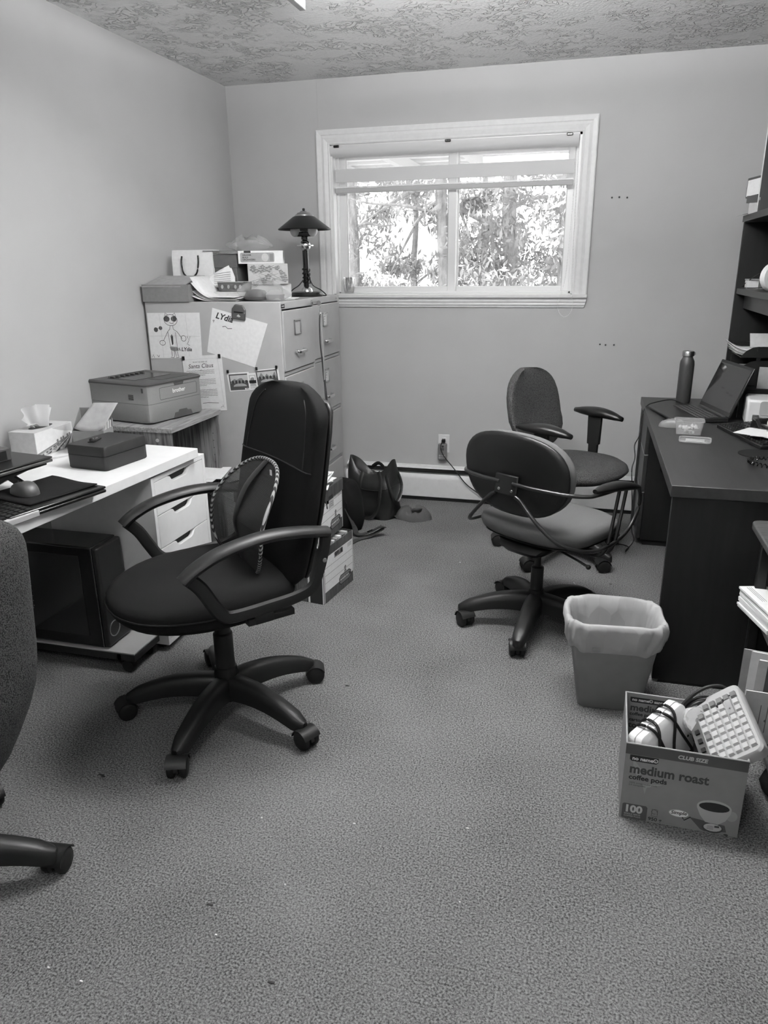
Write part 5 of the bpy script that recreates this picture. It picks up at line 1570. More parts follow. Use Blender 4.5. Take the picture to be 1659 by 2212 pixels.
# drawer pedestal at the far end
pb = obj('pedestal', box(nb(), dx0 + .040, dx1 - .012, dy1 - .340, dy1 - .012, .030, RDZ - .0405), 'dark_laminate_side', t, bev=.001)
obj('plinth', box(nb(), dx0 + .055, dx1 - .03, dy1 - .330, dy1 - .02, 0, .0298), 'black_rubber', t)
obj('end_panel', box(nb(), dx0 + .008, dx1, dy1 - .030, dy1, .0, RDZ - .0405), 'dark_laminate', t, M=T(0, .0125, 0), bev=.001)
for z0, z1 in ((.040, .290), (.295, .490), (.495, .690)):
    d = obj('drawer', box(nb(), dx0 + .020, dx0 + .0395, dy1 - .338, dy1 - .032, z0, z1), 'dark_laminate', t, bev=.002)
    obj('drawer_edge', box(nb(), dx0 + .0192, dx0 + .0398, dy1 - .336, dy1 - .034, z1 + .0004, z1 + .0036), 'paper_mid', d)
obj('lock', lathe(nb(), ((.012, 0), (.012, .006), (.007, .014)), 14, T(dx0 + .115, dy1 - .3405, .42) @ RX(PI / 2)), 'black_smooth', t, smooth=True)

# hutch
HX0, HY0, HY1, HZ = 2.872, -1.93, -.22, 1.648
t = thing('desk_hutch', 'tall dark shelving hutch standing on the dark desk', 'hutch', (3.04, -1.07, RDZ))
ox, oy = 3.04, -1.07
def hb(name, x0, x1, y0, y1, z0, z1, m='dark_laminate_side', p=None, **k):
    return obj(name, box(nb(), x0 - ox, x1 - ox, y0 - oy, y1 - oy, z0 - RDZ, z1 - RDZ), m, p or t, **k)
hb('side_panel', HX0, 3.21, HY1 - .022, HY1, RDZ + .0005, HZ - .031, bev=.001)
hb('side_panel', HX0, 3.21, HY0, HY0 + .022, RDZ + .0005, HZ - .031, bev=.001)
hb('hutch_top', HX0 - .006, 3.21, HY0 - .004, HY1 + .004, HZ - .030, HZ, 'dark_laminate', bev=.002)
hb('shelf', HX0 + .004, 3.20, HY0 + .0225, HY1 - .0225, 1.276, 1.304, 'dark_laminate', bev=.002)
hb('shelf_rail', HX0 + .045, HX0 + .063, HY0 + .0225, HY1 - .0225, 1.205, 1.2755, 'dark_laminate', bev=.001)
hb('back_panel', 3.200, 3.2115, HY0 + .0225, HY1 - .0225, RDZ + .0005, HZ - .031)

# --- on the hutch top
t = thing('leaning_board', 'white-edged board leaning upright on top of the hutch', 'board', (2.880, -.43, HZ + .0005))
obj('board', box(nb(), .010, .026, -.62, 0, 0, .60), 'dark_laminate_side', t)
obj('board_edge', box(nb(), .008, .028, .0002, .018, 0, .60), 'vinyl', t, bev=.002)
t = thing('desk_sign', 'small tilted white sign card on the hutch top corner', 'sign', (2.885, -.335, HZ + .0505), math.radians(48))
obj('sign_frame', box(nb(), -.005, .004, -.045, .045, .03, .125), 'dark_grey_plastic', t, M=RX(math.radians(-8)) @ RY(math.radians(14)), bev=.003)
obj('sign_card', box(nb(), -.0065, -.0052, -.040, .040, .036, .112), 'paper', t, M=RX(math.radians(-8)) @ RY(math.radians(14)))
obj('sign_foot', box(nb(), -.012, .012, -.03, .03, 0, .032), 'dark_grey_plastic', t)
t = thing('small_carton', 'small pale carton under the sign on the hutch top', 'box', (2.915, -.335, HZ + .0005), math.radians(-38))
obj('carton_body', box(nb(), -.03, .03, -.045, .045, 0, .049), 'paper_grey', t, bev=.001)
obj('carton_print', box(nb(), -.0304, -.0298, -.03, -.008, .008, .034), 'paper', t)
t = thing('small_carton', 'dark squat carton beside the board on the hutch top', 'box', (2.925, -.445, HZ + .0005), math.radians(-20))
obj('carton_body', box(nb(), -.028, .028, -.028, .028, 0, .052), 'box_grey', t, bev=.001)
obj('carton_lid', box(nb(), -.031, .031, -.031, .031, .0525, .066), 'paper_mid', t, bev=.001)
t = thing('hutch_paper', 'white paper curling over the hutch top edge', 'paper', (2.89, -.24, HZ + .0005))
obj('sheet', sheet(nb(), lambda u, v: (.06 - .115 * u, -.09 + .11 * v, .003 + .004 * math.sin(u * 3) - .022 * max(0, u - .55) ** 1.5), 10, 3), 'paper', t, smooth=True, solid=.0008)
# --- on the hutch shelf
t = thing('tape_ring', 'white round roll standing on the hutch shelf', 'roll', (2.935, -.80, 1.3045 + .062))
obj('ring', lathe(nb(), ((.046, -.018), (.062, -.018), (.062, .018), (.046, .018)), 30, RZ(math.radians(20)) @ RX(PI / 2), False, False), 'white_plastic', t, smooth=True)
obj('core', lathe(nb(), ((.040, -.016), (.046, -.016), (.046, .016), (.040, .016)), 30, RZ(math.radians(20)) @ RX(PI / 2), False, False), 'black_satin', t, smooth=True)
t = thing('tag_tub', 'small pale tub with a dark stick on the hutch shelf', 'tub', (2.925, -.355, 1.3045))
obj('tub_body', box(nb(), -.028, .028, -.03, .03, 0, .040), 'paper', t, bev=.002)
obj('tub_lid', box(nb(), -.030, .030, -.032, .032, .0405, .046), 'light_grey_plastic', t, bev=.001)
t = thing('glue_bottle', 'small dark bottle with a pale cap on the hutch shelf', 'bottle', (2.955, -.435, 1.3045))
obj('bottle_body', lathe(nb(), ((0, 0), (.016, 0), (.016, .055), (.008, .062), (.008, .068)), 14), 'dark_grey_plastic', t, smooth=True)
obj('bottle_cap', lathe(nb(), ((.011, .066), (.011, .082), (.006, .086)), 12), 'white_plastic', t, smooth=True)
t = thing('flat_tray', 'pale shallow tray behind the tub on the hutch shelf', 'tray', (3.02, -.45, 1.3045))
obj('tray_body', box(nb(), -.05, .05, -.09, .09, 0, .018), 'paper', t, bev=.002)
t = thing('thin_cable', 'thin black cable arching over the hutch shelf edge', 'cable', (2.892, -.29, 1.3045))
obj('cable', tube(nb(), smooth_pts([(.06, -.28, .012), (.02, -.16, .006), (-.002, -.03, .004), (-.003, .0, .006), (.01, -.08, .035), (.03, -.16, .066), (.06, -.24, .080), (.10, -.29, .03), (.11, -.30, .003)], 6), .0022, 6), 'black_rubber', t, smooth=True)

# --- stack of black letter trays with papers, on the desk
LT = [.118, .172, .228]
for i, z in enumerate((.0, .063, .126)):
    lab = ('lowest black letter tray', 'middle black letter tray', 'top black letter tray')[i]
    t = thing('letter_tray', lab + ' of the stack under the hutch', 'letter tray', (3.005, -.62, RDZ + .0005 + .150 + z), math.radians(0), 'stacked letter trays')
    bm = nb()
    box(bm, -.155, .14, -.125, .125, 0, .003); box(bm, -.155, .14, .122, .125, .003, .050); box(bm, .137, .14, -.122, .122, .003, .050)
    # near side panel with curved entry
    side = [(-.155, .003), (-.150, .012), (-.135, .030), (-.110, .045), (-.085, .050), (.14, .050), (.14, .003)]
    prism(bm, side, -.125, -.122, Matrix(((1, 0, 0, 0), (0, 0, 1, 0), (0, 1, 0, 0), (0, 0, 0, 1))))
    obj('tray_shell', bm, 'black_satin', t)
    for s in (-1, 1):
        bm = nb()
        for x in (-.08, .12):
            box(bm, x - .008, x + .008, s * .1275 - .004, s * .1275 + .004, .0505 if i < 2 else .030, .0625 if i < 2 else .050)
        obj('riser', bm, 'black_satin', t)
t = thing('tray_riser', 'dark desk riser carrying the letter trays', 'riser', (3.005, -.62, RDZ + .0005))
obj('riser_board', box(nb(), -.15, .15, -.14, .14, .130, .149), 'dark_laminate_side', t, bev=.001)
for s_ in (-1, 1):
    obj('riser_leg', box(nb(), -.14, .14, s_ * .13 - .008, s_ * .13 + .008, 0, .1295), 'dark_laminate_side', t)
q = random.Random(12)
for i in range(7):
    z = RDZ + .1505 + .126 + .0035 + i * .0042
    t = thing('tray_paper', ('bottom', 'second', 'third', 'fourth', 'fifth', 'sixth', 'uppermost')[i] + ' sheet of the curling papers in the top letter tray', 'paper', M=T(2.985 - .004 * i, -.62, z) @ RZ(q.uniform(-.05, .05)), group='papers in the top letter tray')
    c_ = .018 + .004 * i
    obj('sheet', sheet(nb(), lambda u, v: (-.155 + .27 * u, -.105 + .205 * v, .001 + c_ * max(0, .3 - u) ** 2 * 9), 10, 3), ('paper', 'paper_grey')[i % 2], t, smooth=True, solid=.0016)
t = thing('standing_folder', 'pale folder standing upright in the top letter tray', 'folder', M=T(3.01, -.60, RDZ + .1505 + .126 + .034) @ RX(math.radians(-38)))
obj('folder', box(nb(), -.10, .13, -.0015, .0015, 0, .075), 'paper_grey', t)
for i in range(2):
    simple('tray_sheet', box(nb(), -.13, .12, -.10, .10, 0, .002), 'paper', ('sheet lying in the middle letter tray', 'second sheet lying above it in the middle letter tray')[i], 'paper', M=T(2.975 + .01 * i, -.62, RDZ + .1505 + .063 + .0035 + .0025 * i) @ RZ(.04 - .08 * i))

# notes, adding machine and tape dispenser under the trays
simple('grey_note', box(nb(), -.001, .001, -.055, .055, 0, .10), 'paper_mid', 'grey card propped behind the laptop screen', 'card', M=T(2.985, -.770, RDZ + .140) @ RZ(math.radians(82)) @ RY(math.radians(-6)))
t = thing('white_machine', 'white label machine with a rounded window panel behind the laptop', 'office machine', (2.975, -.870, RDZ + .0005), math.radians(-6))
obj('machine_body', box(nb(), -.10, .12, -.10, .09, 0, .118), 'white_plastic', t, bev=.010)
obj('machine_panel', prism(nb(), rrect(.13, .062, .012), 0, .002, plane_frame((.015, -.1005, .083), (1, 0, 0), (0, 0, 1))), 'light_grey_plastic', t)
obj('machine_slot', box(nb(), -.06, .11, -.106, -.0995, .016, .044), 'black_satin', t, bev=.003)
obj('machine_latch', box(nb(), -.075, -.050, -.112, -.0995, .030, .054), 'dark_grey_plastic', t, bev=.002)
obj('machine_knob', lathe(nb(), ((.012, 0), (.012, .022), (.009, .026)), 16, T(.10, -.10, .12) @ RX(PI / 2)), 'chrome', t, smooth=True)
t = thing('tape_dispenser', 'black tape dispenser behind the desk keyboard', 'tape dispenser', (2.930, -1.125, RDZ + .0005), math.radians(-30))
prof = [(-.075, 0), (.075, 0), (.075, .018), (.052, .022), (.034, .030), (.0, .020), (-.030, .022), (-.052, .060), (-.066, .062), (-.072, .040)]
obj('dispenser_body', prism(nb(), prof, -.018, .018, Matrix(((1, 0, 0, 0), (0, 0, 1, 0), (0, 1, 0, 0), (0, 0, 0, 1)))), 'black_satin', t, bev=.003)
obj('tape_roll', lathe(nb(), ((.014, -.010), (.031, -.010), (.031, .010), (.014, .010)), 24, T(.022, 0, .052) @ RX(PI / 2), False, False), 'white_plastic', t, smooth=True)
obj('tape_core', lathe(nb(), ((.008, -.012), (.014, -.012), (.014, .012), (.008, .012)), 18, T(.022, 0, .052) @ RX(PI / 2)), 'dark_grey_plastic', t, smooth=True)
for i, (x, y, r_, m_, lab) in enumerate(((2.835, -1.045, .6, 'box_dark', 'dark folded booklet behind the laptop, lower one'), (2.840, -1.06, .3, 'box_grey', 'grey folded booklet behind the laptop, upper one'))):
    simple('booklet', box(nb(), -.05, .05, -.04, .04, 0, .004), m_, lab, 'booklet', M=T(x, y, RDZ + .0005 + i * .0046) @ RZ(r_))

# --- laptop
LA = math.atan2(.380, -.071) - PI / 2      # heading of the front edge
t = thing('open_laptop', 'open black laptop on the dark desk beside the bottle', 'laptop', (2.645, -.745, RDZ + .0005), math.radians(13))
lw, ld = .182, .125       # half width (y), half depth (x); front edge towards -x
obj('laptop_base', loft(nb(), [[(-ld, -lw, .004), (ld, -lw, .002), (ld, lw, .002), (-ld, lw, .004)], [(-ld, -lw, .014), (ld, -lw, .020), (ld, lw, .020), (-ld, lw, .014)]]), 'black_satin', t, bev=.003)
kb_ = obj('keyboard_deck', loft(nb(), [[(-.010, -.165, .0176), (.092, -.165, .0200), (.092, .165, .0200), (-.010, .165, .0176)], [(-.010, -.165, .0180), (.092, -.165, .0204), (.092, .165, .0204), (-.010, .165, .0180)]]), 'black_rubber', t)
bm = nb(); box(bm, -.0075, .0075, -.0085, .0085, 0, .0018)
key_me = D.meshes.new('key'); bm.to_mesh(key_me); bm.free(); key_me.materials.append(MATS['dark_grey_plastic'])
for i in range(5):
    for k in range(15):
        obj('key', key_me, None, kb_, M=T(0 + i * .0205, -.153 + k * .0218, .0186 + i * .00046))
obj('touchpad', box(nb(), -.100, -.030, -.02, .085, .0150, .0170), 'black_satin', t, M=RY(-.024))
obj('sticker', box(nb(), -.118, -.102, .135, .165, .0146, .0152), 'paper', t, M=RY(-.024))
SCR = T(.122, 0, .018) @ RY(math.radians(21))
sc_ = obj('screen_lid', box(nb(), 0, .007, -lw, lw, .004, .242), 'black_satin', t, M=SCR, bev=.003)
obj('display', box(nb(), -.0012, -.0002, -lw + .010, lw - .010, .024, .228), 'screen', sc_)
obj('hinge_cover', box(nb(), -.008, .008, -.15, .15, .004, .016), 'dark_grey_plastic', t, M=T(.119, 0, .008))
bm = nb()
for x in (-.1, .1):
    for y in (-.16, .16):
        box(bm, x - .01, x + .01, y - .01, y + .01, 0, .004)
obj('rubber_foot', bm, 'black_rubber', t)
t = thing('laptop_cable', 'thin black laptop cable looping over the desk corner down to the floor', 'cable', (2.70, -.46, RDZ + .012))
wp = [(2.665, -.535, RDZ + .012), (2.64, -.44, RDZ + .014), (2.60, -.40, RDZ + .016), (2.52, -.47, RDZ + .010), (2.482, -.54, RDZ + .006), (2.460, -.57, RDZ - .03), (2.452, -.60, .60), (2.430, -.66, .56), (2.436, -.68, .50), (2.424, -.72, .45), (2.432, -.74, .36), (2.440, -.76, .26), (2.445, -.80, .16), (2.46, -.80, .10), (2.43, -.78, .04), (2.435, -.70, .004), (2.45, -.63, .004), (2.40, -.60, .004), (2.36, -.62, .004)]
obj('cable', tube(nb(), [Vector(p) - Vector((2.70, -.46, RDZ + .012)) for p in smooth_pts(wp, 6)], .0028, 6), 'black_rubber', t, smooth=True)
obj('cable_plug', box(nb(), -.052, -.018, -.090, -.070, -.008, .004), 'black_satin', t, bev=.002)

# --- water bottle
t = thing('water_bottle', 'grey steel water bottle with a metal screw cap', 'bottle', (2.668, -.365, RDZ + .0005))
obj('bottle_body', lathe(nb(), ((0, 0), (.034, 0), (.036, .004), (.036, .196), (.034, .212), (.027, .226), (.024, .234), (.024, .240)), 30), 'navy_metal', t, smooth=True)
obj('bottle_cap', lathe(nb(), ((.026, .236), (.029, .238), (.029, .258), (.027, .262), (0, .262)), 28), 'steel_dull', t, smooth=True)
obj('cap_loop', box(nb(), .020, .034, -.006, .006, .242, .258), 'steel_dull', t, bev=.002)

mouse('computer_mouse', 'grey mouse half hidden behind the snack tub', T(2.553, -1.035, RDZ + .0005) @ RZ(math.radians(170)), 'mid_grey_plastic', 'black_satin')

# --- snack tub and lid
t = thing('snack_tub', 'clear lidless plastic tub of crumbs on the dark desk', 'tub', (2.607, -1.175, RDZ + .0005), math.radians(-5))
bm = nb()
loft(bm, [ring_xy(.046, .036, 0, 8, 28), ring_xy(.050, .040, .003, 8, 28), ring_xy(.057, .046, .058, 8, 28), ring_xy(.061, .050, .058, 8, 28), ring_xy(.061, .050, .061, 8, 28), ring_xy(.0555, .0445, .061, 8, 28), ring_xy(.0485, .0385, .005, 8, 28)], True, True)
obj('tub_wall', bm, 'frosted', t, smooth=True)
q = random.Random(3)
for k in range(22):
    bm = nb(); s = q.uniform(.006, .011)
    bmesh.ops.create_icosphere(bm, subdivisions=1, radius=s)
    for v in bm.verts: v.co *= q.uniform(.7, 1.2)
    obj('crumb_piece', bm, 'crumbs', t, M=T(q.uniform(-.036, .036), q.uniform(-.026, .026), .011 + q.uniform(0, .022)), smooth=True)
t = thing('tub_lid', 'clear plastic tub lid lying upside down on the dark desk', 'lid', (2.618, -1.318, RDZ + .0005), math.radians(-8))
obj('lid_plate', loft(nb(), [ring_xy(.056, .044, 0, 8, 28), ring_xy(.060, .048, .002, 8, 28), ring_xy(.060, .048, .003, 8, 28), ring_xy(.05, .04, .003, 8, 28)]), 'frosted', t, smooth=True)
obj('lid_rim', tube(nb(), ring_xy(.0595, .0475, .0075, 8, 28), .0035, 6, closed=True), 'frosted', t, smooth=True)
obj('lid_inset', box(nb(), -.036, .036, -.025, .025, .0032, .0042), 'light_grey_plastic', t, bev=.001)

# --- keyboard with envelopes, mouse mat, phone
keyboard('desk_keyboard', 'black keyboard under white envelopes on the dark desk', T(2.875, -1.200, RDZ + .0005) @ RZ(math.radians(-76)), .42, .17, 18, 6, 'black_smooth', 'black_satin', h=.016)
for i, (x, y, r_, w_, h_, lab) in enumerate(((2.885, -1.285, -.62, .10, .07, 'white envelope lying lower on the black keyboard'), (2.935, -1.300, -.18, .11, .07, 'white stamped envelope lying uppermost on the black keyboard'))):
    t = thing('white_envelope', lab, 'envelope', M=T(x, y, RDZ + .036 + .003 * i) @ RZ(r_))
    obj('envelope_body', box(nb(), -w_, w_, -h_, h_, 0, .0018), 'paper', t)
    if i:
        obj('printed_square', flat(nb(), ((-.05, .035), (-.01, .035), (-.01, .070), (-.05, .070)), .0021), 'paper_mid', t)
        strokes(t, [[(-.045, .040), (-.035, .062), (-.025, .045), (-.015, .064)]], .002, 'ink_grey', 'stamp_mark', .0024)
simple('round_mat', lathe(nb(), ((0, 0), (.085, 0), (.085, .003), (0, .003)), 36, T(2.835, -1.500, RDZ + .0005) @ Matrix.Diagonal((1, .85, 1, 1))), 'black_rubber', 'thin dark round mat on the dark desk', 'mat', smooth=True)
t = thing('desk_phone', 'black desk telephone with coiled cord at the picture edge', 'telephone', (2.96, -1.60, RDZ + .0005), math.radians(12))
obj('phone_body', loft(nb(), [[(-.09, -.10, 0), (.11, -.10, 0), (.11, .10, 0), (-.09, .10, 0)], [(-.09, -.10, .022), (.11, -.10, .060), (.11, .10, .060), (-.09, .10, .022)]]), 'black_satin', t, bev=.006)
hs = smooth_pts([(-.085, -.07, .065), (-.06, -.07, .080), (.02, -.07, .092), (.09, -.07, .098), (.105, -.07, .085)], 4)
obj('handset', tube(nb(), hs, [.024, .025, .022, .019, .018, .018, .018, .018, .018, .018, .018, .018, .020, .024, .025, .025, .022], 12, ry=.016), 'black_smooth', t, smooth=True)
obj('handset_ring', lathe(nb(), ((.020, 0), (.028, .002), (.028, .012), (.020, .014)), 22, T(-.085, -.070, .042)), 'chrome', t, smooth=True)
cl = smooth_pts([(-.07, -.10, .045), (-.10, -.13, .020), (-.16, -.10, .010), (-.205, -.04, .010), (-.19, .015, .010), (-.13, .03, .010), (-.07, -.02, .012), (-.05, -.16, .010), (.05, -.20, .010)], 26)
hel = []
for i, p in enumerate(cl):
    d = cl[min(i + 1, len(cl) - 1)] - cl[max(i - 1, 0)]
    s_, u_ = frame_at(d)
    a = i * 1.15
    hel.append(p + s_ * .0065 * math.cos(a) + u_ * .0065 * math.sin(a))
obj('coiled_cord', tube(nb(), hel, .0022, 5), 'black_smooth', t, smooth=True)

# ================================================================== waste bin with liner
BM_ = T(2.318, -2.150, 0) @ RZ(math.radians(4)) @ Matrix.Diagonal((.975, 1, 1, 1))
t = thing('waste_bin', 'grey plastic waste bin with a white liner beside the dark desk', 'waste bin', M=BM_)
def binr(z, k, g=0, p=7):
    return ring_xy(.106 + .046 * k + g, .080 + .024 * k + g, z, p, 48)
bm = nb()
loft(bm, [binr(.0, 0, -.006), binr(.006, 0), binr(.30, 1.0), binr(.318, 1.02), binr(.318, 1.02, .006), binr(.312, 1.02, .008), binr(.318, 1.02, -.002), binr(.30, 1, -.003), binr(.008, 0, -.003)], True, True)
obj('bin_body', bm, 'bin_grey', t, smooth=True, ang=50)
q = random.Random(21)
ph = [q.uniform(0, 6.28) for _ in range(8)]
def wav(th, v, am):
    return am * (math.sin(9 * th + ph[0] + 3 * v) + .7 * math.sin(17 * th + ph[1] - 5 * v) + .5 * math.sin(31 * th + ph[2] + 7 * v))
def linr(z, k, g, am, v, zr=0.0, p=6, n=96):
    out = []
    for i, (x, y, _) in enumerate(ring_xy(1, 1, 0, p, n)):
        th = 2 * PI * i / n
        gg = g + wav(th, v, am)
        out.append((x * (.106 + .046 * k + gg), y * (.080 + .024 * k + gg), z + zr * (math.sin(3 * th + ph[3]) + .6 * math.sin(8 * th + ph[4]))))
    return out
bm = nb()
loft(bm, [linr(.226, .78, .004, .0016, 0, .007), linr(.240, .83, .010, .0028, .3, .004), linr(.258, .90, .011, .0034, .5, .002), linr(.275, .94, .013, .0036, .7), linr(.292, .99, .012, .0034, .85), linr(.308, 1.02, .013, .003, 1.0), linr(.324, 1.03, .010, .002, 1.1, .003), linr(.331, 1.03, .003, .0015, 1.2, .004),
          linr(.324, 1.0, -.006, .0018, 1.3, .002), linr(.29, .93, -.010, .0025, 1.5), linr(.24, .8, -.012, .003, 1.8), linr(.17, .55, -.012, .003, 2.2), linr(.08, .3, -.016, .003, 2.6), linr(.03, .1, -.03, .003, 3)], False, True)
o = obj('liner', bm, 'liner_film', t, smooth=True, ang=80)
obj('liner_label', box(nb(), -.075, -.050, -.1215, -.1200, .240, .250), 'ink_mid', t)

# ================================================================== coffee carton of odds and ends
CB = T(2.4935, -2.628, 0) @ RZ(math.radians(-1.5))
t = thing('coffee_carton', 'open coffee pod carton of old office machines on the carpet', 'carton', M=CB)
cw, cd, ch = .148, .128, .236
bm = nb(); tk = .003
box(bm, -cw, cw, -cd, cd, 0.0005, tk); box(bm, -cw, cw, -cd, -cd + tk, tk, ch); box(bm, -cw, cw, cd - tk, cd, tk, ch)
box(bm, -cw, -cw + tk, -cd + tk, cd - tk, tk, ch); box(bm, cw - tk, cw, -cd + tk, cd - tk, tk, ch)
obj('carton_wall', bm, 'box_print', t, bev=.0006)
bm = nb(); box(bm, -cw + tk, -cw + tk + .0006, -cd + tk, cd - tk, tk, ch); box(bm, cw - tk - .0006, cw - tk, -cd + tk, cd - tk, tk, ch); box(bm, -cw + tk, cw - tk, -cd + tk, -cd + tk + .0006, tk, ch)
obj('carton_lining', bm, 'card_inner', t)
bm = nb(); tube(bm, [(-cw, -cd + .001, ch), (cw, -cd + .001, ch)], .0022, 6); tube(bm, [(-cw + .001, -cd, ch), (-cw + .001, cd, ch)], .0022, 6); tube(bm, [(cw - .001, -cd, ch), (cw - .001, cd, ch)], .0022, 6); tube(bm, [(-cw, cd - .001, ch), (cw, cd - .001, ch)], .0022, 6)
obj('torn_edge', bm, 'card_inner', t)
F = plane_frame((-cw, -cd - .0004, 0), (1, 0, 0), (0, 0, 1))
W_, H_ = 2 * cw, ch
def art(name, polys, m, z, FF=F):
    bm = nb()
    for p in polys: flat(bm, p, z, FF)
    return obj(name, bm, m, t)
art('print_band', [((0, H_ - .032), (W_, H_ - .032), (W_, H_), (0, H_))], 'box_print_dark', .0002)
text('CLUB SIZE', .0155, 'paper_grey', t, F @ T(.128, H_ - .023, .0005), bold=.0006, shear=.12)
art('print_badge', [((.012, H_ - .033), (.083, H_ - .033), (.083, H_ - .047), (.078, H_ - .052), (.017, H_ - .052), (.012, H_ - .047))], 'ink', .0004)
text('no name\u00ae', .0150, 'paper', t, F @ T(.018, H_ - .0475, .0007), bold=.0004)
text('medium roast', .0385, 'ink_grey', t, F @ T(.014, H_ - .088, .0006), bold=.0012, sx=.90)
text('coffee pods', .0205, 'ink', t, F @ T(.014, H_ - .108, .0006), bold=.0006)
text('100% compostable pods', .0072, 'ink_grey', t, F @ T(.016, H_ - .121, .0006)); text('2.0 compatible', .0072, 'ink_grey', t, F @ T(.016, H_ - .128, .0006))
bm = nb()
art('print_panel', [((.006, .002), (.070, .002), (.070, .044), (.066, .049), (.010, .049), (.006, .045))], 'box_print_dark', .0004)
text('100', .031, 'paper_grey', t, F @ T(.011, .023, .0007), bold=.0014)
text('SINGLE SERVE', .0068, 'paper_grey', t, F @ T(.012, .014, .0007)); text('COFFEE PODS', .0068, 'paper_grey', t, F @ T(.012, .007, .0007))
text('950 g', .0155, 'ink', t, F @ T(.074, .007, .0007), bold=.0003)
strokes_bm = nb()
for l in ([(.082, .024), (.082, .044), (.094, .044)], arc(.088, .036, .007, .007, 0, 300, 10), [(.096, .026), (.096, .044)], [(.080, .022), (.098, .022)]):
    ribbon(strokes_bm, l, .0012, .0006, F)
obj('print_symbol', strokes_bm, 'ink_grey', t)
# pouring steam swirl, cup, saucer napkin, pod
art('print_swirl', [[(.02, H_ - .045), (.045, H_ - .075), (.04, H_ - .10), (.025, H_ - .085)], [(.05, H_ - .118), (.10, H_ - .112), (.062, H_ - .128), (.058, H_ - .150)]], 'paper_mid', .0003)
art('print_napkin', [[(.175, .040), (.262, .032), (.268, .012), (.215, .004), (.205, .008)]], 'box_print_dark', .0003)
art('print_cup', [arc(.231, .082, .042, .022, 0, 180, 14) + [(.190, .075), (.200, .052), (.214, .034), (.244, .030), (.262, .046), (.272, .070)]], 'light_grey_plastic', .0005)
art('print_cup', [arc(.275, .064, .014, .016, 0, 360, 14)], 'paper_mid', .0004)
art('print_coffee', [arc(.231, .083, .037, .014, 0, 360, 20)], 'ink', .0007)
art('print_pod', [arc(.234, .018, .026, .015, 0, 360, 18)], 'ink_grey', .0007)
art('print_pod', [arc(.234, .020, .022, .012, 0, 360, 18)], 'paper_grey', .0009)
bm = nb()
for i in range(3): ribbon(bm, [(.220, .015 + i * .004), (.236, .015 + i * .004)], .001, .0011, F)
flat(bm, ((.238, .021), (.250, .022), (.249, .028), (.238, .027)), .0011, F)
obj('print_pod_line', bm, 'ink_grey', t)
bm = nb(); flat(bm, arc(.148, .045, .026, .0125, 0, 360, 20), .0004, F)
obj('print_bubble', bm, 'paper_mid', t)
bm = nb(); flat(bm, arc(.148, .045, .0235, .0105, 0, 360, 20), .0005, F)
obj('print_bubble', bm, 'paper', t)
text('Simple', .0150, 'ink', t, F @ T(.1285, .041, .0008) @ RZ(.06), shear=.2, bold=.0003)
bm = nb(); ribbon(bm, [(.158, .036), (.163, .027), (.178, .041)], .0032, .0010, F)
obj('print_tick', bm, 'ink', t)
art('print_mark', [arc(.268, .004, .006, .003, 0, 360, 10)], 'ink_grey', .0004)
# print on the rear wall as seen inside
F = plane_frame((-cw + tk, cd - tk - .0004, 0), (1, 0, 0), (0, 0, 1))
art('rear_print_ground', [((0, tk), (W_ - 2 * tk, tk), (W_ - 2 * tk, H_ - .002), (0, H_ - .002))], 'box_print', .0001, F)
art('rear_print_badge', [((.012, H_ - .012), (.120, H_ - .012), (.120, H_ - .024), (.116, H_ - .029), (.016, H_ - .029), (.012, H_ - .025))], 'ink', .0003, F)
text('no name\u00ae sans nom', .0135, 'paper', t, F @ T(.017, H_ - .024, .0006), bold=.0003)
text('medium', .030, 'ink_grey', t, F @ T(.014, H_ - .056, .0006), bold=.0009)
text('coffee pods', .0150, 'ink', t, F @ T(.014, H_ - .072, .0006), bold=.0004)
text('cartouches', .0150, 'ink', t, F @ T(.014, H_ - .092, .0006), bold=.0004)
text('torr\u00e9fi\u00e9', .026, 'ink_grey', t, F @ T(.014, H_ - .114, .0006), bold=.0008)

# white device with its cord wound round it, standing on its edge in the carton
WD = CB @ plane_frame((-.046, .000, .172), (.58, .77, .22), (-.22, .10, 1))
t = thing('adding_machine', 'white plastic office machine wrapped in its black cord in the coffee carton', 'office machine', M=WD)
def wdr(z, g=0, sh=0):
    return [(x, y + sh, z) for x, y in rrect(.205 - g, .150 - g, .020, 4)]
obj('machine_shell', loft(nb(), [wdr(-.030, .02), wdr(-.024), wdr(-.002)]), 'white_plastic', t, smooth=True)
obj('machine_cover', loft(nb(), [wdr(-.0008, .003), wdr(.018, .006), wdr(.026, .03)]), 'white_plastic', t, smooth=True)
obj('machine_seam', loft(nb(), [wdr(-.0022, .0025), wdr(-.0006, .0025)]), 'ink_mid', t)
obj('rating_label', box(nb(), -.055, -.03, -.045, -.005, .0262, .0268), 'paper_mid', t)
bm = nb()
for x in (.085, .098): lathe(bm, ((.004, .026), (.0035, .0268)), 8, T(x - .012, -.02, 0))
obj('screw_hole', bm, 'ink', t)
for i, (x, tl) in enumerate(((-.055, .03), (-.03, -.02), (.01, .04), (.05, -.03))):
    obj('cord_turn', tube(nb(), smooth_pts([(x - tl, -.079, -.02), (x - tl, -.082, .01), (x - tl * .7, -.062, .030), (x, 0, .030), (x + tl * .7, .062, .030), (x + tl, .082, .01), (x + tl, .079, -.022), (x + tl * .6, .045, -.036), (x - tl * .6, -.045, -.036)], 4, True), .0042, 7, closed=True), 'black_rubber', t, smooth=True)
obj('cord_plug', box(nb(), -.075, -.045, .020, .046, -.054, -.034), 'black_rubber', t, bev=.005)
bm = nb()
for s in (-1, 1): box(bm, -.091, -.075, .033 + s * .007 - .001, .033 + s * .007 + .001, -.048, -.039)
obj('plug_blade', bm, 'steel_dull', t)
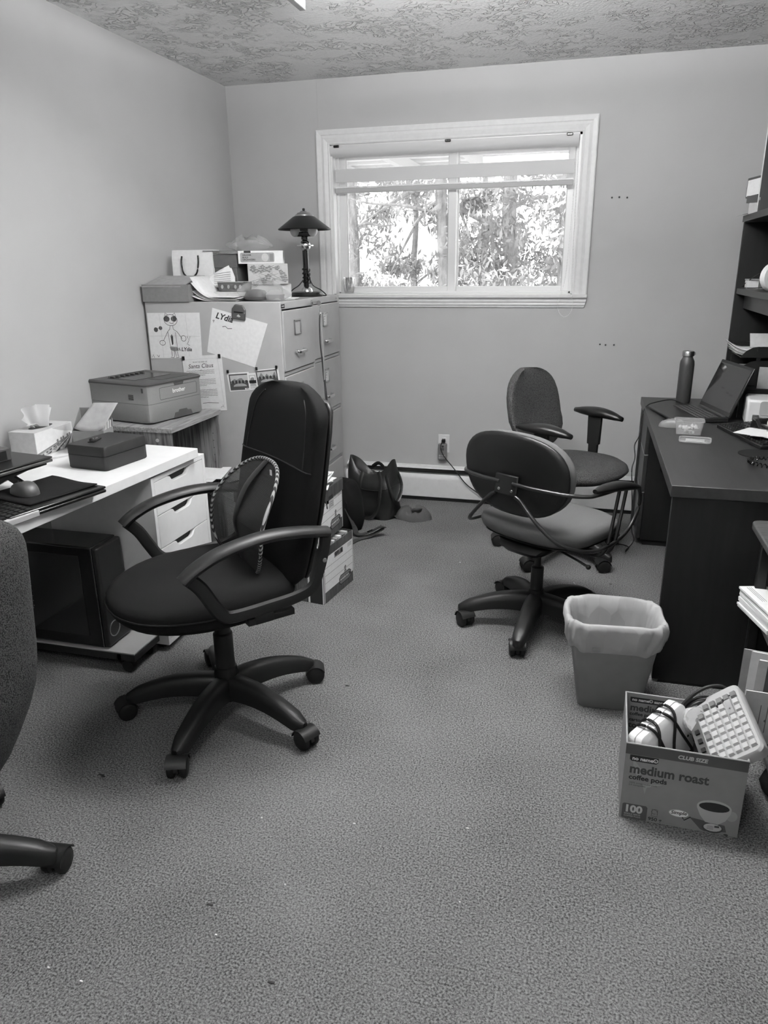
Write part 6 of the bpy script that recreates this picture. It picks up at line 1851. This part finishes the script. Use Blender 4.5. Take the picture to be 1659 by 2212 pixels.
# paper roll
t = thing('paper_roll', 'white paper tape roll between the two machines in the coffee carton', 'paper roll', M=CB @ T(.030, .072, .205) @ RZ(math.radians(20)) @ RX(math.radians(55)))
obj('roll', lathe(nb(), ((.008, -.045), (.036, -.045), (.036, .045), (.008, .045)), 30), 'paper', t, smooth=True)
obj('roll_core', lathe(nb(), ((.004, -.046), (.008, -.046), (.008, .046), (.004, .046)), 14), 'paper_mid', t, smooth=True)
obj('wrapper', sheet(nb(), lambda u, v: ((.037 + .004 * math.sin(u * 40) * v) * math.cos(u * 4), (.037 + .004 * math.sin(u * 33) * v) * math.sin(u * 4), .01 + .05 * v), 40, 4), 'clear_film', t, smooth=True)
# calculator standing on end
CA = CB @ plane_frame((.102, -.005, .240), (.72, 0, .60), (-.18, .86, .21))
t = thing('printing_calculator', 'pale desk calculator with a dark display strip tipped up in the coffee carton', 'calculator', M=CA)
def car(z, g=0):
    return [(x, y, z) for x, y in rrect(.165 - g, .230 - g, .020, 4)]
obj('calculator_body', loft(nb(), [car(-.022, .02), car(-.016), car(.010), car(.016, .010)]), 'light_grey_plastic', t, smooth=True)
obj('dark_panel', box(nb(), -.080, -.052, -.105, .105, .0155, .0175), 'dark_grey_plastic', t, bev=.002)
bm = nb()
for i in range(4): box(bm, -.070, -.058, -.085 + i * .03, -.072 + i * .03, .0175, .022)
obj('slide_switch', bm, 'black_satin', t)
def key_mesh(w, d, m_):
    bm = nb()
    loft(bm, [[(-w, -d, 0), (w, -d, 0), (w, d, 0), (-w, d, 0)], [(-w * .8, -d * .75, .008), (w * .8, -d * .75, .008), (w * .8, d * .8, .008), (-w * .8, d * .8, .008)]])
    me = D.meshes.new('key'); bmesh.ops.recalc_face_normals(bm, faces=bm.faces[:]); bm.to_mesh(me); bm.free(); me.materials.append(MATS[m_]); return me
kl, kd_ = key_mesh(.0085, .0095, 'paper_grey'), key_mesh(.0085, .0095, 'mid_grey_plastic')
kbig = key_mesh(.010, .030, 'paper_mid')
q = random.Random(1)
for i in range(6):
    for k in range(8):
        x, y = -.040 + i * .0205, -.088 + k * .0235
        if i == 4 and k in (5, 6): continue
        obj('key', kd_ if (k == 7 or (i == 0 and k % 3 == 0)) else kl, None, t, M=T(x, y, .0155))
obj('key', kbig, None, t, M=T(-.040 + 4 * .0205, -.088 + 5.5 * .0235, .0157))
bm = nb(); ribbon(bm, [(-.004, 0), (.004, 0)], .0014, .0088); ribbon(bm, [(0, -.004), (0, .004)], .0014, .0088)
obj('key_symbol', bm, 'ink', t, M=T(-.040 + 4 * .0205, -.088 + 5.2 * .0235, .0157))
t = thing('carton_cord', 'thick black cord arching out of the coffee carton', 'cord', M=CB)
obj('cord', tube(nb(), smooth_pts([(-.02, .06, .20), (.01, .085, .255), (.06, .10, .300), (.11, .105, .305), (.135, .09, .26), (.13, .06, .19)], 7), .005, 8), 'black_rubber', t, smooth=True)
obj('cord', tube(nb(), smooth_pts([(.055, .02, .20), (.085, .05, .27), (.125, .07, .305), (.155, .05, .285), (.142, -.01, .20)], 7), .004, 8), 'black_rubber', t, smooth=True)
simple('dark_headset', tube(nb(), [(.055 * math.cos(a), .055 * math.sin(a), 0) for a in [2 * PI * i / 28 for i in range(28)]], .016, 10, closed=True), 'black_smooth', 'round black plastic ring poking out at the rear of the coffee carton', 'ring', M=CB @ T(.070, .085, .205) @ RX(math.radians(75)), smooth=True)

# ================================================================== low wooden cart at the picture edge
t = thing('side_cart', 'low dark wooden cart of papers at the picture edge', 'cart', (2.95, -2.52, 0))
ctop = [(-.25, -.40), (.26, -.40), (.26, .42)] + [(p[0], p[1]) for p in arc(-.22, .39, .03, .03, 90, 180, 6)]
obj('cart_top', prism(nb(), ctop, .643, .666), 'cart_wood', t, bev=.004)
obj('cart_side', box(nb(), -.215, .25, .385, .405, .04, .6425), 'dark_laminate_side', t, bev=.002)
obj('cart_side', box(nb(), -.215, .25, -.39, -.37, .04, .6425), 'dark_laminate_side', t, bev=.002)
obj('corner_post', box(nb(), -.222, -.190, .360, .3845, .04, .6425), 'black_satin', t, bev=.004)
obj('shelf', box(nb(), -.215, .25, -.3695, .3595, .372, .390), 'cart_wood', t, bev=.002)
obj('shelf', box(nb(), -.215, .25, -.3695, .3845, .085, .103), 'cart_wood', t, bev=.002)
for x in (-.19, .22):
    for y in (-.36, .38):
        obj('cart_wheel', lathe(nb(), ((.02, -.012), (.022, -.008), (.022, .008), (.02, .012)), 14, T(x, y, .0222) @ RX(PI / 2)), 'black_rubber', t, smooth=True)
        obj('wheel_stem', lathe(nb(), ((.008, .043), (.008, .085)), 8, T(x, y, 0)), 'steel_dull', t)
q = random.Random(33)
for i in range(10):
    e = thing('form_pad', ('bottom', 'second', 'third', 'fourth', 'fifth', 'sixth', 'seventh', 'eighth', 'ninth', 'topmost')[i] + ' bundle of the white printed forms stacked on the cart shelf', 'forms', M=T(2.812 + q.uniform(-.004, .004), -2.215 + q.uniform(-.004, .004), .3905 + i * .0070) @ RZ(math.radians(13) + q.uniform(-.03, .03)), group='forms on the cart shelf')
    obj('sheets', box(nb(), -.105, .105, -.105, .095, 0, .0066), 'paper', e)
    if i == 9:
        strokes(e, [[(-.085 + .006 * k_, .085), (-.085 + .006 * k_, -.02)] for k_ in range(3)] + [[(-.03 + .012 * k_, .07 - .01 * k_), (-.03 + .012 * k_, .03)] for k_ in range(4)] + [[(-.06 + .01 * k_, -.06), (-.06 + .01 * k_, -.09)] for k_ in range(3)], .0016, 'ink_grey', 'print_line', .0070)
        obj('print_logo', flat(nb(), arc(.0, .075, .008, .006, 0, 360, 8), .0071), 'ink', e)
for i, (y, h_, m_, lab) in enumerate(((-2.30, .232, 'paper_mid', 'grey file folder standing on the lower cart shelf'), (-2.33, .248, 'paper', 'white file folder standing second on the lower cart shelf'), (-2.36, .243, 'paper_grey', 'pale file folder standing third on the lower cart shelf'), (-2.40, .256, 'box_dark', 'dark binder standing fourth on the lower cart shelf'))):
    e = thing('file_folder', lab, 'folder', M=T(2.690 + .014 * i, y, .1035) @ RZ(math.radians(-10)) @ RX(math.radians(6 + 2 * i)), group='folders on the lower cart shelf')
    obj('folder_leaf', box(nb(), 0, .23, -.008, -.006, 0, h_), m_, e); obj('folder_leaf', box(nb(), .004, .23, -.0055, .008, 0, h_ - .008), 'paper', e)
e = thing('printed_sheet', 'white printed sheet propped on the lower cart shelf', 'paper', M=T(2.672, -2.455, .1035) @ RZ(math.radians(-4)) @ RX(math.radians(10)))
obj('sheet', box(nb(), 0, .23, -.003, 0, 0, .185), 'paper', e)
Fp = plane_frame((0, -.0034, 0), (1, 0, 0), (0, 0, 1))
bm = nb()
for i in range(4): ribbon(bm, [(.045 + .018 * i, .140), (.047 + .018 * i, .03 + .01 * (i % 2))], .0022, 0, Fp)
flat(bm, arc(.062, .085, .003, .005, 0, 360, 8), .0004, Fp)
obj('print_line', bm, 'ink_mid', e)
t = thing('dark_bag', 'dark crumpled bag on the carpet under the cart', 'bag', (2.86, -2.60, 0))
q = random.Random(14)
# bag under the cart: squat crumpled sack
bm = nb(); rings = []
for k in range(9):
    v = k / 8
    rr = math.sin(PI * (.22 + .77 * v)) ** .8
    rings.append([(.13 * rr * math.cos(th) * (1 + .10 * math.sin(5 * th + 3 * v)), .20 * rr * math.sin(th) * (1 + .08 * math.sin(7 * th - 2 * v)), .0005 + .066 * v + (.006 * math.sin(6 * th + 4 * v) if 0 < k < 8 else 0)) for th in [2 * PI * i / 28 for i in range(28)]])
loft(bm, rings)
obj('bag_body', bm, 'black_fabric', t, smooth=True, ang=80)
obj('bag_fold', tube(nb(), smooth_pts([(-.10, -.12, .03), (-.05, -.04, .056), (.0, .03, .066), (.04, .10, .052), (.06, .15, .034)], 5), .010, 6), 'black_fabric', t, smooth=True)

# ================================================================== banker boxes in front of the cabinets
def banker_box(label, x, y, z, rot, h, lid, seed):
    """local: printed front faces +x, width along y"""
    t = thing('archive_box', label, 'archive box', (x, y, z), rot, 'stacked archive boxes')
    d, w = .385, .152
    bm = nb(); tk = .003
    box(bm, -d, 0, -w, w, 0, tk); box(bm, -d, 0, -w, -w + tk, tk, h); box(bm, -d, 0, w - tk, w, tk, h); box(bm, -d, -d + tk, -w + tk, w - tk, tk, h)
    # front wall with the hand hole
    hz0, hz1, hy = h - .070, h - .045, .042
    for a in ((-w + tk, w - tk, tk, hz0), (-w + tk, w - tk, hz1, h), (-w + tk, -hy, hz0, hz1), (hy, w - tk, hz0, hz1)):
        box(bm, -tk, 0, a[0], a[1], a[2], a[3])
    obj('box_wall', bm, 'box_wood', t)
    F = plane_frame((.0004, -w, 0), (0, 1, 0), (0, 0, 1))
    W_ = 2 * w
    bm = nb()
    for p in (((.012, .052), (W_ - .008, .052), (W_ - .008, hz0), (.012, hz0)), ((.012, hz0), (w - hy, hz0), (w - hy, hz1), (.012, hz1)), ((w + hy, hz0), (W_ - .008, hz0), (W_ - .008, hz1), (w + hy, hz1)), ((.012, hz1), (W_ - .008, hz1), (W_ - .008, h - .040 if not lid else h - .044), (.012, h - .040 if not lid else h - .044))):
        flat(bm, p, .0002, F)
    obj('white_field', bm, 'paper', t)
    bm = nb()
    for zz in (.095, .130, .165):
        ribbon(bm, [(.014, zz), (W_ - .010, zz)], .0014, .0005, F)
    for i in range(4):
        ribbon(bm, [(W_ - .060, hz1 - .004 - .005 * i), (W_ - .018, hz1 - .004 - .005 * i)], .0014, .0006, F)
    obj('rule_line', bm, 'ink_grey', t)
    FS = plane_frame((-d, -w - .0004, 0), (1, 0, 0), (0, 0, 1))
    for FF, xx, ww in ((F, .005, .006), (F, W_ - .004, .004), (FS, d - .075, .009), (FS, d - .004, .006)):
        obj('edge_stripe', ribbon(nb(), [(xx, .001), (xx, h - .001)], ww, .0003, FF), 'paper', t)
    bm = nb(); flat(bm, [(d - .069, 0), (d - .009, 0), (d - .009, h), (d - .069, h)], .0002, FS)
    obj('side_band', bm, 'ink', t)
    bm = nb(); flat(bm, [(.150, .040), (.165, .030), (W_ - .050, .030), (W_ - .030, .040), (W_ - .030, .066), (W_ - .050, .078), (.165, .078), (.150, .066)], .0007, F)
    obj('emblem', bm, 'ink', t)
    bm = nb(); flat(bm, [(.155, .043), (.167, .034), (W_ - .052, .034), (W_ - .035, .043), (W_ - .035, .064), (W_ - .052, .074), (.167, .074), (.155, .064)], .0008, F); flat(bm, [(.200, .080), (.228, .080), (.220, .092), (.226, .104), (.214, .112), (.202, .104), (.208, .092)], .0008, F)
    obj('emblem', bm, 'box_grey', t)
    bm = nb(); flat(bm, [(.157, .048), (W_ - .037, .048), (W_ - .037, .062), (.157, .062)], .0010, F)
    obj('emblem_band', bm, 'ink', t)
    text('BANKERS BOX', .0125, 'paper', t, F @ T(.160, .051, .0012), bold=.0004, sx=1.12)
    if lid:
        lz = h - .052
        bm = nb(); g = .004
        box(bm, -d - g, g, -w - g, w + g, h + .001, h + .004); box(bm, -d - g, g, -w - g, -w - g + .003, lz, h + .001); box(bm, -d - g, g, w + g - .003, w + g, lz, h + .001)
        box(bm, g - .003, g, -w - g + .003, w + g - .003, lz, h + .001); box(bm, -d - g, -d - g + .003, -w - g + .003, w + g - .003, lz, h + .001)
        obj('box_lid', bm, 'box_wood', t, bev=.001)
        FL = plane_frame((g + .0004, -w, 0), (0, 1, 0), (0, 0, 1))
        bm = nb(); flat(bm, [(w - .025, lz + .004), (w + .025, lz + .004), (w + .025, lz + .016), (w - .025, lz + .016)], .0003, FL)
        obj('hand_hole', bm, 'ink', t)
        obj('sticker', flat(nb(), [(.135, .135), (.195, .135), (.195, .175), (.135, .175)], .0009, F), 'paper_grey', t)
        bm = nb()
        for i in range(3): ribbon(bm, [(.142, .143 + .009 * i), (.16, .146 + .009 * i), (.188, .142 + .009 * i)], .003, .0011, F)
        obj('sticker_writing', bm, 'ink_mid', t)
    return t


R1 = math.radians(-8)
banker_box('lower wood-grain archive box with white printed front, lidless', 1.140, -1.535, .0005, R1, .255, False, 1)
q = random.Random(19)
for i in range(8):
    y = -1.535 + (-.118 + .034 * i)
    simple('file_wad', box(nb(), -.30, -.015, -.009, .009, 0, .245 + q.uniform(0, .020)), ('paper_mid', 'paper', 'box_dark', 'paper_grey')[i % 4], ('first', 'second', 'third', 'fourth', 'fifth', 'sixth', 'seventh', 'eighth')[i] + ' wad of files counted along the lower archive box', 'files', 'files in the lower archive box',
           M=T(1.140, -1.535, .0045) @ RZ(R1) @ T(0, -.118 + .034 * i, 0) @ RX(q.uniform(-.03, .03)))
banker_box('upper wood-grain archive box with its lid on', 1.112, -1.548, .2735, math.radians(-2.5), .232, True, 2)
for i in range(9):
    simple('box_paper', box(nb(), -.14, .108, -.085, .085, 0, .0024), ('paper', 'paper', 'paper_grey')[i % 3], ('lowest', 'second', 'third', 'fourth', 'fifth', 'sixth', 'seventh', 'eighth', 'topmost')[i] + ' sheet of the papers heaped on the upper archive box', 'paper', 'papers on the archive box',
           M=T(.995 + .010 * math.sin(i * 2.1), -1.560 + .012 * math.cos(i * 1.7), .5103 + i * .0048) @ RZ(.25 * math.sin(i * 1.3)) @ RX(.012 * i))

# ================================================================== tote bag, backpack, cap
t = thing('tote_bag', 'black leather tote bag slumped against the heater', 'bag', (.985, -.405, 0), math.radians(-14))
rings = []
for k in range(12):
    v = k / 11
    w = .150 + .018 * math.sin(PI * v) - .012 * v
    d = .082 - .030 * v + .018 * math.sin(PI * v)
    rg = []
    for i in range(40):
        th = 2 * PI * i / 40
        x, y, _ = ring_xy(w, d, 0, 3.4, 40)[i]
        sag = .060 * (math.cos(th) ** 2) - .045 * (1 - abs(math.cos(th)))       # corners peak, middle sags
        z = .30 * v + (sag * v ** 3 if k else 0) + .006 * math.sin(5 * th + 9 * v) * v
        x += .008 * math.sin(8 * v + 3 * th); y += .010 * math.sin(11 * v + 2 * th) * (1 - v * .3)
        rg.append((x, y, max(.0005, z)))
    rings.append(rg)
top = rings[-1]
rings += [[(x * .97, y * .88, z - .002) for x, y, z in top], [(x * .92, y * .80, z - .10) for x, y, z in top], [(x * .88, y * .8, .02) for x, y, z in top]]
obj('bag_body', loft(nb(), rings), 'black_leather', t, smooth=True, ang=80)
obj('seam', tube(nb(), [(x * 1.012, y * 1.03, z) for x, y, z in rings[7]], .0022, 5, closed=True), 'black_leather', t)
obj('pocket_flap', sheet(nb(), lambda u, v: (-.125 + .09 * u, -.104 - .006 * math.sin(u * 3.1) * math.sin(v * 3), .09 + .10 * v - .02 * u), 8, 6), 'black_leather', t, smooth=True, solid=.003)
st1 = smooth_pts([(-.030, -.070, .285), (-.034, -.098, .22), (-.034, -.110, .12), (-.028, -.112, .04), (.0, -.116, .012), (.05, -.116, .022), (.085, -.112, .07), (.10, -.105, .15), (.095, -.080, .24), (.07, -.06, .29)], 6)
obj('handle', tube(nb(), st1, .011, 6, ry=.0030, up=(0, 1, 0)), 'black_leather', t, smooth=True)
st2 = smooth_pts([(-.03, .045, .285), (.02, .03, .315), (.08, -.01, .30), (.125, -.06, .25), (.165, -.085, .18), (.185, -.08, .13), (.195, -.04, .14), (.190, .0, .21), (.150, .03, .27), (.11, .045, .30)], 6)
obj('handle', tube(nb(), st2, .011, 6, ry=.0030, up=(0, 1, 0)), 'black_leather', t, smooth=True)
t = thing('backpack', 'dark soft backpack tucked behind the archive boxes', 'bag', (.895, -.690, 0), math.radians(-25))
rings = []
for k in range(11):
    v = k / 10
    rr = math.sin(PI * (.2 + .68 * v)) ** .6
    rings.append([(.115 * rr * math.copysign(abs(math.cos(th)) ** .75, math.cos(th)) + .01 * math.sin(3 * th + 5 * v), .105 * rr * math.copysign(abs(math.sin(th)) ** .75, math.sin(th)) - .02 * v, .0005 + .29 * v + (.008 * math.sin(4 * th + 6 * v) if 0 < k < 10 else 0)) for th in [2 * PI * i / 30 for i in range(30)]])
obj('pack_body', loft(nb(), rings), 'black_fabric', t, smooth=True, ang=80)
obj('zip', tube(nb(), [(.108 * math.cos(a), -.085, .15 + .09 * math.sin(a)) for a in [PI * i / 14 for i in range(15)]], .003, 5), 'black_smooth', t)
obj('strap', tube(nb(), smooth_pts([(.08, -.08, .16), (.12, -.06, .06), (.15, -.06, .015), (.205, -.02, .03), (.255, .015, .062), (.262, .03, .050), (.215, -.03, .012), (.19, -.10, .004), (.20, -.19, .004)], 6), .016, 4, ry=.0022, square=True), 'strap', t)
obj('buckle', box(nb(), -.014, .014, -.010, .010, -.003, .003), 'black_smooth', t, M=T(.205, -.02, .036) @ RY(-.5), bev=.002)

t = thing('cloth_cap', 'crumpled grey cloth cap lying on the carpet by the heater', 'cap', (1.228, -.425, 0), math.radians(-8))
rings = []
for k in range(8):
    v = k / 7
    rr = math.cos(v * PI / 2 * .93) ** .7
    rings.append([(.105 * rr * math.cos(th) * (1 + .10 * math.sin(3 * th + 1) + .06 * math.sin(7 * th + 4 * v)), .072 * rr * math.sin(th) * (1 + .10 * math.sin(4 * th)), .0005 + .062 * math.sin(v * PI / 2) * (1 + .25 * math.sin(2 * th + 1) + .12 * math.sin(5 * th))) for th in [2 * PI * i / 36 for i in range(36)]])
obj('crown', loft(nb(), rings), 'canvas', t, smooth=True, ang=80)
obj('brim', sheet(nb(), lambda u, v: (-.075 - .075 * v * math.cos((u - .5) * 2.2), .075 * (u - .5) * 2 * (1 - .35 * v) + .01, .010 + .018 * v * math.cos((u - .5) * 3) + .004), 12, 5), 'canvas', t, smooth=True, solid=.003)
obj('cap_opening', loft(nb(), [[(.035 + a_ * math.cos(th), -.018 + b_ * math.sin(th) * (1 + .2 * math.sin(5 * th)), z_ + .006 * math.cos(th)) for th in [2 * PI * i / 18 for i in range(18)]] for a_, b_, z_ in ((.030, .022, .050), (.034, .026, .066), (.026, .018, .064))]), 'ink', t, smooth=True)

# lettering becomes plain mesh objects
_dg = bpy.context.evaluated_depsgraph_get()
for o in [o for o in COL.objects if o.type == 'FONT']:
    me = D.meshes.new_from_object(o.evaluated_get(_dg))
    n = D.objects.new(o.name, me)
    COL.objects.link(n)
    n.parent = o.parent; n.matrix_basis = o.matrix_basis.copy()
    nm = o.name
    D.objects.remove(o)
    n.name = nm
